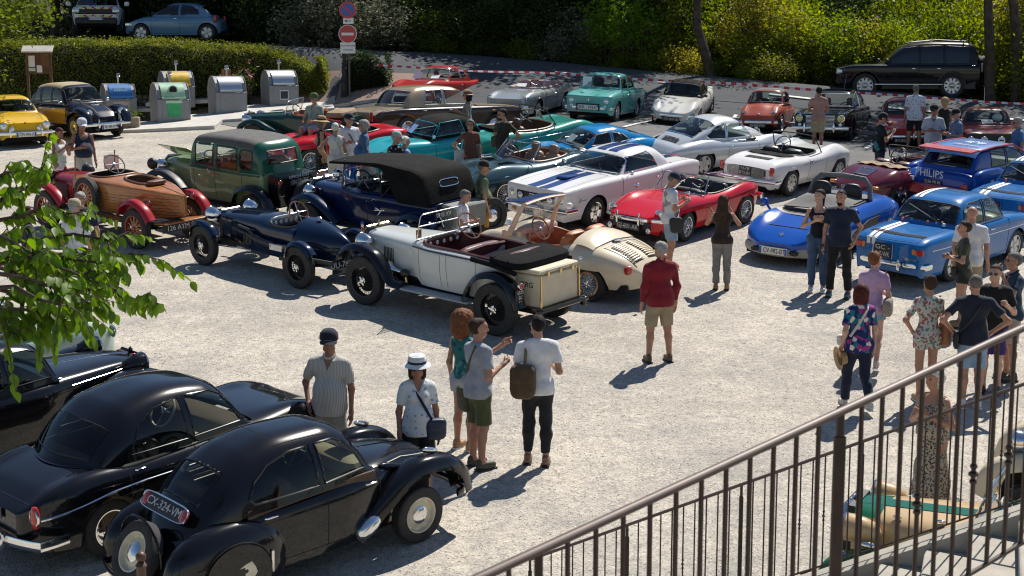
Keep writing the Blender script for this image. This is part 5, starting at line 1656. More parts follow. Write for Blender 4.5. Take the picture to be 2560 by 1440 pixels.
 for sg in (1,-1):
  M().box((-.15,sg*.72,.42),(1.6,.26,.03),b=.01).obj('running_board',BLACK,o)
  headlight(o,1.72,sg*.55,.98,.13,pod=.2)
  headlight(o,-2.04,sg*.5,1.02,.05,REDL,yaw=math.pi,name='tail_light')
 M().box((-1.84,0,.82),(.36,1.04,.62),rotm(ry=-.06),.03).obj('rear_trunk',PB['black'],o)
 text('CITROEN AC4 F',.075,WHITE,o,(-2.035,0,1.09),(R(84),0,-math.pi/2))
 plate(o,'GN-221-TC',(-2.045,0,.98),.5,.12,'k',rear=True)
 text('1931',.1,WHITE,o,(-2.04,-.42,.84),(R(88),0,-math.pi/2))
 wheel(o,-2.13,-.12,'tall',.35,.14,MATS['rim_green'],z=.66,name='spare_wheel',rot=(0,0,R(90)))
 bumper(o,-2.2,.36,.5,.03,.03,(.6,1),0)
# ---- navy racing special
 yw=R(139)
 NV=PB['navy']
 o=car_root('racing_special_car','dark blue open racing special with cycle mudguards, wire wheels and rounded tail',put(749,720,-1.28,.66,yw),yw)
 chassis(o,-1.4,1.5,.3,.40,(-1.28,1.32),1.3)
 wheels(o,-1.28,1.32,1.34,'wire',.37,.14,BLACK,mat('spoke_dark',(.03,.03,.03),.4,.5),52)
 b=Body(-.92,1.28,[(-.92,.98),(-.3,.98),(.1,1.02),(.6,1.0),(1.28,.94)],[(-.92,.47),(-.2,.45),(.45,.40),(1.28,.28)],[(-.92,.34),(1.28,.42)],.80,2.8,.86,rf=.05,rr=.05,af=(.03,.03),ar=(.02,.02))
 v1=cockpit(o,b,-.50,.38,.40,.42,LBLACK,3.4,BLACK,.018)
 b.build(o,NV,(),v1,ns=50)
 tb=M()
 xs=np.linspace(0,1,18)
 secs=[]
 for t in xs:
  x=-.84-t*1.12
  r_=math.sqrt(max(0.0,1-t**2.4))
  a=np.arange(20)*2*math.pi/20
  zc=.72-.12*t
  secs.append(np.stack([np.full(20,x),.47*(1-.75*t*t)*max(r_,.03)*np.cos(a),zc+.36*max(r_,.03)*np.sin(a)],1))
 tb.loft(secs)
 tb.obj('tail',NV,o)
 M().lathe([(.05,0),(.055,.03),(.03,.05),(.003,.055)],12,(-1.1,0,1.07)).obj('filler_cap',CHROME,o)
 radiator(o,1.31,.42,.94,.27,cap=False)
 for sg in (1,-1):
  k=M()
  for i in range(22):
   x=.33+i*.035
   k.box((x,sg*.13,float(b.topz(x,.13))+.006),(.012,.16,.014),rotm(ry=.4))
  k.obj('bonnet_louvres',PB['black'],o)
  k=M()
  for i in range(16):
   x=.3+i*.045
   k.box((x,sg*(float(b.side(x,.56))+.003),.56),(.014,.012,.16))
  k.obj('side_louvres',PB['black'],o)
  headlight(o,1.36,sg*.44,.92,.13,pod=.24,podm=CHROME)
  M().tube([(1.3,sg*.28,.7),(1.32,sg*.44,.8)],.016,6).obj('lamp_bracket',STEEL,o)
  G=np.array([[(.06-.06*v,sg*(.22+.15*u*(1-.3*v*v)),.99+.15*v) for u in np.linspace(-1,1,7)] for v in np.linspace(0,1,4)])
  M().grid(G).obj('aero_screen',GLASSC,o)
 M().tube([(.75,.43,.74),(.3,.49,.70),(-.1,.53,.64),(-.5,.56,.62)],[.03,.03,.055,.06],10).obj('exhaust_pipe',mat('exhaust_black',(.03,.03,.03),.6),o)
 M().tube([(.6,.43,.80),(.25,.48,.78),(0,.52,.66)],.028,8).obj('exhaust_pipe',MATS['exhaust_black'],o)
 M().box((-.62,.6,.60),(.34,.03,.12),b=.01).obj('heat_shield',ALUM,o)
 M().tube([(-.7,.58,.42),(-1.5,.55,.50),(-1.95,.5,.5)],.04,8).obj('tail_pipe',MATS['exhaust_black'],o)
 fender(o,[(1.62,.50),(1.58,.68),(1.38,.80),(1.1,.74),(.95,.60)],.67,.19,NV,.035,'front_fender')
 fender(o,[(-1.0,.52),(-1.08,.72),(-1.3,.80),(-1.52,.74),(-1.66,.62)],.67,.19,NV,.035,'rear_fender')
 dashb(o,-.18,.93,.34,mat('dash_alloy',(.45,.45,.44),.35,.8),5)
 swheel(o,-.36,-.17,1.08,.2,R(62),WOODW,4,ALUM)
 text('DERBY Special',.07,WHITE,o,(.42,.47,.40),(R(90),0,R(176)))
 M().box((-1.9,.0,.42),(.03,.9,.28),rotm(ry=-.1),.01).obj('tail_board',NV,o)
 text('UU-780-TC',.15,PLATE['k'][1],o,(-1.925,.15,.44),(R(86),0,-math.pi/2))
 M().tube([(1.32,-.6,.36),(1.32,.6,.36)],.02,6).obj('front_axle_beam',STEEL,o)
 M().tube([(1.3,.5,.36),(.55,.42,.38)],.014,6).obj('radius_arm',STEEL,o)
# ---- royal blue tourer, hood up
 yw=R(140)
 RB=PB['royal']
 o=car_root('hooded_tourer_car','royal blue veteran tourer with raised black canvas hood and small slit rear window',put(1040,655,-1.4,.68,yw),yw)
 chassis(o,-1.8,1.8,axles=(-1.4,1.45))
 wheels(o,-1.4,1.45,1.36,'tall',.37,.14,BLACK)
 b=Body(-1.75,.72,[(-1.75,1.10),(-.4,1.14),(.3,1.12),(.72,1.16)],[(-1.75,.58),(-1.0,.66),(.1,.64),(.72,.54)],.46,.95,6,.92,rr=.25,rf=.05,ar=(.2,.05),af=(.01,.01))
 v1=cockpit(o,b,-.55,1.0,.54,.6,LBLACK,5,RB,.02)
 b.build(o,RB,doorp(-.1,.45,.8)+doorp(-.95,-.3,.8),v1,ns=46)
 for x in (-.95,-.3,-.1,.45):
  strip(o,b,[(x,.5),(x,1.05)],.005,BLACK,'door_gap',off=-.001)
 handle(o,b,-.15,.98,.1)
 bn=Body(.72,1.70,[(.72,1.14),(1.70,1.10)],[(.72,.53),(1.70,.36)],.46,.90,3.6,.95,rf=.08,rr=.03,af=(.06,.04),ar=(.0,.0))
 bn.build(o,RB,ns=20)
 k=M()
 for i in range(12):
  k.box((.95+i*.045,float(bn.side(.95+i*.045,.78))+.002,.78),(.012,.014,.26))
 k.obj('side_louvres',PB['black'],o)
 radiator(o,1.74,.5,1.12,.34)
 M().tube([(1.76,-.12,1.26),(1.76,.12,1.26)],.012,6).obj('mascot',CHROME,o)
 for sg in (1,-1):
  seat(o,-.15,sg*.3,.74,.46,LBLACK,.48)
  headlight(o,1.66,sg*.5,.94,.13,pod=.2)
  M().box((-.1,sg*.66,.44),(1.7,.22,.03),b=.01).obj('running_board',BLACK,o)
  M().tube([(.68,sg*.52,1.14),(.56,sg*.54,1.68)],.016,6).obj('windscreen_post',CHROME,o)
 seat(o,-1.25,0,.76,1.05,LBLACK,.48,name='rear_seat')
 swheel(o,.32,.28,1.28,.22,R(52),BLACK,4)
 dashb(o,.56,1.08,.44,BLACK,5)
 wscreen(o,.66,1.16,.48,.50,.34,.09,.0,fm=CHROME)
 headlight(o,.82,.52,1.38,.09,pod=.14,name='spot_lamp')
 headlight(o,.95,.44,1.28,.08,pod=.12,name='spot_lamp')
 sheet(o,(.72,-.25,1.36),(R(80),0,R(90)),.4,.24)
 fender(o,[(1.98,.52),(1.84,.78),(1.45,.88),(1.0,.72),(.6,.46)],.68,.26,PB['navy'],.06,'front_fender')
 fender(o,[(-.9,.46),(-1.02,.74),(-1.4,.86),(-1.78,.74),(-1.95,.5)],.69,.26,PB['navy'],.06,'rear_fender')
 xs=np.linspace(.86,-1.72,34)
 zc=pc([(.86,1.66),(.2,1.72),(-.45,1.76),(-1.2,1.74),(-1.52,1.66),(-1.72,1.12)])
 dr=pc([(.86,.04),(.1,.06),(-.5,.09),(-.72,.32),(-.95,.66),(-1.72,.74)])
 G=[]
 for i,x in enumerate(xs):
  row=[]
  hz,d=float(zc(x)),float(dr(x))
  sag=.015*abs(math.sin((x+.45)*2.4))
  for u in np.linspace(-1,1,31):
   a=abs(u)
   if a<.72:
    y=.66*a/.72
    z=hz-.03*(y/.66)**3-sag
   else:
    t=(a-.72)/.28
    y=.66+.02*t
    z=max(hz-.03-d*t,1.05)
   row.append((x,math.copysign(y,u),max(z,1.05)))
  G.append(row)
 k=M().grid(np.array(G))
 k.obj('hood',CANVAS,o,ang=50)
 zr=float(zc(-1.55))
 g=empty('hood_window',(-1.60,0,1.42),(0,.42,0),o)
 M().ell((0,0,0),(.02,.26,.07),20,8,e=.5).obj('pane',GLASSC,g)
 M().tube([(-.02,.25*math.copysign(abs(math.cos(t))**.5,math.cos(t)),.07*math.copysign(abs(math.sin(t))**.5,math.sin(t))) for t in np.arange(24)*math.pi/12],.014,6,closed=True).obj('frame',CHROME,g)
 for sg in (1,-1):
  M().tube([(-.5,sg*.64,1.10),(-.46,sg*.64,1.70)],.014,6).obj('hood_stick',BLACK,o)
  M().tube([(-.5,sg*.64,1.10),(-1.1,sg*.64,1.66)],.014,6).obj('hood_stick',BLACK,o)
  M().tube([(.8,sg*.65,1.63),(-.3,sg*.66,1.68)],.016,6).obj('hood_rail',CANVAS,o)
 M().box((-1.98,0,.86),(.34,.9,.46),rotm(ry=-.05),.03).obj('rear_trunk',mat('trunk_grey',(.16,.17,.16),.6),o)
 wheel(o,-2.02,-.72,'tall',.34,.13,BLACK,z=.74,name='spare_wheel',rot=(0,0,R(75)))
# ---- dove grey tourer, open
 yw=R(140)
 DV,BK=PB['dove'],PB['black']
 o=car_root('open_veteran_tourer_car','pale grey open veteran tourer with black mudguards and cream luggage trunk',put(1238,838,-1.4,.70,yw),yw)
 chassis(o,-2.0,1.85,axles=(-1.4,1.42),tr=1.35)
 wheels(o,-1.4,1.42,1.40,'wire',.41,.15,BLACK,mat('spoke_dark',(.03,.03,.03),.4,.5),56)
 b=Body(-1.62,.48,[(-1.62,1.10),(-.4,1.16),(.1,1.16),(.48,1.20)],[(-1.62,.60),(-.9,.68),(0,.66),(.48,.56)],.50,.95,7,.90,rr=.18,rf=.05,ar=(.15,.05),af=(.01,.01))
 v1=cockpit(o,b,-.58,.92,.56,.62,LRED,6,LRED,.03)
 b.build(o,DV,doorp(-.22,.28,.8)+doorp(-.98,-.36,.8),v1,ns=46)
 for x in (-.98,-.36,-.22,.28):
  strip(o,b,[(x,.56),(x,1.12)],.005,mat('shut_line_grey',(.15,.16,.16),.6),'door_gap',off=-.001)
 strip(o,b,[(-1.5,1.10),(.46,1.10)],.014,BK,'belt_moulding')
 bn=Body(.48,1.72,[(.48,1.19),(1.72,1.16)],[(.48,.55),(1.72,.35)],.50,.94,3.8,.95,rf=.1,rr=.03,af=(.06,.04),ar=(.0,.0))
 bn.build(o,DV,ns=22)
 k=M()
 for i in range(7):
  k.box((.98+i*.04,float(bn.side(.98+i*.04,.82))+.003,.82),(.014,.012,.30))
 k.obj('side_louvres',BLACK,o)
 radiator(o,1.76,.56,1.18,.34,shell=BRASS)
 k=M()
 k.tube([(1.76,0,1.25),(1.80,0,1.33),(1.72,0,1.42),(1.84,0,1.46)],[.02,.014,.018,.006],8)
 k.box((1.72,.04,1.44),(.16,.02,.012),rotm(rz=.5))
 k.box((1.72,-.04,1.44),(.16,.02,.012),rotm(rz=-.5))
 k.obj('mascot',CHROME,o)
 k=M()
 k.box((-.5,0,.80),(.08,1.1,.62),rotm(ry=-.12),.03)
 k.obj('front_seat_back',DV,o)
 M().tube([(-.55,-.56,1.12),(-.57,0,1.16),(-.55,.56,1.12)],.035,8).obj('seat_roll',LRED,o)
 seat(o,-.38,0,.70,1.08,LRED,.44,name='front_seat')
 seat(o,-1.3,0,.72,1.1,LRED,.46,name='rear_seat')
 swheel(o,.0,-.3,1.36,.23,R(55),WOODW,4,ALUM)
 dashb(o,.32,1.12,.46,mat('burr_wood',(.08,.03,.02),.3,coat=.6),5)
 wscreen(o,.42,1.20,.50,.50,.42,.10,.0,r=.010,fm=CHROME)
 M().tube([(.365,-.5,1.42),(.365,.5,1.42)],.01,6).obj('windscreen_bar',CHROME,o)
 M().box((.45,.42,1.28),(.01,.12,.14)).obj('tax_disc_holder',mat('leather_tag',(.4,.16,.05),.6),o)
 text('VX 8787',.1,WHITE,o,(.38,-.1,1.52),(R(84),0,R(90)))
 for sg in (1,-1):
  headlight(o,1.70,sg*.48,1.0,.14,pod=.24)
  M().tube([(1.70,sg*.36,.82),(1.66,sg*.48,.9)],.018,6).obj('lamp_bracket',BLACK,o)
  M().box((-.05,sg*.70,.44),(1.75,.26,.035),b=.01).obj('running_board',mat('board_grey',(.33,.36,.38),.5),o)
  M().box((-.05,sg*.54,.50),(1.9,.02,.2)).obj('valance',BK,o)
  M().tube([(-.95,sg*.68,1.10),(-1.5,sg*.66,1.06)],.02,6).obj('hood_iron',WOODP,o)
 g=empty('bulb_horn',(.75,.62,.66),(0,0,R(-8)),o)
 M().lathe([(.02,-.12),(.035,.02),(.07,.14),(.12,.22),(.125,.225),(.06,.15)],18,axis='x').obj('bell',CHROME,g)
 M().ell((-.2,0,-.0),(.1,.07,.07),10,8).obj('bulb',BLACK,g)
 M().tube([(-.2,0,0),(-.24,0,-.16)],.018,6).obj('stalk',BRASS,g)
 fender(o,[(2.0,.64),(1.86,.86),(1.55,.97),(1.2,.90),(.95,.70),(.75,.50),(.5,.46)],.70,.28,BK,.06,'front_fender')
 fender(o,[(-.82,.47),(-.95,.72),(-1.15,.90),(-1.4,.95),(-1.65,.88),(-1.82,.68),(-1.9,.5)],.70,.28,BK,.06,'rear_fender')
 k=M().ell((-1.50,0,1.13),(.38,.70,.085),22,9,rotm(ry=-.06),e=.5)
 k.tube([(-1.30,y,1.215-.02*(y/.7)**2) for y in np.linspace(-.66,.66,9)],.022,6)
 k.tube([(-1.62,y,1.19-.02*(y/.7)**2) for y in np.linspace(-.66,.66,9)],.022,6)
 k.obj('folded_hood',mat('black_leathercloth',(.010,.010,.011),.9,spec=.1,bump=.5,bs=9),o)
 for sg in (1,-1):
  M().tube([(-.9,sg*.68,1.12),(-1.3,sg*.70,1.10),(-1.78,sg*.68,1.02)],.04,8).obj('hood_arm',MATS['black_leathercloth'],o)
 TR=mat('trunk_cream',(.64,.56,.40),.6,var=.05)
 g=empty('luggage_trunk',(-1.86,0,.76),(0,.03,0),o)
 M().box((0,0,-.03),(.46,.94,.5),b=.02).obj('case',TR,g)
 M().box((0,0,.27),(.48,.96,.07),b=.02).obj('lid',TR,g)
 for y in (-.3,0,.3):
  M().box((-.265,y,.23),(.015,.05,.07),b=.004).obj('clasp',BRASS,g)
 for sy in (1,-1):
  M().box((-.25,sy*.47,-.03),(.02,.02,.5)).obj('brass_corner',BRASS,g)
 text('ZRG',.12,BLACK,g,(.02,.473,.06),(R(90),0,R(180)))
 k=M()
 k.box((-1.9,0,.47),(.6,1.06,.04))
 k.tube([(-2.18,-.6,.46),(-2.18,.6,.46)],.03,8)
 k.obj('luggage_rack',BK,o)
 for sg in (1,-1):
  M().box((-2.14,sg*.55,.42),(.1,.1,.16),b=.02).obj('dumb_iron',BK,o)
 M().box((-1.9,.72,.68),(.02,.2,.26),b=.006).obj('number_board',BLACK,o)
 for i,t in enumerate(('5575','SC','56')):
  text(t,.075,WHITE,o,(-1.915,.72,.76-i*.08),(R(90),0,-math.pi/2))
 headlight(o,-1.93,.72,.86,.05,REDL,yaw=math.pi,pod=.08,name='tail_light')
 k=M()
 k.tube([(1.70,.48,1.13),(1.70,.48,1.30)],.006,5)
 k.obj('flag_pole',WOODP,o)
 for i,cc in enumerate(((.02,.06,.35),(.75,.75,.72),(.55,.03,.03))):
  M().box((1.70-.03,.48,1.30-i*.045),(.06,.004,.045)).obj('flag_band',mat('flag_%d'%i,cc,.7),o)
# ---- cream cabriolet special
 yw=R(141)
 CR=PB['cream']
 SAL=mat('salmon_trim',(.62,.38,.26),.45,coat=.3)
 o,b,c=std('cream_special_car','cream rounded open two-seater with orange seats and slatted rear engine cover',put(1475,752,-1.1,.62,yw),yw,CR,(-2.02,1.75),[(-2.02,.50),(-1.75,.76),(-1.2,.92),(-.75,.97),(.1,.88),(.6,.92),(1.2,.86),(1.75,.6)],[(-2.02,.42),(-1.6,.62),(-1.1,.76),(-.3,.70),(.6,.68),(1.1,.72),(1.75,.48)],(-1.1,1.1),.30,1.26,'wire',CHROME,n=2.3,rf=.5,rr=.5,af=(.5,.5),ar=(.4,.45),zm=.56,w0=.88,cock=(-.15,.62,.56,dict(mt=LTAN,rr=.02,n=3.5)),bumps=[(1.0,.5,.58,.18,.12),(-1.15,.55,.62,.2,.05)],sill=.24,nsp=60)
 wr=mat('rim_orange',(.5,.17,.05),.4,coat=.4)
 for x in (-1.1,1.1):
  for sg in (1,-1):
   M().torus((x,sg*.70,.3),.205,.014,'y',26,6).obj('rim_ring',wr,o)
 for sg in (1,-1):
  seat(o,-.42,sg*.29,.56,.52,mat('orange_leather',(.42,.12,.03),.5,bump=.3,bs=14),.46)
  P=[(.66,.90),(.52,1.22),(.40,1.42),(.36,1.44)]
  G=[(x-.02,sg*(.60-.06*(z-.9)/.5),z) for x,z in P]
  M().tube([(.78,sg*.60,.88)]+G,[.06,.045,.034,.03,.03],8,el=(.7,1.3)).obj('windscreen_pillar',SAL,o)
  mirror(o,.45,.86,1.18,WHITE,(.04,.07,.06),sg)
 M().tube([(.34,y,1.44+.03*(1-(y/.55)**2)) for y in np.linspace(-.55,.55,9)],.03,8,el=(1.6,.6)).obj('windscreen_header',SAL,o)
 M().box((.62,0,1.44),(.46,.96,.02),rotm(ry=.12),.01).obj('sun_visor',mat('visor_blue',(.02,.05,.16),.3,coat=.6),o)
 G=np.array([[(.74-.42*v,u*(.58-.06*v),.92+.5*v) for u in np.linspace(-1,1,9)] for v in np.linspace(0,1,5)])
 M().grid(G).obj('windscreen',GLASSC,o)
 M().ell((.52,0,.88),(.12,.55,.14),16,8,e=.6).obj('dashboard',SAL,o)
 swheel(o,.2,.29,1.0,.2,R(58),WOODW,3)
 xs=np.linspace(-.72,-1.15,10)
 G=np.array([[(x,y,float(b.topz(x,y))+.01+.10*max(0,1-((x+.74)/.45)**2)**1.2*(1-.35*(y/.62)**2)*(x<-.3)) for y in np.linspace(-.62,.62,17)] for x in xs])
 M().grid(G).obj('rear_cowl',CR,o)
 for sg in (1,-1):
  for i in range(11):
   x=-1.32-i*.045
   k=M()
   ys=np.linspace(.07,.34,6)*sg
   k.tube([(x,y,float(b.topz(x,y))+.02) for y in ys],[.006,.02,.022,.022,.02,.006],6,el=(1.1,.7))
   k.obj('engine_slat',CR,o)
   M().tube([(x-.02,y,float(b.topz(x-.02,y))+.006) for y in ys],.008,5).obj('slat_gap',BLACK,o)
 tstrip(o,b,[(-1.24,-.44),(-1.24,.44)],.012,CHROME,'lid_trim')
 tstrip(o,b,[(-1.24,.44),(-1.85,.36)],.008,BLACK,mirror=True)
 M().ell((-1.2,0,float(b.topz(-1.2,0))+.03),(.07,.12,.02),10,6).obj('winged_badge',CHROME,o)
 boxlamps(o,-1.78,.52,.60,(.05,.07,.07),REDL)
 k=M()
 k.tube([(-1.98,-.40,.38),(-2.06,-.36,.40),(-2.06,.36,.40),(-1.98,.40,.38)],.04,8,el=(.7,1))
 k.obj('bumper',CHROME,o)
 boxlamps(o,-2.1,.46,.52,(.03,.03,.05),ORGL,'indicator')
 lamps(o,b,1.62,.5,.62,.09)
 headlight(o,-.98,.72,.70,.06,yaw=R(90),name='side_lamp')
def cars_near():
 BK=PB['black']
# ---- black fastback saloon nearest the viewer
 yw=R(44)
 BWH=mat('rim_cream',(.62,.56,.42),.4,coat=.3)
 o=car_root('fastback_saloon_car','black 1940s fastback saloon with cream wheels and spare on its tail, nearest the viewer',put(1046,1352,1.22*.95,-.62*.95,yw),yw)
 o.scale=(.95,)*3
 b=Body(-1.86,1.80,[(-1.86,.42),(-1.62,.70),(-1.2,.92),(-.8,1.0),(.7,1.02),(1.2,.98),(1.65,.86),(1.80,.70)],[(-1.86,.40),(-1.5,.55),(-.8,.66),(.2,.68),(.75,.60),(1.2,.42),(1.80,.22)],[(-1.86,.36),(-1.4,.26),(1.8,.3)],.74,3.2,.94,rf=.2,rr=.25,af=(.3,.25),ar=(.3,.3))
 b.build(o,BK,doorp(-.02,.72,.75)+doorp(-.82,-.02,.75)+[lidp('bonnet',.82,1.72,.4)], lambda X,Y,Z:(X>-1.4)&(X<.6)&(np.abs(Y)<.54)&(Z>.7),ns=110)
 c=Cabin([(.80,.96),(.74,1.0),(.56,1.30),(.42,1.44),(.15,1.52),(-.35,1.54),(-.75,1.48),(-1.06,1.33),(-1.34,1.06),(-1.6,.72),(-1.7,.5)],[(-1.7,.38),(-1.4,.52),(-1.0,.62),(-.3,.66),(.8,.56)],[(-1.7,.46),(-1.4,.74),(-1.0,.92),(.8,.97)],.74,3.2,.12,.06,110)
 w1=[(.62,1.03),(.50,1.22),(.38,1.34),(.25,1.39),(.0,1.40),(.0,1.02)]
 w2=[(-.08,1.02),(-.08,1.40),(-.35,1.40),(-.62,1.34),(-.82,1.22),(-.92,1.08),(-.86,1.02)]
 c.build(o,BK,[w1,w2],ws=(1.02,1.38,.86),rw=(1.06,1.34,.62),frame=BK,fr=.014,m=30,gl=glass('saloon_glass',(.62,.66,.6),.1))
 k=M()
 k.box((-.3,0,.36),(1.9,1.15,.05))
 for sg in (1,-1):
  k.box((-.15,sg*.6,.68),(1.6,.03,.6))
 k.obj('interior',mat('brown_cloth',(.10,.065,.04),.8),o)
 for sg in (1,-1):
  seat(o,-.28,sg*.29,.58,.5,MATS['brown_cloth'],.5)
 seat(o,-.98,0,.6,1.05,MATS['brown_cloth'],.48,name='rear_seat')
 M().ell((.55,0,.98),(.14,.5,.1),14,7,e=.6).obj('dashboard',mat('dash_cream',(.35,.28,.18),.5),o)
 swheel(o,.28,.28,1.08,.2,R(58),BLACK)
 for x in (-.82,-.02,.72):
  strip(o,b,[(x,.34),(x,.96)],.005,UNDER,'door_gap',off=-.001)
 strip(o,b,[(-.82,.36),(.72,.36)],.005,UNDER,'door_gap',off=-.001)
 strip(o,b,[(-.86,.945),(-.2,.955),(.75,.96),(1.2,.92),(1.6,.83)],.008,mat('cream_line',(.6,.55,.42),.4),'coach_line')
 handle(o,b,-.70,.86,.15)
 handle(o,b,.58,.86,.15)
 tstrip(o,b,[(.78,0),(1.75,0)],.006,BK,'bonnet_hinge',off=.003)
 rseam=[c.sec(c.px[i],c.pz[i],40) for i in range(28,62)]
 for sg in (1,-1):
  M().tube([(g[np.argmin(np.abs(g[:,1]-.36))][0],sg*.36,np.interp(.36,g[::-1,1],g[::-1,2])) for g in rseam[:24]],.004,5).obj('sunroof_seam',UNDER,o)
 M().tube([(rseam[23][-1][0],y,np.interp(abs(y),rseam[23][::-1,1],rseam[23][::-1,2])) for y in np.linspace(-.36,.36,9)],.004,5).obj('sunroof_seam',UNDER,o)
 fender(o,[(1.86,.42),(1.80,.62),(1.58,.80),(1.28,.84),(.98,.74),(.74,.56),(.5,.36),(.38,.27)],.60,[(0,.26),(.3,.34),(.6,.32),(1,.18)],BK,.13,'front_fender',m=15,lip=.02)
 for sg in (1,-1):
  k=M().ell((-1.20,sg*.56,.46),(.70,.24,.46),30,15,None,e=.88)
  k.obj('rear_fender',BK,o)
  t=np.linspace(R(-12),R(185),30)
  M().tube(np.stack([-1.2+.40*np.cos(t),np.full(30,sg*.775),.40+.36*np.sin(t)],1),.006,5).obj('spat_seam',UNDER,o)
  M().prism([(-1.2+.385*math.cos(a),.40+.345*math.sin(a)) for a in np.linspace(R(-15),R(195),26)], lambda u,v,d:(u,sg*d,v),.70,.792).obj('wheel_spat',BK,o)
  M().box((-.79,sg*.775,.46),(.035,.03,.24),rotm(ry=.06),.012).obj('stone_guard',CHROME,o)
  k=M().ell((.50,sg*.66,.40),(.18,.09,.10),14,9,rotm(ry=-.5),e=.9)
  k.obj('step_guard',CHROME,o)
  headlight(o,1.62,sg*.34,.74,.1,pod=.2,podm=BK)
  k=M().ell((1.42,sg*.60,1.00),(.12,.02,.035),12,7,rotm(ry=.3))
  k.obj('fender_light',CHROME,o)
  M().ell((1.0,sg*.50,.90),(.24,.05,.04),14,7,rotm(ry=.3)).obj('side_vent',BK,o)
  strip(o,b,[(1.22,.80),(.78,.92)],.008)
  Q=[((-1.46,.40),(-1.12,.52)),((-1.42,.36),(-1.12,.46)),((-1.37,.325),(-1.12,.41)),((-1.32,.295),(-1.10,.36))]
  k=M()
  for (x0,z0),(x1,z1) in Q:
   k.prism([(x0,z0),(x1,z1+.012),(x1,z1-.016)], lambda u,v,d:(u,sg*d,v),.793,.797)
  k.prism([(-1.13,.34),(-1.03,.37),(-.99,.42),(-1.01,.48),(-1.05,.545),(-1.13,.53)], lambda u,v,d:(u,sg*d,v),.793,.798)
  k.obj('winged_emblem',mat('emblem_cream',(.68,.62,.48),.5),o)
 wheels(o,-1.22,1.22,1.22,'disc',.32,.15,BWH)
 under(o,-1.7,1.5,.5,.24,.46,(1.22,),.7,.3)
 rs=wheel(o,-1.90,0,'disc',.32,.15,BWH,z=.72,name='spare_wheel',rot=(0,0,R(90)))
 rs.rotation_euler=(Matrix.Rotation(R(30),3,'Y')@Matrix.Rotation(R(90),3,'Z')).to_euler()
 rs.location=(-1.84,0,.62)
 M().torus((-1.80,0,.62),.37,.014,'x',36,6,rot=None).obj('spare_wheel_recess',BK,o)
 g=empty('number_plate',(-1.50,0,1.0),(0,R(36),0),o)
 k=M().ell((0,0,0),(.02,.40,.085),24,8,e=.4)
 k.obj('plate',PLATE['k'][0],g)
 M().tube([(-.02,.40*math.copysign(abs(math.cos(t))**.4,math.cos(t)),.085*math.copysign(abs(math.sin(t))**.4,math.sin(t))) for t in np.arange(28)*math.pi/14],.009,6,closed=True).obj('plate_frame',CHROME,g)
 text('CX-324-VM',.125,PLATE['k'][1],g,(-.022,0,0),(R(90),0,-math.pi/2))
 for sg in (1,-1):
  M().ell((-.008,sg*.345,0),(.02,.055,.07),10,7,e=.6).obj('tail_light',REDL,g)
  headlight(o,-1.86,sg*.52,.46,.045,REDL,yaw=math.pi,pod=.08,podm=BK,name='rear_lamp')
 bumper(o,2.0,.42,.62,.12,.05,(.4,1),.1,BK)
 bumper(o,-2.0,.36,.62,.12,.045,(.4,1),.1,BK)
 sheet(o,(.62,-.1,1.12),(R(50),0,R(90)),.3,.2)
# ---- black saloon with chrome side strip
 yw=R(49)
 o,b,c=std('chrome_strip_saloon_car','black 1950s saloon with chrome side strip, left of the near black fastback',put(276,1388,-1.22,-.62,yw),yw,BK,(-2.12,2.0),[(-2.12,.70),(-1.8,.86),(-1.2,.95),(.8,.98),(1.3,.96),(1.75,.86),(2.0,.74)],[(-2.12,.58),(-1.5,.74),(0,.78),(1.2,.76),(2.0,.60)],(-1.22,1.22),.31,1.24,'disc',CHROME,n=3.4,rf=.35,rr=.4,af=(.3,.3),ar=(.25,.35),zm=.70,w0=.95,sill=.24,bumps=[(1.5,.5,.56,.16,.05),(-1.6,.5,.62,.13,.05)],cab=dict(prof=[(.82,.94),(.75,.98),(.42,1.36),(.2,1.46),(-.3,1.51),(-.8,1.45),(-1.12,1.27),(-1.42,1.0),(-1.5,.9)],wb=[(-1.5,.58),(-.8,.68),(.82,.66)],zb=.93,th=.78,n=3.8,kf=.2,kr=.24,NS=90,m=28,fr=.008,frame=BK,gl=glass('saloon_glass',(.62,.66,.6),.1),wins=[[(.62,1.0),(.40,1.30),(.24,1.37),(-.12,1.40),(-.12,.99)],[(-.20,.99),(-.20,1.40),(-.56,1.36),(-.80,1.24),(-.98,1.0)]],ws=(1.0,1.38,.9),rw=(1.0,1.30,.80)),doors=((-.16,.72,-.02,.86),(-1.0,-.16,-.86,.86)),lids=(('boot_lid',-2.0,-1.46,.5),),inter=MATS['brown_cloth'],sw=mat('ivory_wheel',(.65,.6,.5),.4))
 strip(o,b,[(-1.95,.60),(-1.2,.72),(-.8,.74)],.014)
 strip(o,b,[(-.8,.74),(1.7,.76)],.010)
 bumper(o,-2.2,.40,.74,.14,.055,(.45,1),.3,over=(.3,-.3))
 bumper(o,2.1,.40,.72,.14,.055,(.45,1),.3,over=(.3,-.3))
 for sg in (1,-1):
  g=empty('tail_light',(-2.02,sg*.62,.66),None,o)
  M().ell((0,0,0),(.045,.05,.12),12,8,e=.8).obj('lens',REDL,g)
  M().torus((-.01,0,0),.075,.014,'x',20,6).obj('ring',CHROME,g)
  strip(o,b,[(-1.1,.645),(-.88,.655)],.012)
 plate(o,'ER-854-WP',(-2.14,.05,.64),.52,.12,'k',rear=True)
 lamps(o,b,1.86,.55,.70,.09)
# ---- black front-drive saloon at the left edge
 yw=R(47)
 o=car_root('long_bonnet_saloon_car','black 1930s saloon with separate bullet headlamps behind the leafy branch at the left edge',put(335,1108,1.42,-.68,yw),yw)
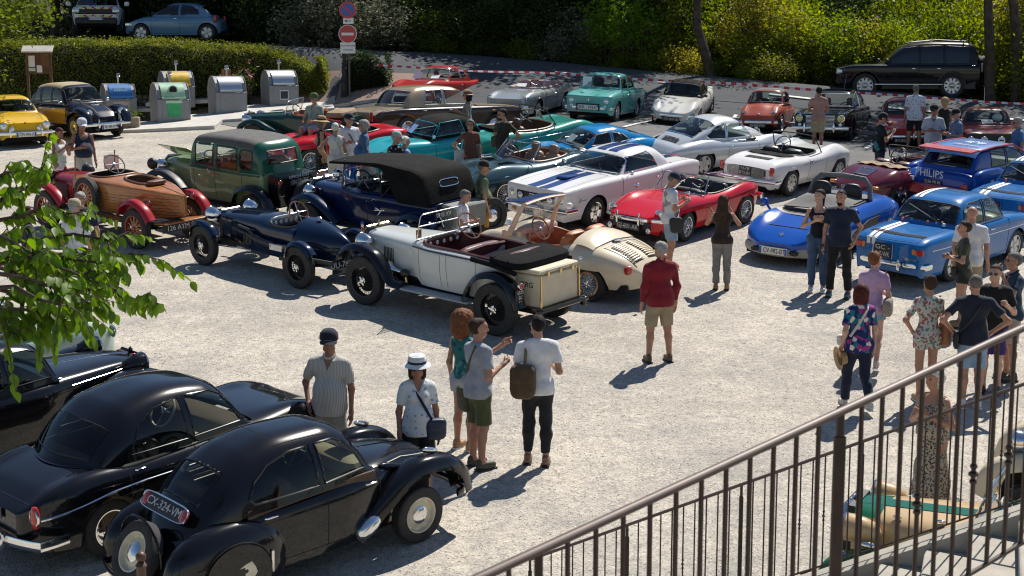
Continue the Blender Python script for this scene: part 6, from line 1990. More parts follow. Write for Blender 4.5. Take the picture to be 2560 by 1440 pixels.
 b=Body(-1.95,1.85,[(-1.95,.5),(-1.7,.86),(-1.2,1.02),(.4,1.05),(1.0,1.02),(1.55,.98),(1.85,.92)],[(-1.95,.46),(-1.2,.68),(.2,.70),(.7,.60),(1.85,.34)],.3,.8,3.6,.95,rf=.12,rr=.3,af=(.12,.1),ar=(.3,.3))
 b.build(o,BK,doorp(-.1,.62,.75)+doorp(-.95,-.1,.75), lambda X,Y,Z:(X>-1.25)&(X<.4)&(np.abs(Y)<.56)&(Z>.7),ns=80)
 c=Cabin([(.62,1.0),(.58,1.04),(.42,1.36),(.28,1.46),(-.2,1.53),(-.75,1.50),(-1.15,1.36),(-1.45,1.05),(-1.5,.95)],[(-1.5,.54),(-.8,.66),(.62,.60)],1.0,.8,4.2,.06,.14,90)
 c.build(o,BK,[[(.48,1.07),(.36,1.36),(.24,1.41),(-.1,1.43),(-.1,1.06)],[(-.18,1.06),(-.18,1.43),(-.6,1.41),(-.85,1.30),(-.92,1.06)]],ws=(1.06,1.40,.88),rw=(1.12,1.36,.6),frame=BK,m=28,gl=MATS['saloon_glass'])
 strip(o,b,[(-1.4,.98),(.6,1.0)],.009)
 tstrip(o,b,[(.7,.0),(1.84,0)],.008,CHROME,'bonnet_hinge',off=.003)
 strip(o,b,[(.7,.9),(1.8,.88)],.006)
 fender(o,[(2.05,.40),(1.95,.66),(1.5,.84),(1.05,.72),(.7,.46),(.5,.32)],.68,[(0,.26),(.4,.36),(1,.2)],BK,.1,'front_fender',m=13)
 fender(o,[(-.85,.34),(-1.0,.66),(-1.42,.80),(-1.8,.66),(-2.0,.4)],.70,[(0,.2),(.5,.34),(1,.26)],BK,.1,'rear_fender',m=13)
 for sg in (1,-1):
  headlight(o,1.72,sg*.52,.94,.13,pod=.3,podm=BK)
  M().tube([(1.6,sg*.34,.80),(1.62,sg*.5,.86)],.02,6).obj('lamp_bracket',BK,o)
  M().ell((1.6,sg*.52,1.072),(.03,.012,.012),8,6).obj('lamp_badge',REDL,o)
  seat(o,-.25,sg*.3,.6,.5,MATS['brown_cloth'],.5)
 seat(o,-1.0,0,.62,1.05,MATS['brown_cloth'],.48,name='rear_seat')
 swheel(o,.25,.3,1.1,.2,R(58),BLACK)
 radiator(o,1.88,.36,.92,.32,shell=BK)
 wheels(o,-1.45,1.45,1.32,'disc',.33,.16,BWH)
 bumper(o,2.2,.42,.78,.08,.05,(.4,1),.1)
 M().box((-.4,0,.4),(1.9,1.2,.05)).obj('floor',UNDER,o)
# ---- pale green car behind it
 yw=R(45)
 o,b,c=std('pale_green_car','pale green rounded car mostly hidden behind the black saloon and the leaves',put(215,968,1.2,-.62,yw),yw,PB['pale_green'],(-1.9,1.85),[(-1.9,.6),(-1.3,.92),(.7,.95),(1.3,.88),(1.85,.62)],[(-1.9,.55),(-1,.72),(1,.70),(1.85,.52)],(-1.1,1.1),.3,1.24,'disc',BWH,n=2.6,rf=.5,rr=.5,af=(.45,.45),ar=(.5,.5),zm=.64,bumps=[(1.3,.5,.52,.18,.10)],cab=dict(prof=[(.7,.9),(.62,.96),(.25,1.36),(-.1,1.46),(-.5,1.44),(-1.0,1.2),(-1.4,.9)],wb=.62,zb=.92,th=.8,n=4,wins=[[(.5,.98),(.2,1.32),(-.3,1.34),(-.3,.98)]],ws=(.98,1.36,.88),rw=(1.0,1.25,.7)))
 lamps(o,b,1.72,.52,.68,.09)
# ---- green and beige veteran behind the railing
 yw=R(150)
 BG,GR=PB['beige'],PB['british_green']
 o=car_root('two_tone_veteran_car','beige and green veteran car with beige headlamp pods behind the stair railing',put(2170,1585,1.3,.64,yw),yw)
 bn=Body(.55,1.62,[(.55,1.10),(1.62,1.02)],[(.55,.50),(1.62,.32)],.42,.84,3.2,.95,rf=.12,rr=.03,af=(.1,.06),ar=(0,0))
 bn.build(o,BG,ns=30)
 X,Y=np.meshgrid(np.linspace(.57,1.6,20),np.linspace(-.09,.09,9),indexing='ij')
 M().grid(np.stack([X,Y,bn.topz(X,Y)+.006],-1)).obj('bonnet_spine',GR,o)
 X,Y=np.meshgrid(np.linspace(1.36,1.61,8),np.linspace(-.31,.31,15),indexing='ij')
 M().grid(np.stack([X,Y*(1-.2*(X-1.36)),bn.topz(X,Y*(1-.2*(X-1.36)))+.004],-1)).obj('radiator_cowl',GR,o)
 radiator(o,1.66,.45,1.03,.30)
 b=Body(-1.6,.55,[(-1.6,1.0),(.55,1.12)],[(-1.6,.55),(-.6,.64),(.55,.52)],.42,.9,5,.93,rr=.25,rf=.04,ar=(.2,.1),af=(.01,.01))
 v1=cockpit(o,b,-.4,.8,.5,.55,LTAN,4,GR,.03)
 b.build(o,BG,doorp(-.2,.4,.8),v1,ns=40)
 for sg in (1,-1):
  headlight(o,1.62,sg*.46,.92,.13,pod=.34,podm=BG)
  M().tube([(1.5,sg*.3,.76),(1.52,sg*.46,.84)],.016,6).obj('lamp_bracket',BLACK,o)
  M().ell((1.35,sg*.64,.86),(.08,.03,.03),10,7).obj('fender_light',CHROME,o)
  for x in (.8,1.2):
   M().ell((x,sg*.30,float(bn.topz(x,.30))+.02),(.05,.012,.015),8,6).obj('bonnet_catch',CHROME,o)
  seat(o,-.3,sg*.28,.66,.46,LTAN,.45)
 fender(o,[(1.78,.34),(1.68,.60),(1.3,.74),(.9,.62),(.5,.42)],.64,.28,GR,.07,'front_fender')
 fender(o,[(-.8,.42),(-.95,.64),(-1.3,.74),(-1.65,.62),(-1.8,.4)],.66,.28,GR,.07,'rear_fender')
 wheels(o,-1.3,1.3,1.28,'wire',.33,.13,BWH,None,40)
 wscreen(o,.5,1.12,.48,.48,.36,.1,.0)
 swheel(o,.2,.28,1.22,.2)
 chassis(o,-1.6,1.6,.34,.4,(-1.3,1.3),1.2)
# ---- cream economy car at the right edge
 yw=R(152)
 o,b,c=std('cream_economy_car','cream bug-eyed economy car with chrome headlamps at the far right edge',put(2575,1345,1.2,.58,yw),yw,PB['cream'],(-1.85,1.6),[(-1.85,.7),(-1.2,.95),(.6,1.0),(1.2,.92),(1.6,.72)],[(-1.85,.55),(0,.62),(.7,.56),(1.6,.36)],(-1.2,1.2),.31,1.26,'disc',BWH,n=3,rf=.4,rr=.4,af=(.3,.3),ar=(.3,.3),zm=.68,frontarch=False,cab=dict(prof=[(.62,.96),(.55,1.0),(.25,1.42),(-.1,1.55),(-.7,1.52),(-1.3,1.2),(-1.6,.9)],wb=.6,zb=.97,th=.86,n=4.4,wins=[[(.45,1.03),(.2,1.38),(-.25,1.42),(-.25,1.03)],[(-.32,1.03),(-.32,1.42),(-.85,1.36),(-.95,1.03)]],ws=(1.02,1.42,.9),rw=(1.05,1.3,.6)),doors=((-.28,.5),))
 fender(o,[(1.72,.40),(1.62,.66),(1.25,.82),(.85,.70),(.55,.45)],.58,[(0,.22),(.4,.34),(1,.2)],PB['cream'],.12,'front_fender',m=13)
 for sg in (1,-1):
  headlight(o,1.45,sg*.52,1.02,.12,pod=.2)
  M().tube([(1.35,sg*.36,.86),(1.38,sg*.52,.96)],.02,6).obj('lamp_bracket',BLACK,o)
  boxlamps(o,1.68,.62,.70,(.03,.04,.04),ORGL,'indicator')
def cars_far():
# ---- yellow coupe at the left edge
 yw=R(-62)
 o,b,c=std('yellow_coupe_car','bright yellow small coupe with four round front lamps at the left edge',put(108,358,1.0,.6,yw),yw,PB['yellow'],(-1.75,1.85),[(-1.75,.72),(-1.3,.84),(.7,.84),(1.3,.78),(1.85,.66)],[(-1.75,.6),(-1,.73),(1,.73),(1.85,.64)],(-1.0,1.0),.29,1.2,'disc',mat('rim_silver',(.5,.5,.5),.4,.6),n=4.5,rf=.2,rr=.3,af=(.14,.2),ar=(.25,.3),zm=.62,bumps=[(1.4,.5,.56,.14,.05)],cab=dict(prof=[(.75,.80),(.68,.85),(.25,1.18),(0,1.27),(-.45,1.28),(-.9,1.12),(-1.3,.85),(-1.34,.8)],wb=.62,zb=.82,th=.8,n=4.4,kf=.14,wins=[[(.52,.88),(.2,1.15),(-.25,1.18),(-.25,.88)],[(-.31,.88),(-.31,1.18),(-.65,1.1),(-.85,.9)]],ws=(.88,1.2,.9),rw=(.9,1.12,.8)),doors=((-.32,.58,-.15,.72),),lids=(('bonnet',.8,1.72,.5),))
 lamps(o,b,1.86,.56,.60,.1)
 lamps(o,b,1.90,.36,.52,.068,name='fog_lamp')
 bumper(o,1.93,.40,.70,.08,.05,(.4,1),.2,over=(.42,-.42))
 plate(o,'CM-496-XJ',(1.97,0,.36),.52,.12,'w',eu=True)
 M().ell((1.86,0,.66),(.012,.04,.025),10,6).obj('badge',REDL,o)
# ---- navy and gold saloon with beige roof
 yw=R(-46)
 DN,GD=paint('paint_ink',(.012,.018,.04),.25),PB['gold']
 o,b,c=std('two_tone_hatchback_car','navy and gold small car with beige fabric roof and round headlamps',put(292,338,1.2,.63,yw),yw,DN,(-1.75,1.85),[(-1.75,.80),(-1.4,.92),(.75,.96),(1.2,.92),(1.6,.80),(1.85,.62)],[(-1.75,.60),(-.8,.66),(.7,.64),(1.2,.46),(1.85,.30)],(-1.2,1.2),.32,1.26,'disc',mat('rim_ivory',(.6,.5,.25),.4),n=3.6,rf=.2,rr=.2,af=(.2,.2),ar=(.1,.1),zm=.70,frontarch=False,cab=dict(prof=[(.82,.92),(.76,.97),(.42,1.42),(.25,1.49),(-.4,1.53),(-1.1,1.48),(-1.3,1.38),(-1.62,.98),(-1.66,.9)],wb=.62,zb=.94,th=.84,n=5.5,kf=.1,kr=.1,frame=BLACK,wins=[[(.62,1.0),(.36,1.38),(-.12,1.42),(-.12,.99)],[(-.2,.99),(-.2,1.42),(-.75,1.41),(-.8,.99)],[(-.88,.99),(-.86,1.40),(-1.12,1.36),(-1.3,1.02)]],ws=(1.0,1.42,.9),rw=(1.02,1.38,.8),roofm=mat('beige_fabric',(.36,.30,.19),.85,var=.1),roofz=1.47),doors=((-.16,.7,-.02,.82),(-.95,-.16,-.8,.82)))
 for sg in (1,-1):
  X,Z=np.meshgrid(np.linspace(-.92,.66,16),np.linspace(.40,.84,7),indexing='ij')
  M().grid(np.stack([X,sg*(b.side(X,Z)+.005),Z],-1)).obj('gold_panel',GD,o)
 for sg in (1,-1):
  headlight(o,1.80,sg*.5,.74,.1,pod=.2,podm=CHROME)
 fender(o,[(1.92,.42),(1.82,.66),(1.4,.80),(.98,.70),(.72,.45)],.60,[(0,.24),(.4,.34),(1,.22)],DN,.11,'front_fender',m=13)
 bumper(o,1.98,.42,.70,.1,.05,(.4,1),.25,over=(.34,-.34))
 plate(o,'BS-445-DW',(2.02,.0,.34),.52,.12,'w',eu=True)
 boxlamps(o,1.9,.66,.55,(.04,.06,.035),ORGL,'indicator')
 X,Y=np.meshgrid(np.linspace(1.05,1.4,8),np.linspace(-.14,.14,8),indexing='ij')
 for y in (-.22,.22):
  band(o,b,.85,1.7,y-.008,y+.008,GD,'gold_line')
 M().torus((1.25,0,float(b.topz(1.25,0))+.004),.1,.012,'z',20,6).obj('bonnet_crest',WHITE,o)
 M().ell((1.25,0,float(b.topz(1.25,0))+.004),(.06,.07,.01),12,6).obj('bonnet_crest',WHITE,o)
 mirror(o,.62,.74,1.02)
 mirror(o,.62,.74,1.02,side=-1)
 wipers(o,.78,.98)
# ---- dark green sports tourer
 yw=R(160)
 o=car_root('dark_green_tourer_car','dark green pre-war style open tourer with long bonnet left of the limousine',put(650,374,1.1,.55,yw),yw)
 G_=PB['dark_green']
 bn=Body(.35,1.62,[(.35,.98),(1.62,.88)],[(.35,.46),(1.62,.28)],.4,.72,3,.95,rf=.1,rr=.03,af=(.06,.04),ar=(0,0))
 bn.build(o,G_,ns=24)
 b=Body(-1.5,.35,[(-1.5,.90),(-.4,.94),(.35,.98)],[(-1.5,.44),(-.5,.56),(.35,.47)],.4,.75,4,.93,rr=.2,rf=.04,ar=(.2,.2),af=(.01,.01))
 v1=cockpit(o,b,-.4,.62,.44,.5,LTAN,4,LTAN,.03)
 b.build(o,G_,doorp(-.3,.25,.8),v1,ns=36)
 radiator(o,1.66,.42,.90,.26)
 wheels(o,-1.15,1.2,1.22,'wire',.35,.13,BLACK,None,36)
 fender(o,[(1.7,.36),(1.6,.64),(1.2,.78),(.7,.58),(.2,.36)],.62,.24,G_,.06,'front_fender')
 fender(o,[(-.6,.36),(-.8,.62),(-1.15,.76),(-1.5,.62),(-1.7,.4)],.62,.24,G_,.06,'rear_fender')
 for sg in (1,-1):
  headlight(o,1.6,sg*.40,.80,.12,pod=.22)
  seat(o,-.3,sg*.25,.6,.42,LTAN,.42)
 wscreen(o,.32,.98,.46,.44,.32,.1,0)
 swheel(o,.05,.25,1.02,.2)
 chassis(o,-1.5,1.6,.3,.38,(-1.15,1.2),1.1)
 M().ell((-1.1,0,.96),(.3,.52,.1),16,7,e=.6).obj('folded_hood',mat('beige_canvas',(.28,.2,.12),.9),o)
# ---- black off-road car
 yw=R(174)
 o,b,c=std('offroad_car','black long-wheelbase off-road car parked beyond the road under the trees',(13.0,50.2,CAM_Z-1.42),yw,paint('paint_offroad',(.008,.009,.012),.25),(-2.35,2.3),[(-2.35,.98),(-2.2,1.08),(1.0,1.10),(1.7,1.08),(2.3,.96)],[(-2.35,.84),(-1,.93),(1,.93),(2.3,.82)],(-1.4,1.38),.40,1.58,'alloy',ALUM,n=5.5,rf=.2,rr=.12,af=(.18,.2),ar=(.08,.06),zm=.92,sill=.42,nsp=10,wd=.26,ra=.47,cab=dict(prof=[(1.0,1.04),(.9,1.1),(.2,1.66),(-.1,1.76),(-.8,1.82),(-1.8,1.80),(-2.15,1.72),(-2.3,1.1),(-2.32,1.04)],wb=.84,zb=1.06,th=.82,n=6,kf=.12,kr=.08,frame=BLACK,gl=DGLASS,wins=[[(.72,1.14),(.22,1.60),(-.3,1.66),(-.3,1.12)],[(-.38,1.12),(-.38,1.66),(-1.1,1.68),(-1.1,1.12)],[(-1.2,1.12),(-1.2,1.68),(-1.95,1.64),(-2.0,1.12)]],ws=(1.14,1.66,.9),rw=(1.16,1.6,.8)),doors=((-.34,.8,-.15,.95),(-1.15,-.34,-.95,.95)))
 for sg in (1,-1):
  M().tube([(-.1,sg*.62,1.79),(-.9,sg*.63,1.87),(-1.9,sg*.62,1.82)],.018,6).obj('roof_rail',mat('rail_grey',(.10,.10,.105),.5,.5),o)
  M().box((0,sg*.92,.44),(2.2,.16,.06),b=.02).obj('side_step',STEEL,o)
  M().ell((2.15,sg*.68,.86),(.16,.16,.1),12,8,e=.6).obj('headlight',LENS,o)
  M().box((-2.34,sg*.78,.98),(.06,.1,.3),b=.02).obj('tail_light',mat('clear_red',(.45,.3,.3),.2),o)
  mirror(o,.72,1.06,1.18,BLACK,(.07,.09,.09),sg)
 wheel(o,-2.48,-.1,'disc',.38,.24,BLACK,z=.98,name='spare_wheel',rot=(0,0,R(90)))
 M().tube([(1.9,.6,1.05),(1.75,.6,1.7)],.006,4).obj('aerial',BLACK,o)
# ---- pale blue hatchback on the upper road
 p=ap(452,100,55.5)
 yw=R(176)
 o,b,c=std('pale_blue_hatchback_car','pale blue small modern hatchback parked behind the hedge',(p.x,p.y,p.z-.03),yw,PB['sky'],(-1.65,1.95),[(-1.65,.70),(-1.3,.92),(.9,.92),(1.5,.78),(1.95,.52)],[(-1.65,.66),(-1,.81),(.8,.81),(1.95,.58)],(-1.2,1.25),.30,1.4,'alloy',ALUM,n=3,rf=.5,rr=.4,af=(.4,.4),ar=(.4,.35),zm=.66,nsp=5,wd=.19,cab=dict(prof=[(1.15,.84),(1.05,.9),(.35,1.3),(0,1.38),(-.5,1.37),(-1.0,1.25),(-1.45,.9),(-1.5,.82)],wb=[(-1.5,.58),(-.5,.70),(1.15,.66)],zb=.86,th=.76,n=3.6,kf=.24,kr=.2,frame=BLACK,fr=.008,gl=DGLASS,xin=-1.1,wins=[[(.85,.94),(.35,1.24),(-.15,1.30),(-.15,.93)],[(-.2,.93),(-.2,1.30),(-.6,1.26),(-.9,1.1),(-.95,.95)]],ws=(.92,1.3,.9),rw=(.95,1.25,.8)),doors=((-.2,.85,-.05,.8),))
 boxlamps(o,1.75,.55,.58,(.14,.1,.07),LENS,'headlight')
 boxlamps(o,-1.5,.66,.78,(.06,.06,.14),REDL)
 mirror(o,.75,.88,.98,BLACK,(.06,.07,.06))
# ---- white patrol car
 p=ap(203,88,53.5)
 yw=R(-78)
 o,b,c=std('patrol_car','white high-riding patrol car with yellow and red chevrons on its nose, behind the hedge',(p.x-.3,p.y+3.6,p.z+.05),yw,PB['white'],(-2.15,2.15),[(-2.15,1.0),(1.0,1.06),(1.7,1.04),(2.15,.90)],[(-2.15,.82),(-1,.91),(1,.91),(2.15,.80)],(-1.33,1.33),.36,1.56,'alloy',ALUM,n=4.5,rf=.3,rr=.2,af=(.2,.2),ar=(.15,.15),zm=.84,sill=.34,wd=.22,cab=dict(prof=[(1.05,1.0),(.95,1.06),(.35,1.52),(.05,1.62),(-.9,1.64),(-1.6,1.55),(-2.0,1.05),(-2.05,1.0)],wb=.80,zb=1.02,th=.82,n=5,kf=.16,frame=BLACK,gl=DGLASS,wins=[[(.75,1.1),(.3,1.5),(-.3,1.54),(-.3,1.08)]],ws=(1.08,1.54,.92),rw=(1.1,1.5,.8)),doors=((-.3,.8),))
 M().box((2.16,0,.82),(.06,1.5,.18),b=.03).obj('grille',BLACK,o)
 M().box((2.18,0,.48),(.1,1.5,.26),b=.05).obj('lower_bumper',BLACK,o)
 boxlamps(o,2.14,.70,.84,(.06,.14,.08),LENS,'headlight')
 CH=(mat('chevron_yellow',(.55,.75,.03),.5),mat('chevron_red',(.5,.02,.03),.5))
 for i in range(8):
  y=-.52+i*.15
  for z,xx,hh in ((.95,2.155,.07),(.66,2.205,.05)):
   M().box((xx,y,z),(.012,.14,hh),rotm(rx=.5 if y>0 else -.5)).obj('chevron',CH[i%2],o)
 text('POLICE',.16,mat('police_blue',(.03,.12,.5),.5),o,(1.72,0,float(b.topz(1.72,0))+.008),(R(15),0,R(90)))
 plate(o,'GG-355-EV',(2.25,0,.58),.52,.12,'w',eu=True)
 for sg in (1,-1):
  mirror(o,.8,1.06,1.14,PB['white'],(.08,.1,.09),sg)
# ------- vegetation
def leaf_mat(name,c1,c2,tr=0.35,rough=0.55):
 m=bpy.data.materials.new(name)
 m.use_nodes=True
 nt=m.node_tree
 b=nt.nodes['Principled BSDF']
 b.inputs['Roughness'].default_value=rough
 b.inputs['Specular IOR Level'].default_value=0.35
 tc=_n(nt,'ShaderNodeTexCoord')
 oi=_n(nt,'ShaderNodeObjectInfo')
 no=_n(nt,'ShaderNodeTexNoise')
 no.inputs['Scale'].default_value=1.7
 no.inputs['Detail'].default_value=8
 no.inputs['Roughness'].default_value=.8
 nt.links.new(tc.outputs['Object'],no.inputs['Vector'])
 ad=_n(nt,'ShaderNodeMath',operation='MULTIPLY_ADD')
 ad.inputs[1].default_value=.35
 nt.links.new(oi.outputs['Random'],ad.inputs[0])
 nt.links.new(no.outputs['Fac'],ad.inputs[2])
 rp=_n(nt,'ShaderNodeValToRGB')
 rp.color_ramp.elements[0].position,rp.color_ramp.elements[1].position=.42,.9
 rp.color_ramp.elements[0].color,rp.color_ramp.elements[1].color=(*c1,1),(*c2,1)
 nt.links.new(ad.outputs[0],rp.inputs[0])
 nt.links.new(rp.outputs[0],b.inputs['Base Color'])
 tl=_n(nt,'ShaderNodeBsdfTranslucent')
 hs=_n(nt,'ShaderNodeHueSaturation')
 hs.inputs['Saturation'].default_value=1.15
 hs.inputs['Value'].default_value=1.7
 nt.links.new(rp.outputs[0],hs.inputs['Color'])
 nt.links.new(hs.outputs[0],tl.inputs[0])
 mx=_n(nt,'ShaderNodeMixShader')
 mx.inputs[0].default_value=tr
 nt.links.new(b.outputs[0],mx.inputs[1])
 nt.links.new(tl.outputs[0],mx.inputs[2])
 nt.links.new(mx.outputs[0],nt.nodes['Material Output'].inputs[0])
 MATS[name]=m
 return m
BARK=mat('bark',(.07,.05,.035),.95,var=.35,vs=5,bump=.8,bs=18)
LF={'dark':leaf_mat('leaf_dark',(.010,.024,.007),(.05,.08,.013)),'mid':leaf_mat('leaf_mid',(.03,.06,.012),(.16,.19,.024),.45),'bright':leaf_mat('leaf_bright',(.06,.11,.012),(.27,.285,.034),.6),'olive':leaf_mat('leaf_olive',(.10,.105,.02),(.29,.25,.05),.6),'grey':leaf_mat('leaf_grey',(.09,.10,.06),(.20,.21,.14)),'lime':leaf_mat('leaf_lime',(.06,.15,.012),(.22,.34,.035),.6),'hedge':leaf_mat('leaf_hedge',(.05,.08,.012),(.32,.32,.045),.35),'near':leaf_mat('leaf_near',(.05,.11,.012),(.17,.26,.032),.5,.4)}
def leaf_quads(C,size,rng,up=0.3,asp=0.5,droop=0.0):
 n=len(C)
 A=rng.normal(size=(n,3))
 A[:,2]=A[:,2]*.6-droop
 A/=np.linalg.norm(A,axis=1)[:,None]
 N_=rng.normal(size=(n,3))
 N_[:,2]+=up
 B=np.cross(A,N_)
 B/=np.linalg.norm(B,axis=1)[:,None]+1e-9
 s=size*rng.uniform(.6,1.3,n)[:,None]
 V=np.stack([C-A*s*.5,C+B*s*asp*.5+A*s*.05,C+A*s*.5,C-B*s*asp*.5+A*s*.05],1)
 return V.reshape(-1,3),np.arange(4*n).reshape(-1,4)
def clump_points(n,k,cen,rad,crad,rng,shell=0.45,flat=1.0):
 u=rng.normal(size=(k,3))
 u/=np.linalg.norm(u,axis=1)[:,None]
 r=rng.uniform(shell,1.0,k)[:,None]
 cl=np.array(cen)+u*r*np.array(rad)
 w_=rng.uniform(.4,1.4,k)
 idx=rng.choice(k,n,p=w_/w_.sum())
 return cl[idx]+rng.normal(size=(n,3))*crad*np.array([1,1,flat]),cl
def branchy(m,base,tips,r0,rng):
 base=np.array(base,float)
 for t in tips:
  t=np.array(t,float)
  mid=base*.5+t*.5+rng.normal(size=3)*.12*np.linalg.norm(t-base)*.6
  m.tube([base,base*.6+mid*.4,mid,t],[r0,r0*.75,r0*.5,r0*.2],6)
_tree_cache={}
def tree_proto(kind,seed):
 key=(kind,seed)
 if key in _tree_cache:
  return _tree_cache[key]
 rng=np.random.default_rng(seed)
 k=M()
 if kind=='tall':
  H,n,sz,lm=10.5,10500,.30,'dark'
  lean=rng.normal(size=2)*.5
  k.tube([(0,0,-.3),(lean[0]*.3,lean[1]*.3,2.2),(lean[0],lean[1],5),(lean[0]*1.4,lean[1]*1.4,8)],[.24,.19,.13,.05],9)
  P,cl=clump_points(n,70,(lean[0],lean[1],6.0),(3.4,3.4,4.6),.42,rng,.35)
  branchy(k,(lean[0]*.6,lean[1]*.6,3.4),cl[:22],.07,rng)
 elif kind=='slim':
  H,n,sz,lm=7.5,6000,.18,'mid'
  k.tube([(0,0,-.3),(.25,.1,1.6),(.1,.2,3.2),(.4,.2,6)],[.13,.10,.08,.03],8)
  k.tube([(.25,.1,1.6),(-.5,0,2.8),(-.8,.2,4.4)],[.07,.05,.02],7)
  P,cl=clump_points(n,55,(.1,.1,4.2),(2.2,2.2,3.2),.34,rng,.3)
  branchy(k,(.15,.15,2.6),cl[:18],.04,rng)
 elif kind=='bush':
  n,sz,lm=5200,.12,'bright'
  for i in range(6):
   a=rng.uniform(0,6.3)
   k.tube([(0,0,-.2),(math.cos(a)*.3,math.sin(a)*.3,.7),(math.cos(a)*.7,math.sin(a)*.7,1.5)],[.03,.022,.008],5)
  P,cl=clump_points(n,60,(0,0,1.15),(1.5,1.3,1.15),.22,rng,.4)
 elif kind=='fern':
  n,sz,lm=4200,.16,'lime'
  pts=[]
  for i in range(46):
   a,r=rng.uniform(0,6.3),rng.uniform(.2,1.3)
   h=rng.uniform(.9,2.3)
   top=np.array([math.cos(a)*r,math.sin(a)*r,h])
   k.tube([(math.cos(a)*r*.4,math.sin(a)*r*.4,-.1),top*.7,top],[.016,.012,.005],4)
   out=np.array([math.cos(a),math.sin(a),0])
   for q in range(6):
    d=rng.normal(size=3)
    d[2]=.15
    d/=np.linalg.norm(d)
    for t in np.linspace(.1,.55,15):
     pts.append(top*(1-.06*q)+d*t+np.array([0,0,-.5*t*t])+rng.normal(size=3)*.025)
  P=np.array(pts)
  sz=.11
 else:
  n,sz,lm=2600,.09,'olive'
  k.tube([(0,0,-.1),(.05,0,.5)],[.03,.01],5)
  P,cl=clump_points(n,34,(0,0,.5),(.9,.8,.5),.15,rng,.4)
 P=P[P[:,2]>.02]
 V,Q=leaf_quads(P,sz,rng,asp=.42 if kind=='fern' else.55,up=.5)
 co=fast_mesh('crown',V,Q,LF[lm],False,smooth=False)
 tr=k.mesh('trunk')
 tr.materials.append(BARK)
 _tree_cache[key]=(tr,co.data)
 return _tree_cache[key]
_mat_copies={}
def plant(kind,seed,x,y,sc,rz,name,label,cat,group,lm=None,z=None,tilt=0.0):
 tr,cr=tree_proto(kind,seed)
 o=empty(name,(x,y,(float(terr(x,y)) if z is None else z)-.03),(tilt,0,rz))
 o.scale=(sc,)*3 if not isinstance(sc,tuple) else sc
 tag(o,label,cat,group)
 link(bpy.data.objects.new('trunk' if cat=='tree' else 'stems',tr),o)
 me=cr
 if lm:
  key=(cr.name,lm)
  if key not in _mat_copies:
   me=cr.copy()
   me.materials.clear()
   me.materials.append(LF[lm])
   _mat_copies[key]=me
  me=_mat_copies[key]
 link(bpy.data.objects.new('crown' if cat=='tree' else 'foliage',me),o)
 return o
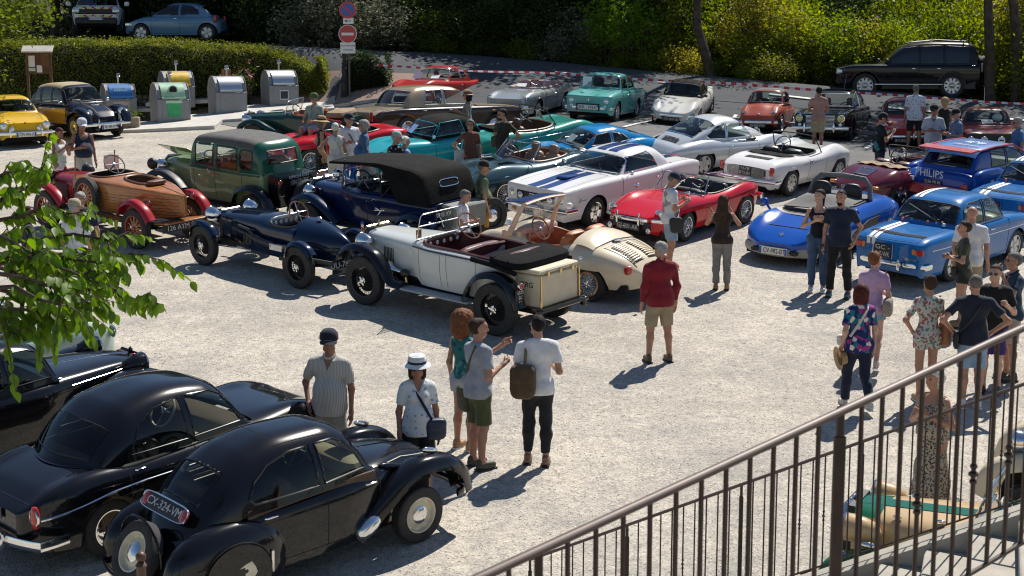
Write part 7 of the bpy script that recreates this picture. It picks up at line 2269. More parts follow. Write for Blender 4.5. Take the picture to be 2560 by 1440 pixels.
def vegetation():
 r=random.Random(21)
 i=0
 for row,(y0,dx) in enumerate(((63,3.3),(68.5,4.4),(75,5.2))):
  x=-38+row*1.7
  while x<36:
   far=float(_y1(x))-54
   yy=y0+far*.8+r.uniform(-1.2,1.2)+(4.5 if x>9 else 0)-(3.0 if row==0 and -3.5<x<7 else 0)-(1.5 if row==0 and x<=-3.5 else 0)
   if not (row==0 and x>7 and r.random()<.6):
    plant('tall' if (x<7 or row>0) else 'slim',1+i%3,x,yy,r.uniform(.85,1.25) if x>-4 or row else r.uniform(.75,.95),r.uniform(0,6.3),'woodland_tree','tall broadleaf tree in the dark wood beyond the road','tree','trees of the wood beyond the road',r.choice(['dark','dark','mid']))
    i+=1
   x+=dx*r.uniform(.75,1.2)
 x=-7.5
 while x<24:
  y=float(_y1(x))+r.uniform(1.0,2.0)
  if -4<x<1.4:
   kd,lm='bush',r.choice(['dark','dark','mid'])
  elif x<2.8:
   kd,lm='bush','grey'
  elif x<5.6:
   kd,lm='fern','lime'
  elif x<12:
   kd,lm=r.choice(['bush','bush','fern']),r.choice(['bright','bright','olive'])
  else:
   kd,lm='bush',r.choice(['mid','bright','olive','bright'])
  if 9.6<x<16.6:
   y=max(y,53.0)
  if 6.0<x<8.2:
   y+=1.3
  plant(kd,r.randint(1,3),x,y,(r.uniform(.8,1.2),r.uniform(.8,1.1),r.uniform(.75,1.25)),r.uniform(0,6.3),'shrub','leafy wild shrub at the far edge of the road','shrub','wild shrubs beyond the road',lm)
  x+=r.uniform(.75,1.15)
 for row,yy in ((0,3.4),(1,5.4),(2,7.6)):
  x=-9 if row==0 else -16
  while x<27:
   y=float(_y1(x))+yy+r.uniform(-.5,.5)+(2.5 if 9.6<x<16.6 else 0)
   lm='dark' if x<2 else r.choice(['dark','mid','mid','bright'])  # dark leaf colour puts the shade of the gaps into these rows
   plant('bush',r.randint(1,3),x,y,(1.1+.15*row,1.1,1.1+.3*row+r.uniform(0,.5)),r.uniform(0,6.3),'thicket_shrub','shrub in the thicket behind the roadside bushes','shrub','shrubs of the thicket beyond the road',lm)
   x+=r.uniform(1.2,1.9)
 x=-3
 while x<22:
  y=float(_y1(x))+r.uniform(.25,.7)
  if not 9.6<x<16.6:
   plant('scrub',r.randint(1,2),x,y,r.uniform(.5,.95),r.uniform(0,6.3),'low_scrub','low scrubby plant on the road verge','plant','low plants on the verge',r.choice(['olive','mid','grey','bright']))
  x+=r.uniform(.6,1.3)
 for n,(px,py,sc,lab) in enumerate(((1905,208,.62,'small olive-leaved tree with forked trunk behind the tiny rust-red car'),(1625,165,.8,'slender tree with bare thin stems left of the leaning trunk'),(2250,150,.9,'leafy slender tree rising behind the black off-road car'))):
  x,y,z=gp(px,py)
  y=float(_y1(x))+2.0+n
  plant('slim',1+n%2,x,y,sc,n*2.1,'slender_tree',lab,'tree',None,['olive','mid','olive'][n])
 for nm,pts,rr,lab in (('leaning_tree',((1795,200),(1762,130),(1742,60),(1745,-40)),.17,'dark leaning tree trunk at the road edge behind the white soft-top roadster'),('straight_tree',((2476,245),(2474,130),(2470,20),(2470,-60)),.16,'straight dark trunk right of the black off-road car'),('edge_tree',((2540,252),(2545,130),(2535,20),(2520,-60)),.17,'thick dark trunk at the right edge beyond the road'),('crooked_tree',((1075,135),(1010,95),(960,45),(935,-40)),.2,'crooked dark trunk in the shade behind the signposts')):
  d=51.6 if nm!='crooked_tree' else 59
  if nm in ('straight_tree','edge_tree'):
   d=48.5
  P=[np.array(ap(a,b,d)) for a,b in pts]
  P[0][2]-=.5
  top=P[-1]+(P[-1]-P[-2])*1.2+np.array([0,0,3.0])
  root=empty(nm,tuple(P[0]))
  tag(root,lab,'tree')
  Q=[p-P[0] for p in P]+[top-P[0]]
  M().tube(Q,[rr*1.2,rr,rr*.9,rr*.8,rr*.4],9).obj('trunk',BARK,root)
  rng=np.random.default_rng(len(nm))
  C,cl=clump_points(5200,50,top-P[0]+np.array([0,0,.8]),(3.0,3.0,2.4),.36,rng,.3)
  V,Qd=leaf_quads(C,.2,rng,asp=.55)
  fast_mesh('crown',V,Qd,LF['mid'],root,smooth=False)
 p=ap(-20,300,42)
 root=empty('corner_tree',(p.x-1.2,p.y,float(terr(p.x-1.2,p.y))))
 tag(root,'sunlit leafy tree hanging into the upper left corner','tree')
 M().tube([(0,0,0),(.1,0,2),(.3,.1,4.5)],[.2,.16,.07],9).obj('trunk',BARK,root)
 rng=np.random.default_rng(4)
 C,cl=clump_points(9000,60,(.6,0,3.6),(2.2,1.9,1.9),.26,rng,.4)
 V,Q=leaf_quads(C,.15,rng,asp=.6,droop=.3)
 fast_mesh('crown',V,Q,LF['mid'],root,smooth=False)
 rng=np.random.default_rng(8)
 def hedge(name,label,xa,xb,ya,yb,zt,n,seed,endround=1.2,lm='hedge'):
  rng=np.random.default_rng(seed)
  root=empty(name,((xa+xb)/2,(ya+yb)/2,0))
  tag(root,label,'hedge')
  ox,oy=(xa+xb)/2,(ya+yb)/2
  def topz(x):
   e=np.clip((xb-x)/endround,0,1)
   return zt(x)-(1-np.sqrt(np.clip(1-(1-e)**2,0,1)))*1.5
  def yfr(x):
   return ya+.12*np.sin(x*1.3)+.05*np.sin(x*4.1)
  G=[]
  for x in np.linspace(xa,xb-.12,40):
   t,zb=float(topz(x))-.14,float(terr(x,ya))-.1
   f=float(yfr(x))+.14
   G.append([(x-ox,f-oy,zb),(x-ox,f-oy,t-.25),(x-ox,f+.25-oy,t),(x-ox,yb-.4-oy,t),(x-ox,yb-.15-oy,t-.3),(x-ox,yb-.15-oy,zb)])
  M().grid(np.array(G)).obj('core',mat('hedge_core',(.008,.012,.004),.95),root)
  pts=[]
  m1=int(n*.55)
  x=rng.uniform(xa,xb,m1)
  y=rng.uniform(0,1,m1)
  yy=yfr(x)+y*(yb-yfr(x))
  z=topz(x)-.35*(1-np.sqrt(np.clip(1-(2*np.abs(y-.5))**6,0,1)))+rng.normal(size=m1)*.035+.05*np.sin(x*2.1+yy)+.03*np.sin(x*7+yy*5)
  pts.append(np.stack([x,yy,z],1))
  m2=n-m1
  x=rng.uniform(xa,xb,m2)
  zb=terr(x,np.full(m2,ya))
  z=zb+rng.uniform(0,1,m2)*(topz(x)-zb-.05)
  y=yfr(x)+rng.normal(size=m2)*.05+.05*np.sin(x*5+z*4)
  pts.append(np.stack([x,y,z],1))
  m3=n//10
  y=rng.uniform(ya,yb,m3)
  z=float(terr(xb,ya))+rng.uniform(0,1,m3)**.8*1.2
  pts.append(np.stack([xb-endround*.25*np.clip((z-z.min())/1.6,0,1)**2+rng.normal(size=m3)*.05,y,z],1))
  m4=n//90
  x=rng.uniform(xa,xb,m4)
  for q in range(5):
   pts.append(np.stack([x+rng.normal(size=m4)*.02,yfr(x)+rng.uniform(.1,.9,m4)*(yb-ya),topz(x)+.03+q*.035*rng.uniform(.3,1.4,m4)],1))
  P=np.concatenate(pts)-np.array([ox,oy,0])
  V,Q=leaf_quads(P,.065,rng,up=.8,asp=.6)
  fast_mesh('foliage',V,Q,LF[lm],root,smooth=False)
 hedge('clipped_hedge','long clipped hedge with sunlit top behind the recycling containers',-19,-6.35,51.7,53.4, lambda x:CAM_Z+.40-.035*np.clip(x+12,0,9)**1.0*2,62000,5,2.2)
 hedge('corner_hedge','short dark clipped hedge just right of the signposts',-5.75,-4.15,51.2,52.6, lambda x:CAM_Z-.05+0*x,9000,6,.8,'dark')  # dark leaf colour stands in for the shade on this hedge
 x,y,z=gp(622,250)
 y=51.2
 root=empty('oleander_shrub',(x,y,float(terr(x,y))))
 tag(root,'oleander shrub with pink flowers beside the grey containers','shrub')
 rng=np.random.default_rng(31)
 k=M()
 pts,fl=[],[]
 for i in range(34):
  a,r_=rng.uniform(0,6.3),rng.uniform(.05,.5)
  top=np.array([math.cos(a)*r_,math.sin(a)*r_,rng.uniform(.7,1.75)])
  k.tube([(top[0]*.3,top[1]*.3,0),top*.8,top],[.014,.01,.004],4)
  for t in np.linspace(.25,1,22):
   pts.append(top*t+rng.normal(size=3)*.05)
  if i%3==0:
   for q in range(7):
    fl.append(top+rng.normal(size=3)*.04)
 k.obj('stems',BARK,root)
 V,Q=leaf_quads(np.array(pts),.16,rng,asp=.25)
 fast_mesh('foliage',V,Q,LF['mid'],root,smooth=False)
 V,Q=leaf_quads(np.array(fl),.07,rng,asp=.9)
 fast_mesh('flowers',V,Q,mat('pink_petal',(.7,.2,.3),.6),root,smooth=False)
def near_branch():
 """leafy boughs reaching in from the left, close to the viewer"""
 rng=np.random.default_rng(12)
 k=M()
 base=ap(-420,900,10.5)
 root=empty('near_tree',(base.x,base.y,float(terr(base.x,base.y))))
 tag(root,'green leafy boughs of a tree reaching in from the left edge','tree')
 o=np.array(root.location)
 gz=o[2]
 M().tube([(0,0,-.1),(.05,.05,1.0),(.1,0,base.z-gz+.2),(.2,0,base.z-gz+1.5)],[.16,.14,.11,.05],9).obj('trunk',BARK,root)
 twigs=[]
 T=[((-350,760),(-55,639),(111,669),(241,700),(334,747),(409,762),10.0),((-350,720),(-74,620),(74,600),(186,585),(269,600),(279,635),10.4),((-350,700),(-93,560),(18,490),(65,470),(102,430),(109,425),10.8),((-350,760),(-55,677),(55,692),(148,723),(232,762),(269,786),9.8),((-350,700),(-55,560),(55,540),(102,520),(139,515),(172,545),10.7),((-350,800),(-83,747),(18,770),(83,778),(139,794),(167,801),9.7),((-350,740),(-37,636),(111,635),(204,635),(279,636),(367,636),10.2),((-350,800),(-74,770),(-9,794),(9,809),(27,825),(37,837),9.6),((-350,740),(-55,639),(55,639),(158,645),(251,657),(306,639),10.1),((-350,760),(-83,645),(27,677),(102,716),(167,762),(195,786),9.9),((-350,760),(-55,708),(55,739),(130,762),(186,778),(199,786),9.8),((-350,700),(-93,600),(9,590),(74,635),(130,639),(158,661),10.3),((-350,700),(-111,520),(-18,450),(18,430),(55,425),(83,440),10.9),((-350,760),(-55,645),(74,661),(148,692),(195,716),(251,723),10.0),((-350,760),(-55,669),(83,645),(176,677),(279,723),(306,747),10.1),((-350,780),(-55,723),(37,716),(93,747),(148,762),(213,766),9.75)]
 LP=[]
 def along(P,n,spread):
  P=np.array(P)
  d=np.concatenate([[0],np.cumsum(np.linalg.norm(np.diff(P,axis=0),axis=1))])
  t=np.linspace(d[-1]*.25,d[-1],n)
  C=np.stack([np.interp(t,d,P[:,i]) for i in range(3)],1)
  D=np.gradient(C,axis=0)
  return C,D/np.linalg.norm(D,axis=1)[:,None]
 for tw in T:
  d=tw[-1]
  P=[np.array(ap(a,b,d+rng.normal()*.12))-o for a,b in tw[:-1]]
  k.tube(P,np.linspace(.022,.004,len(P)),5)
  C,D=along(P[1:],26,0)
  for i,(c,dd) in enumerate(zip(C,D)):
   LP.append((c,dd,1 if i%2 else -1))
  for q in range(8):
   t=rng.integers(1,24)
   side=rng.normal(size=3)*.5+np.array([.35,0,-.15])
   e=C[t]+side*rng.uniform(.15,.36)
   P2=[C[t],C[t]*.5+e*.5+np.array([0,0,.05]),e]
   k.tube(P2,[.006,.004,.002],4)
   C2,D2=along(P2,7,0)
   for i,(c,dd) in enumerate(zip(C2,D2)):
    LP.append((c,dd,1 if i%2 else -1))
 k.obj('branches',BARK,root)
 prof=[(0,.004),(.12,.18),(.3,.30),(.5,.30),(.72,.2),(.9,.08),(1.0,.004)]
 G=[]
 for t,w_ in prof:
  z=-.22*t*t
  G.append([(t,w_,z+.10*w_),(t,0,z-.02),(t,-w_,z+.10*w_)])
 lm=M().grid(np.array(G)).mesh('leaf',ang=0)
 lm.materials.append(LF['near'])
 rng.shuffle(LP)
 rest_v,rest_q,nn=[],[],0
 base_v=np.array(G).reshape(-1,3)
 bq=np.array([(i*3+j,i*3+j+1,(i+1)*3+j+1,(i+1)*3+j) for i in range(len(prof)-1) for j in range(2)])
 for i,(c,dd,sg) in enumerate(LP):
  out=np.cross(dd,np.array([0,0,1.0]))*sg
  ax=Vector(dd*.55+out*.5+np.array([.05,-.15,-.75])+rng.normal(size=3)*.25).normalized()
  upv=Vector(rng.normal(size=3)*.35+np.array([.15,-.35,.8]))
  y=upv.cross(ax).normalized()
  z=ax.cross(y)
  s=rng.uniform(.06,.11)
  mw=Matrix((ax,y,z)).transposed().to_4x4()
  if i<300:
   lo=bpy.data.objects.new('leaf',lm)
   link(lo,root)
   lo.matrix_local=Matrix.Translation(Vector(c))@mw@Matrix.Scale(s,4)
  else:
   R3=np.array(mw.to_3x3())
   rest_v.append((base_v*s)@R3.T+c)
   rest_q.append(bq+nn)
   nn+=len(base_v)
 f=fast_mesh('foliage',np.concatenate(rest_v),np.concatenate(rest_q),LF['near'],root)
 f['kind']='stuff'
# ------- street furniture, stairs and railings
def bins():
 GM=mat('container_grey',(.26,.265,.27),.42,.35,var=.08,vs=3)
 spec=[(312,297,'recycling container with blue curved hatch beside the planter',(.03,.16,.45),'blue'),(421,315,'recycling container with pale green hatch and round hole, nearest of the five',(.35,.55,.38),'green'),(458,279,'recycling container with yellow curved hatch behind the green one',(.65,.42,.02),'yellow'),(565,294,'waste container with plain steel hatch, fourth from the left',None,'plain'),(702,272,'waste container with steel hatch and small poster, rightmost of the five',None,'poster')]
 for px,py,lab,colr,kd in spec:
  x,y,z=gp(px,py)
  y=min(y+.35,50.75)
  z=float(terr(x,y))+.10+(.3 if kd=='yellow' else 0)
  o=empty('street_container',(x,y,z),(0,0,R(-62)))
  tag(o,'grey metal '+lab,'container','underground waste containers')
  prof=[(.42,0),(.42,.68),(.36,.74),(.30,.98),(.12,1.16),(-.08,1.20),(-.28,1.12),(-.42,.92),(-.46,.7),(-.46,0)]
  M().prism(prof, lambda u,v,d:(u,d,v),-.50,.50).obj('housing',GM,o,ang=25)
  for sg in (1,-1):
   M().tube([(u+.004,sg*.50,v) for u,v in prof],.018,6).obj('edge_flange',GM,o)
  hm=STEEL if colr is None else mat('hatch_'+kd,colr,.35,coat=.3)
  G=[]
  for t in np.linspace(0,1,9):
   a=R(8)+t*R(72)
   G.append([(-.08+.50*math.cos(a),yy,.70+.50*math.sin(a)) for yy in (-.37,.37)])
  k=M().grid(np.array(G))
  k.prism([(.41,.70),(.455,.71),(.455,.76),(.42,.77)], lambda u,v,d:(u,d,v),-.37,.37)
  k.obj('hatch',hm,o,ang=30)
  M().box((.425,0,.36),(.012,.72,.58),b=.005).obj('front_panel',GM,o)
  if kd=='green':
   M().lathe([(.15,0),(.15,.03),(.12,.035),(.12,-.02),(.002,-.02)],20,(.33,0,.97),'x',rot=None).obj('hole_rim',hm,o)
   M().lathe([(.115,.045),(.002,.046)],18,(.325,0,.97),'x').obj('hole',UNDER,o)
   sheet(o,(.435,0,.38),(R(90),0,R(90)),.42,.42,mat('poster_green',(.05,.4,.15),.6),'poster')
   sheet(o,(.437,0,.62),(R(90),0,R(90)),.5,.08,mat('poster_pale',(.5,.7,.5),.6),'poster_strip')
  elif kd=='blue':
   sheet(o,(.435,0,.36),(R(90),0,R(90)),.52,.5,mat('poster_buff',(.5,.42,.3),.6),'poster')
   sheet(o,(.44,0,.32),(R(90),0,R(90)),.42,.3,mat('poster_blue',(.05,.25,.45),.6),'poster')
   M().box((.31,0,1.0),(.03,.46,.16),rotm(ry=R(-32)),.01).obj('slot_cover',mat('hatch_slot',(.2,.35,.55),.3),o)
  elif kd=='yellow':
   sheet(o,(.435,0,.36),(R(90),0,R(90)),.52,.5,mat('poster_buff',(.5,.42,.3),.6),'poster')
   sheet(o,(.44,0,.56),(R(90),0,R(90)),.5,.08,hm,'poster_strip')
   sheet(o,(.44,0,.34),(R(90),0,R(90)),.36,.28,WHITE,'poster')
  elif kd=='poster':
   sheet(o,(.435,0,.38),(R(90),0,R(90)),.3,.3,WHITE,'poster')
   sheet(o,(.438,0,.38),(R(90),0,R(90)),.26,.25,mat('poster_dark',(.03,.03,.04),.5),'poster')
  k=M()
  k.tube([(-.34,.1,1.1),(-.34,.1,1.42)],.035,8)
  k.lathe([(.07,1.40),(.08,1.44),(.05,1.47),(.08,1.50),(.07,1.53),(.003,1.54)],12,(-.34,.1,0))
  k.obj('lifting_hook',STEEL,o)
 x,y,z=gp(322,328)
 o=empty('planter',(x,y,z),(0,0,R(10)))
 tag(o,'rough stone planter box with small flowers beside the navy and gold car','planter')
 M().box((0,.2,.2),(.62,.55,.42),b=.03).obj('box',mat('pebble_concrete',(.36,.30,.22),.95,var=.3,vs=25,bump=.8,bs=60),o)
 rng=np.random.default_rng(2)
 P=rng.normal(size=(260,3))*np.array([.16,.14,.1])+np.array([0,.2,.52])
 V,Q=leaf_quads(P,.07,rng)
 fast_mesh('foliage',V,Q,LF['mid'],o,smooth=False)
 x,y,z=gp(368,268)
 o=empty('low_stone_wall',(x,y,z-.05))
 tag(o,'low rough stone wall between the blue and yellow containers','wall')
 sm=mat('rubble_stone',(.34,.27,.19),.95,var=.3,vs=8,bump=.6,bs=25)
 r=random.Random(5)
 for j in range(3):
  xx=-.9+(j%2)*.12
  while xx<.9:
   wd=r.uniform(.18,.34)
   M().box((xx+wd/2,r.uniform(-.02,.02),.09+j*.15),(wd-.015,.26,.138),rotm(rz=r.uniform(-.05,.05)),.025).obj('stone',sm,o)
   xx+=wd
 p=ap(98,182,46)
 gz=float(terr(p.x,p.y))
 o=empty('notice_board',(p.x,p.y,gz),(0,0,R(8)))
 tag(o,'brown wooden notice board with small tiled roof above the two-tone car','notice board')
 wb=mat('board_wood',(.12,.06,.03),.8,var=.2)
 h=p.z-gz
 for sg in (1,-1):
  M().box((sg*.34,0,(h+.6)/2),(.08,.08,h+.6)).obj('post',wb,o)
 M().box((0,0,h+.32),(.78,.05,.72),b=.01).obj('panel',wb,o)
 M().box((0,-.12,h+.72),(.92,.4,.04),rotm(rx=R(28)),.01).obj('roof',mat('board_roof',(.42,.40,.36),.8),o)
 for q,(dx,dz,a,b_,c) in enumerate(((-.22,.35,.22,.34,WHITE),(.02,.12,.16,.22,PAPER),(.2,.4,.26,.4,mat('poster_brown',(.16,.07,.03),.6)),(-.2,.1,.2,.1,mat('poster_pale',(.5,.7,.5),.6)))):
  sheet(o,(dx,-.03-.002*q,h+dz),(R(90),0,0),a,b_,c)
 x,y,z=gp(583,238)
 y=50.9
 z=float(terr(x,y))
 o=empty('wooden_marker',(x,y,z),(0,0,R(10)))
 tag(o,'brown wooden marker post with a notice behind the plain steel container','post')
 ob=mat('marker_wood',(.30,.11,.03),.6,var=.2)
 for sg in (1,-1):
  M().box((sg*.1,0,.75),(.11,.12,1.5),b=.01).obj('post',ob,o)
 M().box((0,.01,.75),(.1,.06,1.46)).obj('slot',BLACK,o)
 sheet(o,(-.18,-.02,1.2),(R(90),0,R(70)),.2,.3)
def signs():
 x,y,z=gp(873,247)
 y0=y
 o=empty('lamp_post',(x-.16,y+.25,z))
 tag(o,'dark cast-iron lamp post with fluted foot behind the road signs','lamp post')
 dk=mat('cast_iron',(.018,.018,.02),.5,.3)
 M().lathe([(.16,0),(.17,.1),(.13,.16),(.12,.5),(.14,.54),(.10,.6),(.09,.95),(.11,1.0),(.07,1.06),(.05,1.6),(.045,4.2)],16).obj('column',dk,o)
 o2=empty('lantern',(0,0,4.2),None,o)
 M().lathe([(.06,0),(.1,.1),(.2,.5),(.24,.52),(.1,.7),(.02,.78)],10).obj('housing',dk,o2)
 o=empty('sign_post',(x+.02,y,z))
 tag(o,'grey post carrying no-parking, no-entry and text signs','road sign')
 gm=mat('sign_grey',(.10,.085,.075),.5,.4)
 M().tube([(0,0,0),(0,0,3.4)],.035,10).obj('post',gm,o)
 s=F_PX/51.8
 RS,BS=mat('sign_red',(.45,.02,.03),.4,coat=.3),mat('sign_blue',(.02,.08,.36),.4,coat=.3)
 DK=mat('sign_ink',(.02,.02,.02),.5)
 def disc(name,zc,r,mt,dx=0,yy=-.05,th=.012):
  return M().lathe([(.001,-th),(r,-th),(r,th),(.001,th)],32,(dx,yy,zc),'y').obj(name,mt,g,ang=30)
 zz= lambda py:(250-py)/s
 g=empty('no_parking_sign',(0,0,0),None,o)
 disc('plate',zz(38),.285,RS,-.02)
 disc('field',zz(38),.215,BS,-.02,-.058)
 M().box((-.02,-.074,zz(38)),(.44,.008,.06),rotm(ry=R(45))).obj('bar',RS,g)
 g=empty('arrow_plate',(0,0,0),None,o)
 M().box((.0,-.05,zz(64)),(.34,.02,.19),b=.008).obj('plate',WHITE,g)
 k=M()
 k.box((0,-.064,zz(64)),(.18,.006,.022))
 k.prism([(-.13,0),(-.06,.045),(-.06,-.045)], lambda u,v,d:(u,d,v+zz(64)),-.061,-.067)
 k.obj('arrow',DK,g)
 g=empty('no_entry_sign',(0,0,0),None,o)
 disc('plate',zz(95),.305,WHITE,-.03)
 disc('field',zz(95),.285,RS,-.03,-.056)
 M().box((-.03,-.072,zz(95)),(.40,.008,.09),b=.003).obj('bar',WHITE,g)
 g=empty('text_plate',(0,0,0),None,o)
 M().box((-.03,-.05,zz(128)),(.50,.02,.36),b=.008).obj('plate',WHITE,g)
 text('SAUF VÉHICULES',.065,DK,g,(-.03,-.063,zz(123)),(R(90),0,0))
 text('AUTORISÉS',.065,DK,g,(-.03,-.063,zz(133)),(R(90),0,0))
 P=[np.array(ap(a,b,d)) for a,b,d in ((877,160,51.0),(1010,168,50.4),(1180,176,49.6),(1350,183,49.4),(1520,192,49.2),(1700,203,48.6),(1890,214,47.8),(2080,226,46.9),(2290,244,45.8),(2460,253,44.9),(2640,262,44))]
 P=np.array(P)
 d=np.concatenate([[0],np.cumsum(np.linalg.norm(np.diff(P,axis=0),axis=1))])
 n=int(d[-1]/.17)
 t=np.linspace(0,d[-1],n+1)
 C=np.stack([np.interp(t,d,P[:,i]) for i in range(3)],1)
 C[:,2]+=.02*np.sin(t*1.1)
 tw=.4+.35*np.sin(t*.35)
 off=np.stack([0*t,np.sin(tw)*.04,np.cos(tw)*.04],1)
 me=M()
 me.grid(np.stack([C-off,C+off],1))
 o=me.obj('barrier_tape',[mat('tape_red',(.6,.03,.03),.5),mat('tape_white',(.72,.70,.68),.5)],smooth=False)
 o.data.polygons.foreach_set('material_index',[i%2 for i in range(len(o.data.polygons))])
 tag(o,'red and white barrier tape stretched along the road behind the back row','barrier tape')
 for px,py,dd in ((2185,240,48.4),):
  pass
 p=ap(352,1392,11.6)
 gz=float(terr(p.x,p.y))
 o=empty('bollard',(p.x,p.y,gz))
 tag(o,'brown metal bollard with ball top in front of the spare wheel','bollard')
 bm=mat('bollard_brown',(.10,.055,.035),.5,.3,var=.15)
 h=p.z-gz
 M().lathe([(.05,0),(.05,.1),(.036,.14),(.036,h-.09),(.046,h-.07),(.03,h-.045),(.02,h-.04)],16).obj('column',bm,o)
 M().ell((0,0,h),(.042,.042,.042),14,10).obj('ball',bm,o)
def stairs():
 RM=mat('railing_brown',(.045,.028,.022),.42,.3,var=.12,vs=14)
 RT=mat('handrail_brown',(.10,.07,.06),.5,.2,var=.12,vs=10)
 ST=mat('limestone',(.36,.33,.28),.85,var=.12,vs=4,bump=.25,bs=30)
 L0,R0=np.array([.156,12.48,2.12]),np.array([3.93,11.25,3.95])
 R1=R0+(R0-L0)*.35
 def bar(k,a,b,r):
  k.tube([a,b],r,4)
 def railing(name,label,A,B,h,n,posts,knobs,rt,rb,bal,rail_drop=.0):
  o=empty(name,tuple(A))
  tag(o,label,'railing')
  A,B=np.array(A),np.array(B)
  D=B-A
  dz=np.array([0,0,1.0])
  M().tube([np.zeros(3),D*.5,D],rt,10,el=(1.0,.8)).obj('handrail',RT,o)
  M().tube([-dz*h,D-dz*h],rb,4).obj('bottom_rail',RM,o)
  proto=None
  for i in range(n+1):
   t=i/n
   p=D*t
   if i in posts:
    k=M()
    w_=.028 if bal>.007 else.02
    k.box((0,0,-h/2-.05),(w_*1.7,w_,h-.10),b=.004)
    k.box((0,0,-.06),(w_*1.1,w_*.8,.12),b=.004)
    k.obj('post',RM,o,loc=tuple(p))
    continue
   k=M()
   k.tube([(0,0,-h),(0,0,0)],bal,6)
   if i in knobs:
    zc=-h*.55
    for q,r_ in ((-.035,1.7),(0,2.3),(.035,1.7)):
     k.ell((0,0,zc+q),(bal*r_,bal*r_,bal*1.4),8,6)
   k.obj('baluster',RM,o,loc=tuple(p))
  return o
 nf=56
 railing('stair_railing','far thin brown railing climbing along the outer edge of the stairs',L0,R1,.93,nf,{0,9,19,29,44},{6,14,24,26,34,40},.017,.009,.0068)
 railing('terrace_railing','near thick brown handrail crossing the lower right corner',np.array([-.42,4.55,4.66]),np.array([2.75,6.95,5.34]),1.03,31,{5,17,29},{2,9,13,21,24,26},.021,.011,.0105)
 o=empty('stone_stairs',(0,0,0))
 tag(o,'pale stone staircase rising to the right behind the railings','stairs')
 D=R0-L0
 run=math.hypot(D[0],D[1])
 u=np.array([D[0],D[1]])/run
 v=np.array([u[1],-u[0]])
 z0=float(terr(L0[0],L0[1]))
 ang=math.atan2(u[1],u[0])
 slope=D[2]/run
 tread=.34
 rise=tread*slope
 for i in range(16):
  s=.25+i*tread
  c=L0[:2]+u*(s+tread/2)+v*.95
  zt=z0-.14+(i+1)*rise
  M().box((0,0,-.11),(tread+.03,1.55,.22),b=.012).obj('step',ST,o,loc=(c[0],c[1],zt),rot=(0,0,ang))
 for off,nm in ((.02,'outer_string'),(1.86,'inner_string')):
  a=L0[:2]+u*.1+v*off
  b=L0[:2]+u*(run*1.4)+v*off
  za,zb=z0-.02,z0-.02+slope*(run*1.4-.1)
  k=M()
  w2=v*.14
  V=[]
  for (p,zt) in ((a,za),(b,zb)):
   for sg in (-1,1):
    q=p+w2*sg
    V+=[(q[0],q[1],zt),(q[0],q[1],min(zt-.5,z0+3) if nm=='x' else zt-.42)]
  k.add(V,[(0,4,6,2),(1,3,7,5),(0,1,5,4),(2,6,7,3),(0,2,3,1),(4,5,7,6)])
  k.obj(nm,ST,o,smooth=False)
 for t in (.35,.6,.85):
  p=L0[:2]+u*run*t+v*.1
  M().box((0,0,0),(.12,.02,.02)).obj('bracket',RM,o,loc=(p[0],p[1],z0+.02+slope*run*t),rot=(0,-math.atan(slope),ang))
# ------- people
def smin(a,b,k):
 h=np.clip(k-np.abs(a-b),0,None)/k
 return np.minimum(a,b)-h*h*k*.25
def field(prims,lo,hi,h,k=0.04,far=0.25):
 """signed distance of blended tapering limbs on a grid; prim: (A, B, ra, rb, (sx, sy), cap)"""
 lo,hi=np.array(lo,float),np.array(hi,float)
 n=np.ceil((hi-lo)/h).astype(int)+1
 ax=[lo[i]+h*np.arange(n[i]) for i in range(3)]
 D=np.full(n,far)
 for A,B,ra,rb,sc,cap in prims:
  A,B=np.array(A,float),np.array(B,float)
  rm=max(ra,rb)+k+h*1.5
  i0=np.clip(((np.minimum(A,B)-rm-lo)/h).astype(int),0,n-1)
  i1=np.clip(((np.maximum(A,B)+rm-lo)/h).astype(int)+2,1,n)
  sl=tuple(slice(a,b) for a,b in zip(i0,i1))
  if any(b<=a for a,b in zip(i0,i1)):
   continue
  X,Y,Z=np.meshgrid(*[ax[i][sl[i]] for i in range(3)],indexing='ij')
  ba=B-A
  L2=float(ba@ba)+1e-9
  tu=((X-A[0])*ba[0]+(Y-A[1])*ba[1]+(Z-A[2])*ba[2])/L2
  t=np.clip(tu,0,1)
  qx,qy,qz=(X-A[0]-t*ba[0])/sc[0],(Y-A[1]-t*ba[1])/sc[1],Z-A[2]-t*ba[2]
  d=np.sqrt(qx*qx+qy*qy+qz*qz)-(ra+(rb-ra)*t)
  L=math.sqrt(L2)
  if cap&1:
   d=np.maximum(d,(tu-1)*L)
  if cap&2:
   d=np.maximum(d,-tu*L)
  D[sl]=smin(D[sl],d,k)
 return D,lo,h,ax
_E=[(0,1),(2,3),(4,5),(6,7),(0,2),(1,3),(4,6),(5,7),(0,4),(1,5),(2,6),(3,7)]
_C=np.array([(x,y,z) for x in (0,1) for y in (0,1) for z in (0,1)],float)[[0,4,2,6,1,5,3,7]]
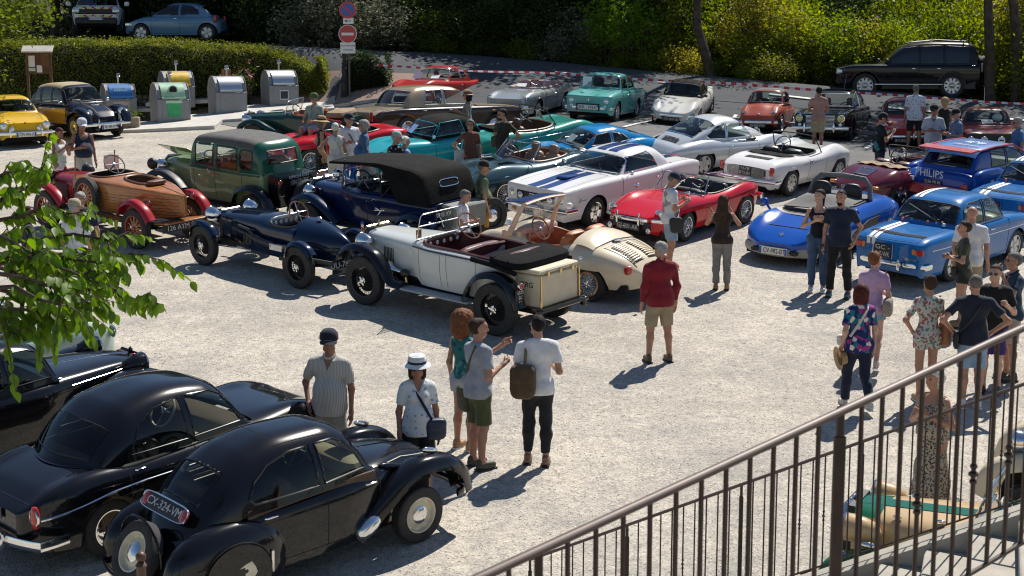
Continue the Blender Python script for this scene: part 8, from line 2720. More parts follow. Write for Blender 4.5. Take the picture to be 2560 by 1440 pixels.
def snet(D,lo,h):
 """surface nets: smooth quad mesh of D = 0"""
 s=D<0
 n=np.array(D.shape)-1
 vals=np.stack([D[dx:dx+n[0],dy:dy+n[1],dz:dz+n[2]] for dz in (0,1) for dy in (0,1) for dx in (0,1)],-1)
 ins=(vals<0).sum(-1)
 mk=(ins>0)&(ins<8)
 idx=np.argwhere(mk)
 if not len(idx):
  return np.zeros((0,3)),np.zeros((0,4),int)
 v=vals[mk]
 acc,cnt=np.zeros((len(v),3)),np.zeros(len(v))
 for a,b in _E:
  va,vb=v[:,a],v[:,b]
  cr=(va<0)!=(vb<0)
  t=np.where(cr,va/(va-vb+1e-12),0)[:,None]
  p=_C[a]+t*(_C[b]-_C[a])
  acc+=np.where(cr[:,None],p,0)
  cnt+=cr
 V=lo+h*(idx+acc/cnt[:,None])
 lut=np.full(tuple(n),-1)
 lut[mk]=np.arange(len(idx))
 Q=[]
 for axn in range(3):
  o1,o2=[i for i in range(3) if i!=axn]
  sa=[slice(None)]*3
  sb=[slice(None)]*3
  sa[axn],sb[axn]=slice(0,-1),slice(1,None)
  a_,b_=s[tuple(sa)],s[tuple(sb)]
  e=np.argwhere(a_!=b_)
  e=e[(e[:,o1]>0)&(e[:,o2]>0)&(e[:,o1]<D.shape[o1]-1)&(e[:,o2]<D.shape[o2]-1)]
  fl=a_[tuple(e.T)]
  q=[]
  for d1,d2 in ((-1,-1),(0,-1),(0,0),(-1,0)):
   c=e.copy()
   c[:,o1]+=d1
   c[:,o2]+=d2
   q.append(lut[tuple(c.T)])
  q=np.stack(q,1)
  if axn==1:
   fl=~fl
  q[~fl]=q[~fl][:,::-1]
  Q.append(q[(q>=0).all(1)])
 return V,np.concatenate(Q)
def cloth(name,kind='plain',c1=(.5,.5,.5),c2=None,c3=None,sc=1.0):
 if name in MATS:
  return MATS[name]
 if kind=='plain':
  return mat(name,c1,.85,var=.14,vs=9,bump=.25,bs=55,sheen=.15,spec=.25)
 m=mat(name,c1,.85,var=.1,vs=9,bump=.25,bs=55,spec=.25)
 nt=m.node_tree
 b=nt.nodes['Principled BSDF']
 tc=nt.nodes['Texture Coordinate']
 c2=c2 or c1
 c3=c3 or c2
 rp=_n(nt,'ShaderNodeValToRGB')
 rp.color_ramp.interpolation='CONSTANT'
 if kind in ('stripes','bands'):
  wv=_n(nt,'ShaderNodeTexWave')
  wv.bands_direction='Y' if kind=='stripes' else 'Z'
  wv.inputs['Scale'].default_value=9*sc
  wv.inputs['Distortion'].default_value=.4
  nt.links.new(tc.outputs['Object'],wv.inputs['Vector'])
  src=wv.outputs['Fac']
  els=[(0,c1),(.6,c2)]
 elif kind=='check':
  ck=_n(nt,'ShaderNodeTexChecker')
  ck.inputs['Scale'].default_value=38*sc
  nt.links.new(tc.outputs['Object'],ck.inputs['Vector'])
  src=ck.outputs['Fac']
  els=[(0,c1),(.5,c2)]
 else:
  vo=_n(nt,'ShaderNodeTexVoronoi')
  vo.inputs['Scale'].default_value={'floral':24,'dots':15,'leopard':26,'camo':12,'bold':17,'print':22}[kind]*sc
  if kind=='dots':
   vo.inputs['Randomness'].default_value=.5
  nt.links.new(tc.outputs['Object'],vo.inputs['Vector'])
  if kind in ('dots',):
   src=vo.outputs['Distance']
   els=[(0,c2),(.24,c1)]
  elif kind=='leopard':
   src=vo.outputs['Distance']
   els=[(0,c3),(.18,c2),(.42,c1)]
  elif kind=='print':
   src=vo.outputs['Distance']
   els=[(0,c2),(.3,c1)]
  else:
   sp=_n(nt,'ShaderNodeSeparateColor')
   nt.links.new(vo.outputs['Color'],sp.inputs[0])
   src=sp.outputs[0]
   els=[(0,c1),(.36,c2),(.6,c3),(.74,c1)] if kind!='bold' else [(0,c1),(.3,c2),(.52,c3),(.7,(.7,.65,.6)),(.8,c1)]
 while len(rp.color_ramp.elements)<len(els):
  rp.color_ramp.elements.new(.5)
 for e,(p,c) in zip(rp.color_ramp.elements,els):
  e.position,e.color=p,(*c,1)
 nt.links.new(src,rp.inputs[0])
 nt.links.new(rp.outputs[0],b.inputs['Base Color'])
 return m
SKIN={k:mat('skin_'+k,c,.5,var=.1,vs=14,spec=.4,bump=.05,bs=60) for k,c in (('fair',(.54,.32,.23)),('tan',(.42,.22,.145)),('brown',(.31,.15,.095)))}
for _m in SKIN.values():
 _b=_m.node_tree.nodes['Principled BSDF']
 _b.inputs['Subsurface Weight'].default_value=.08
 _b.inputs['Subsurface Radius'].default_value=(.02,.008,.004)
HAIR={k:mat('hair_'+k,c,.7,var=.35,vs=40,bump=.35,bs=90,spec=.2) for k,c in (('grey',(.30,.29,.28)),('white',(.62,.60,.55)),('black',(.012,.010,.009)),('brown',(.045,.025,.014)),('auburn',(.16,.06,.025)),('red',(.07,.014,.012)),('blond',(.32,.22,.12)),('salt',(.13,.12,.115)))}
EYE=mat('eye_dark',(.02,.015,.012),.2)
SHADE=mat('sunglass',(.008,.008,.010),.12,coat=1.0)
ARMS={'down':((-.02,.055,-.29),(.05,.065,-.54)),'hip':((-.12,.22,-.22),(.05,.03,-.42)),'hold':((-.03,.06,-.28),(.20,-.06,-.24)),'phone':((.06,.07,-.27),(.27,-.09,-.10)),'face':((.14,.13,-.18),(.22,-.06,.10)),'point':((.20,.06,-.16),(.44,.02,-.03)),'pocket':((-.11,.12,-.25),(.06,.045,-.47)),'clasp':((.0,.10,-.27),(.20,-.13,-.14)),'cross':((.04,.06,-.28),(.20,-.16,-.24)),'cup':((-.02,.07,-.28),(.22,.0,-.16)),'back':((-.12,.07,-.27),(-.14,-.08,-.47)),'swing':((-.10,.06,-.27),(.02,.07,-.52)),'lap':((.06,.08,-.26),(.28,-.04,-.32))}
def person(label,hx,hy,yaw,h=1.74,sex='m',skin='tan',hair=('short','brown'),top=None,bot=None,shoes=(.03,.03,.035),L='down',Rr='down',stance='stand',head=(0,0),hat=None,glasses=None,belly=0.0,res=.02,group='visitors among the cars',sit=0.0,beard=None,lean=0.0,pos=None,wide=1.0):
 """hx, hy: picture position of the crown of the head; top / bot: (kind, material)"""
 x,y,z=pos or gp(hx,hy,h*(1-.22*(sit>0)) if not sit else h-sit)
 z=float(terr(x,y)) if not sit else z
 o=empty('person',(x,y,z),(0,0,R(yaw)))
 tag(o,label,'person',group)
 s=h/1.75
 fem=sex=='f'
 sh_y=(.165 if fem else.19)*(1+.04*(wide-1))
 hp_y=.092 if fem else.088
 rs=random.Random(int(hx*7+hy))
 SK=SKIN[skin]
 one=(1,1)
 tor=(.72*wide,1.0*wide)
 hipz,kz,az=.92,.50,.085
 legs={}
 st={'stand':((0,0,.0),(0,0,.0)),'relax':((.03,.05,.02),(0,-.02,.0)),'step':((.10,.17,.0),(-.05,-.20,.0)),'wide':((.01,.02,.06),(0,0,.05)),'walk':((.13,.24,0),(-.04,-.24,0))}[stance]
 for i,sg in enumerate((1,-1)):
  kx,axx,dy=st[i]
  hip=np.array((0,sg*hp_y,hipz))
  if sit:
   knee=np.array((.40,sg*(hp_y+.05),hipz-.06))
   ank=np.array((.42,sg*(hp_y+.06),hipz-.46))
  else:
   knee=np.array((kx+.015,sg*(hp_y+.005+dy*.6),kz))
   ank=np.array((axx-.02,sg*(hp_y+.01+dy),az+(.05 if axx<-.15 else 0)))
  legs[sg]=(hip,knee,ank)
 shz=1.39
 cov=.012 if top[0] else 0
 ltr=bot[0] in ('trousers','jeans','joggers')
 lsh=.010 if ltr else 0
 arms={}
 for sg,pose in ((1,L),(-1,Rr)):
  e,w_=ARMS[pose]
  S_=np.array((0,sg*sh_y,shz))
  arms[sg]=(S_,S_+np.array((e[0],sg*e[1],e[2])),S_+np.array((w_[0],sg*w_[1],w_[2])))
 def T(p):
  p=np.array(p,float)
  if lean:
   c,s_=math.cos(lean),math.sin(lean)
   xx,zz=p[...,0],p[...,2]-hipz
   up=zz>0
   p[...,0]=np.where(up,xx*c+zz*s_,xx)
   p[...,2]=np.where(up,-xx*s_+zz*c,zz)+hipz
  return p*s
 ch=.118 if fem else.135
 wa=(.108 if fem else.125)+belly*.6
 tr=[((-.01,.055,1.33),(-.01,-.055,1.33),ch,ch,tor,0),((-.005,0,1.22),(belly*.5,0,1.06),ch*1.0,wa,tor,0),((belly*.5,0,1.06),(-.01,0,.95),wa,.15 if fem else.14,tor,0),((-.015,0,1.425),(-.015,sh_y*.88,1.392),.058,.048,one,0),((-.015,0,1.425),(-.015,-sh_y*.88,1.392),.058,.048,one,0)]
 if fem:
  tr+=[((.055,.068,1.285),(.055,.066,1.275),.056,.056,one,0),((.055,-.068,1.285),(.055,-.066,1.275),.056,.056,one,0)]
 hipsp=[((-.02,hp_y*.7,.92),(-.02,-hp_y*.7,.92),.115,.115,(.95,1),0)]
 leg_r=(.088,.055,.054,.036) if not fem else (.092,.055,.052,.034)
 lp=[]
 for sg in (1,-1):
  a,b,c=legs[sg]
  calf=b*.68+c*.32+np.array((-.018,0,0))
  lp+=[(a,b,leg_r[0],leg_r[1],one,0),(b,calf,leg_r[2]*.98,leg_r[2],one,0),(calf,c,leg_r[2]*.98,leg_r[3],one,0),(c,c+np.array((.10,0,-.045)),.036,.032,one,0)]
 apr=[]
 for sg in (1,-1):
  a,b,c=arms[sg]
  hd=c-b
  hd=hd/np.linalg.norm(hd)
  k_=c+hd*.085
  apr+=[(a,b,.047 if not fem else.041,.036,one,0),(b,c,.037,.025,one,0),(c,k_,.024,.029,one,0)]
 nk=[((-.025,0,1.43),(-.005,0,1.54),.055,.05,one,0)]
 thin= lambda P,e:[(a,b,r1-e,r2-e,sc,cp) for a,b,r1,r2,sc,cp in P]
 lq=[(q[0],q[1],q[2]-(lsh if i%4<3 else 0)-(.010 if i%4==0 and not ltr else 0),q[3]-(lsh if i%4<2 else 0),q[4],q[5]) for i,q in enumerate(lp)]
 allp=thin(tr,cov)+thin(hipsp,.012)+lq+apr+nk
 pts=np.array([p for q in allp for p in (q[0],q[1])])
 lo,hi=pts.min(0)-.2,pts.max(0)+.2
 D,l0,hh,ax=field(allp,lo,hi,res,.035)
 V,Q=snet(D,l0,hh)
 VV,QQ,n=[T(V)],[Q],len(V)
 def app(v,q):
  nonlocal n
  VV.append(v)
  QQ.append(np.asarray(q)+n)
  n+=len(v)
 for sg,pose in ((1,L),(-1,Rr)):
  a,b,c=arms[sg]
  hd=(c-b)/np.linalg.norm(c-b)
  ref=np.array((1.0,0,0)) if abs(hd[0])<.75 else np.array((0,0,1.0))
  if pose in ('phone','face','cup','clasp','hold','cross','lap'):
   ref=np.array((.2,0,1.0))
  lat=ref-hd*(ref@hd)
  lat/=np.linalg.norm(lat)
  pal=np.cross(hd,lat)*(1 if sg>0 else -1)
  if pal[1]*sg>0:
   pal=-pal
  kn=c+hd*.09
  curl0={'point':.15,'phone':.75,'cup':.8,'face':.8,'hip':.4,'pocket':.5,'clasp':.6}.get(pose,.32)
  for f in range(4):
   base=kn+lat*(.027-.018*f)
   ln=(.072,.080,.076,.060)[f]*(.92 if fem else 1)
   cu=curl0 if not (pose=='point' and f>0) else 1.25
   p,dr,P=base-hd*.02,hd.copy(),[base-hd*.02,base]
   for sgm in range(3):
    ang=cu*(sgm+.6)*.75
    dd=hd*math.cos(ang)+pal*math.sin(ang)
    P.append(P[-1]+dd*ln*(.42,.32,.26)[sgm])
   mm=M().tube(P,[.010,.0098,.0090,.0082,.0058],6,caps=False)
   app(T(mm.v[0]),[f_ for f_ in mm.f if len(f_)==4])
  th=[c+hd*.02+lat*.016,c+hd*.045+lat*.042+pal*.008,c+hd*.075+lat*.050+pal*.022,c+hd*.098+lat*.046+pal*.034]
  mm=M().tube(th,[.013,.0125,.0105,.007],6,caps=False)
  app(T(mm.v[0]),[f_ for f_ in mm.f if len(f_)==4])
 zc=1.635
 hy_,hp_=R(head[0]),R(head[1])
 piv=np.array((-.01,0,1.53))
 RH=rotm(0,hp_,hy_)
 def TH(v):
  return T((np.array(v,float)-piv)@RH.T+piv)
 he=.0105 if res<.021 else.013
 fw=.92 if fem else 1.0
 hd_p=[((-.022,0,zc+.022),(.012,0,zc+.028),.090,.084,(1,.84),0),((.025,0,zc-.01),(.052,0,zc-.088),.070,.034*fw,(1,.88),0),((.03,.03,zc-.07),(.03,-.03,zc-.07),.04,.04,one,0),((.092,0,zc+.022),(.110,0,zc-.028),.010,.0145,one,0),((.078,.03,zc+.034),(.078,-.03,zc+.034),.018,.018,one,0),((.082,.014,zc-.062),(.082,-.014,zc-.062),.014,.014,one,0),((-.012,.074,zc+.012),(-.008,.076,zc-.02),.017,.012,one,0),((-.012,-.074,zc+.012),(-.008,-.076,zc-.02),.017,.012,one,0),((-.022,0,1.44),(-.005,0,1.58),.054,.05,one,0)]
 Dh,l0,hh,ax=field(hd_p,(-.16,-.13,1.42),(.16,.13,1.79),he,.022)
 X,Y,Z=np.meshgrid(*ax,indexing='ij')
 for sg in (1,-1):
  de=np.sqrt((X-.098)**2+(Y-sg*.034)**2+(Z-zc-.012)**2)-.019
  Dh=np.maximum(Dh,-de+0) if he<.02 else Dh
 Vh,Qh=snet(Dh,l0,hh)
 app(TH(Vh),Qh)
 fast_mesh('body',np.concatenate(VV),np.concatenate(QQ),SK,o)
 for sg in (1,-1):
  M().ell(tuple(TH(np.array([(.082,sg*.034,zc+.012)]))[0]),.011,8,6).obj('eye',EYE,o)
 hk,hc=hair
 if hk!='bald':
  t={'short':.010,'crop':.004,'bob':.022,'long':.018,'curly':.05,'bun':.014,'pony':.012,'fringe':.004,'wavy':.024}[hk]
  cut={'short':-.01,'crop':-.01,'bob':.02,'long':.015,'curly':.03,'bun':-.005,'pony':-.005,'fringe':-.02,'wavy':.015}[hk]
  P=[((-.026,0,zc+.026),(.010,0,zc+.034),.090+t,.080+t,(1,.85),0)]
  zlow=zc-.075
  if hk=='bob':
   P+=[((-.03,0,zc),(-.02,0,zc-.10),.10+t,.095+t,(.85,.9),0)]
   zlow=zc-.15
  if hk=='wavy':
   P+=[((-.035,0,zc),(-.035,0,zc-.06),.095+t,.08,(.85,.95),0)]
   zlow=zc-.12
  if hk=='curly':
   P+=[((-.04,0,zc+.04),(-.05,0,zc-.08),.14,.135,one,0)]
   zlow=zc-.22
  if hk=='long':
   P+=[((-.05,0,zc),(-.085,0,zc-.18),.09,.10,(.7,1.05),0),((-.085,0,zc-.18),(-.125,0,zc-.42),.10,.05,(.5,1.1),0)]
   zlow=zc-.5
  if hk=='bun':
   P+=[((-.07,0,zc+.09),(-.08,0,zc+.09),.05,.05,one,0)]
  if hk=='pony':
   P+=[((-.09,0,zc+.06),(-.12,0,zc+.02),.035,.035,one,0),((-.12,0,zc+.02),(-.12,.0,zc-.22),.035,.016,one,0)]
   zlow=zc-.3
  Dq,l0,hh,ax=field(P,(-.26,-.2,zc-.5),(.2,.2,zc+.22),.0125,.03)
  X,Y,Z=np.meshgrid(*ax,indexing='ij')
  line=cut+np.clip(Z-(zc+.03),0,.06)*1.4+np.clip(Z-(zc+.085),0,1)*30
  if hk=='fringe':
   Dq=np.maximum(Dq,Z-(zc+.06))
  Dq=np.maximum(Dq,(X-line)*.8)
  Dq=np.maximum(Dq,zlow-Z)
  a=.010 if hk=='curly' else.0035
  fq=75 if hk=='curly' else 55
  Dq=Dq+a*np.sin(X*fq+1)*np.sin(Y*fq*1.1+2)*np.sin(Z*fq*.8+rs.random()*6)
  Vq,Qq=snet(Dq,l0,hh)
  fast_mesh('hair',TH(Vq),Qq,HAIR[hc],o)
 if beard:
  P=[((.04,0,zc-.075),(.062,0,zc-.095),.058,.042,(1,.95),0)]
  Dq,l0,hh,ax=field(P,(-.1,-.12,zc-.2),(.2,.12,zc+.02),.0125,.03)
  X,Y,Z=np.meshgrid(*ax,indexing='ij')
  Dq=np.maximum(Dq,Z-(zc-.05))
  Vq,Qq=snet(Dq,l0,hh)
  fast_mesh('beard',TH(Vq),Qq,HAIR[beard],o)
 if hat:
  kind,hm=hat
  g=M()
  if kind=='cap':
   g.lathe([(.106,zc+.03),(.108,zc+.07),(.098,zc+.11),(.065,zc+.145),(.004,zc+.155)],18,(-.006,0,0))
   G=[[(.07+.105*t*math.cos(a),.095*math.sin(a),zc+.045-.03*t*t-.015*abs(math.sin(a))) for a in np.linspace(-1.35,1.35,11)] for t in np.linspace(.1,1,5)]
   g.grid(np.array(G))
  else:
   br=.20 if kind=='straw' else.165
   g.lathe([(br,zc+.022),(br*.8,zc+.040),(.112,zc+.05),(.108,zc+.10),(.095,zc+.14),(.05,zc+.155),(.004,zc+.156)],22,(-.006,0,0))
  me=g
  me.v=[TH(v) for v in me.v]
  ho=me.obj('hat',hm,o,ang=45)
  if kind=='bucket' or kind=='straw':
   b2=M().lathe([(.113,zc+.055),(.112,zc+.085)],22,(-.006,0,0))
   b2.v=[TH(v) for v in b2.v]
   b2.obj('hat_band',cloth('hat_band_dark','plain',(.02,.025,.05)),o)
 if glasses:
  g=M()
  for sg in (1,-1):
   g.ell((.104,sg*.034,zc+.010),(.006,.029,.021),12,7,e=.8)
   g.tube([(.10,sg*.062,zc+.016),(.05,sg*.078,zc+.018),(-.01,sg*.082,zc+.012)],.003,4)
  g.tube([(.106,-.012,zc+.014),(.106,.012,zc+.014)],.003,4)
  g.v=[TH(v) for v in g.v]
  g.obj('sunglasses' if glasses=='dark' else 'spectacles',SHADE if glasses=='dark' else DGLASS,o)
 ph=[rs.random()*6 for _ in range(4)]
 def garment(nm,P,mt,k=.05,cuts=(),fold=.006,r2=None):
  pts=np.array([p for q in P for p in (q[0],q[1])])
  lo,hi=pts.min(0)-.26,pts.max(0)+.26
  D,l0,hh,ax=field(P,lo,hi,r2 or res,k)
  X,Y,Z=np.meshgrid(*ax,indexing='ij')
  D=D+fold*(np.sin(Z*21+Y*13+X*9+ph[0])*.5+np.sin(Z*11-Y*26+ph[1])*.5+.5*np.sin(X*33+Z*29+Y*8+ph[2]))
  for c in cuts:
   D=np.maximum(D,c(X,Y,Z))
  V,Q=snet(D,l0,hh)
  return fast_mesh(nm,T(V),Q,mt,o)
 def infl(P,e):
  return [(a,b,r1+e,r2+e,sc,cp) for a,b,r1,r2,sc,cp in P]
 def legp(frac,e,flare=0.0):
  out=[]
  for sg in (1,-1):
   a,b,c=legs[sg]
   if frac<=1:
    out.append((a,a+(b-a)*frac,leg_r[0]+e,leg_r[0]+(leg_r[1]-leg_r[0])*frac+e+flare,one,1))
   else:
    f=frac-1
    out.append((a,b,leg_r[0]+e,leg_r[1]+e,one,0))
    cf=b*.68+c*.32+np.array((-.012,0,0))
    out.append((b,cf,leg_r[1]+e,leg_r[2]+e,one,0))
    out.append((cf,b+(c-b)*f,leg_r[2]+e,.044+e+flare,one,1))
  return out
 tk,tm=top
 bk,bm=bot
 waist=1.02
 if bk in ('shorts','trousers','jeans','hotpants','joggers'):
  fr={'shorts':.93,'trousers':1.93,'jeans':1.95,'hotpants':.42,'joggers':1.86}[bk]
  fl={'shorts':.022,'trousers':.008,'jeans':.0,'hotpants':.01,'joggers':-.006}[bk]
  garment('trousers' if fr>1 else 'shorts',infl(hipsp,.006)+[((0,0,1.05),(-.01,0,.94),wa+.008,.14,tor,0)]+legp(fr,.014,fl),bm,.04,[ lambda X,Y,Z:Z-waist])
 elif bk in ('dress','skirt','maxi'):
  hem={'dress':.52,'skirt':.50,'maxi':.07}[bk]
  rr={'dress':.19,'skirt':.17,'maxi':.27}[bk]
  garment('skirt',[((0,0,1.08),(-.01,0,.92),wa+.02,.155,(.8*wide,1*wide),0),((-.01,0,.92),(-.01,0,hem),.155,rr,(.85,1),1)],bm,.05,[ lambda X,Y,Z:Z-1.1],.012)
 if tk:
  hem={'tee':.84,'shirt':.80,'long':.82,'tank':.93,'dress':.98,'polo':.84,'crop':.98,'sleeveless':.86,'blouse':.82}[tk]
  P=infl(tr,.018 if tk!='tank' else.012)
  loose=.02 if tk in ('shirt','long','blouse') else.008
  P+=[((belly*.5,0,1.06),(-.01,0,hem-.04),wa+.022+loose,(.168 if tk!='tank' else.15)+loose,(.86*wide,1.0*wide),0)]
  if tk not in ('tank','dress'):
   P+=infl(hipsp,.022+loose*.5)
  sl={'tee':.66,'shirt':.78,'polo':.66,'blouse':.7}.get(tk,0)
  if tk in ('tank','sleeveless','dress','crop'):
   P=[p for i,p in enumerate(P) if i not in (3,4)]
   P+=[((-.015,sh_y*.5,1.40),(-.015,-sh_y*.5,1.40),.06,.06,(.9,1),0)]
  for sg in (1,-1):
   a,b,c=arms[sg]
   if tk=='long':
    P+=[(a,b,.058,.052,one,0),(b,b+(c-b)*.85,.052,.040,one,1)]
   elif sl:
    P+=[(a,a+(b-a)*sl,.058 if not fem else.052,.062 if not fem else.056,one,1)]
  zn=1.475 if tk not in ('tank','dress','crop') else 1.44
  slope=.55 if tk not in ('tank','dress','crop') else 1.3
  go=garment('shirt' if tk!='dress' else 'bodice',P,tm,.035,[ lambda X,Y,Z:hem-Z, lambda X,Y,Z:(Z-zn+X*slope+(0 if tk not in ('tank','dress') else.0))*.8-.03*(np.abs(Y)>.09)]+([ lambda X,Y,Z:np.where(X>.02,(Z-1.33-2.2*np.abs(Y))*.5,-1)] if tk in ('shirt','blouse','polo') else []))
  if tk in ('polo','shirt','long'):
   tv=np.zeros(len(go.data.vertices)*3,np.float32)
   go.data.vertices.foreach_get('co',tv)
   tv=tv.reshape(-1,3)/s
   t=np.linspace(-2.6,2.6,15)
   if tk!='long':
    zz=np.linspace(1.31,hem+.03,8)
    M().tube(T(np.stack([np.array([max([v[0] for v in tv if abs(v[2]-q)<.025 and abs(v[1])<.03] or [.12]) for q in zz])+.001,0*zz,zz],1)),.007*s,4,el=(1.6,.5)).obj('placket',tm,o)
   M().tube(T(np.stack([-.012+.066*-np.cos(t+math.pi),.068*np.sin(t),1.487-.035*np.cos(t)],1)),.014*s,6,el=(.6,1.2)).obj('collar',tm,o)
 sm=mat('shoe_%.2f_%.2f_%.2f'%tuple(shoes),shoes,.6,var=.15,vs=20)
 for sg in (1,-1):
  a,b,c=legs[sg]
  k=M()
  k.ell(tuple(T(np.array([(c[0]+.055,c[1],c[2]-.038)]))[0]),np.array((.135,.047,.047))*s,14,8,e=.75)
  k.ell(tuple(T(np.array([(c[0]-.015,c[1],c[2]-.005)]))[0]),np.array((.055,.042,.055))*s,10,7,e=.9)
  sho=k.obj('shoe',sm,o)
  M().box(tuple(T(np.array([(c[0]+.055,c[1],c[2]-.078)]))[0]),(.275*s,.092*s,.022*s),b=.008).obj('sole',WHITE if sum(shoes)>.6 else BLACK,sho)
 o['_s']=s
 del o['_s']
 def world(p):
  q=T(np.array([p],float))[0]
  c,s_=math.cos(R(yaw)),math.sin(R(yaw))
  return (x+q[0]*c-q[1]*s_,y+q[0]*s_+q[1]*c,z+q[2])
 return o,world,(R(yaw),s,arms)
def strap(pr,pts,wd,mt,name,label,cat='bag',bag=None,bagm=None,sz=(.1,.26,.24),flap=True,extra=None):
 """bag worn by a person: a thing of its own; pts strap path in the wearer's frame, bag centre"""
 o,world,(yw,s,arms)=pr
 c=world(bag)
 r=empty(name,c,(0,0,yw))
 tag(r,label,cat)
 bw=np.array(bag)
 P=np.array(pts,float)-bw
 d=np.concatenate([[0],np.cumsum(np.linalg.norm(np.diff(P,axis=0),axis=1))])
 t=np.linspace(0,d[-1],18)
 P=np.stack([np.interp(t,d,P[:,i]) for i in range(3)],1)*s
 M().tube(P,wd,6,el=(.35,1.2) if False else (.6,1)).obj('strap',mt,r)
 M().ell((0,0,0),np.array(sz)/2*s,18,10,e=.55).obj('pouch',bagm or mt,r)
 if flap:
  M().ell((0,0,sz[2]*.2*s),np.array((sz[0]*.56,sz[1]*.51,sz[2]*.3))*s,16,8,e=.55).obj('flap',bagm or mt,r)
 return r
def gadget(pr,at,rot,sz,mt,name,label,cat):
 o,world,(yw,s,arms)=pr
 b=M().box((0,0,0),sz,b=.006).obj(name,mt,loc=world(at),rot=(rot[0],rot[1],rot[2]+yw))
 return tag(b,label,cat)
# ------- the visitors
def C3(*c):
 return cloth('cloth_%.2f_%.2f_%.2f'%c,'plain',c)
WHT,NVY,BLK,KHK,OLV,GRY=C3(.68,.68,.70),C3(.012,.018,.04),C3(.012,.012,.013),C3(.34,.27,.17),C3(.075,.085,.035),C3(.30,.32,.36)
JEAN,LJEAN,DJEAN=C3(.05,.09,.17),C3(.22,.33,.44),C3(.018,.03,.05)
STRAPK=mat('strap_black',(.012,.012,.013),.6)
TANL=mat('tan_bag',(.28,.12,.05),.6)
def crowd():
# ---- foreground
 pr=person('man in cream striped shirt, dark cap and sunglasses, hand in pocket, beside the black fastback',822,829,-98,1.76,'m','brown',('crop','salt'),('shirt',cloth('cream_stripe','stripes',(.58,.54,.48),(.36,.33,.31),sc=2.2)),('shorts',C3(.36,.34,.27)),(.1,.08,.06),'down','pocket','relax',(8,4),('cap',cloth('cap_navy','plain',(.012,.015,.03))),'dark',.05,.017)
 pr=person('woman in white bucket hat and blue-dotted white blouse with black shorts',1043,892,-76,1.64,'f','brown',('bob','brown'),('blouse',cloth('dot_blouse','dots',(.62,.63,.64),(.22,.34,.52))),('shorts',BLK),(.05,.05,.05),'down','down','relax',(-10,8),('bucket',cloth('hat_white','plain',(.62,.64,.66))),'dark',.04,.017)
 strap(pr,[(-.02,-.10,1.47),(.14,0,1.28),(.15,.1,1.1),(.12,.17,.98)],.016,NVY,'crossbody_bag','navy crossbody bag worn by the woman in the white bucket hat',bag=(.10,.19,.90),bagm=mat('navy_leather',(.015,.025,.06),.45),sz=(.12,.26,.26))
 pr=person('woman with curly auburn hair and teal patterned top behind the pointing man',1160,782,55,1.68,'f','tan',('curly','auburn'),('tank',cloth('teal_print','floral',(.03,.16,.16),(.10,.30,.27),(.02,.08,.10))),('hotpants',C3(.35,.38,.42)),(.35,.22,.12),'down','down','stand',(-20,0),res=.017)
 pr=person('man in grey T-shirt and olive shorts pointing to the right',1196,796,32,1.78,'m','tan',('short','brown'),('tee',GRY),('shorts',OLV),(.06,.065,.045),'point','cup','stand',(-18,0),None,None,.02,.017)
 strap(pr,[(-.10,-.10,1.46),(-.13,0,1.25),(-.10,.12,1.05),(-.03,.20,.86)],.016,OLV,'shoulder_bag','olive canvas bag hanging at the hip of the pointing man',bag=(-.06,.20,.78),bagm=C3(.06,.06,.03),sz=(.12,.28,.3))
 pr=person('man seen from behind in white T-shirt and black trousers, in the open foreground',1345,788,84,1.79,'m','tan',('short','black'),('tee',WHT),('joggers',C3(.018,.019,.022)),(.24,.14,.09),'hold','hold','relax',(28,0),None,'dark',0,.017)
 strap(pr,[(-.02,.13,1.49),(-.14,.13,1.30),(-.20,.14,1.12)],.018,C3(.16,.15,.07),'canvas_backpack','brown canvas backpack slung on one shoulder of the man in white T-shirt',bag=(-.22,.15,1.02),bagm=cloth('bag_brown','plain',(.085,.055,.03)),sz=(.18,.30,.40))
 pr=person('grey-haired man in dark red shirt and khaki shorts seen from behind',1652,604,103,1.75,'m','tan',('short','grey'),('long',C3(.20,.012,.022)),('shorts',KHK),(.12,.08,.05),'down','down','wide',(22,0),None,'clear',.02,.017)
 pr=person('long-haired woman in brown top and grey trousers taking a photo of the red roadster',1808,488,78,1.62,'f','tan',('long','brown'),('sleeveless',C3(.035,.022,.018)),('trousers',C3(.20,.19,.18)),(.3,.16,.09),'face','face','stand',(0,0),res=.018)
 gadget(pr,(.30,0,1.56),(R(90),0,R(90)),(.08,.15,.01),BLACK,'mobile_phone','dark phone raised by the long-haired woman in brown','phone')
 pr=person('young woman in black tank top and jeans with ponytail, hands clasped',2050,474,-104,1.74,'f','fair',('pony','black'),('tank',C3(.012,.013,.02)),('jeans',JEAN),(.62,.62,.6),'clasp','clasp','stand',(-32,0),res=.018)
 pr=person('laughing bearded man in navy T-shirt and black trousers beside the low blue sports car',2104,475,-112,1.80,'m','tan',('crop','black'),('tee',C3(.014,.019,.04)),('trousers',C3(.013,.013,.014)),(.03,.10,.16),'pocket','down','wide',(-10,6),None,None,.04,.018,beard='black')
 gadget(pr,(.08,-.27,.80),(0,R(20),0),(.02,.08,.15),BLACK,'mobile_phone','dark phone in the hand of the man in navy T-shirt','phone')
 pr=person('man in white T-shirt and denim shorts with dark cap looking down beside the red roadster',1678,432,15,1.74,'m','tan',('crop','salt'),('tee',cloth('grey_print_tee','camo',(.60,.62,.65),(.60,.62,.65),(.28,.28,.30),.6)),('shorts',LJEAN),(.2,.2,.2),'cup','cup','relax',(0,25),('cap',NVY),None,.02,.018)
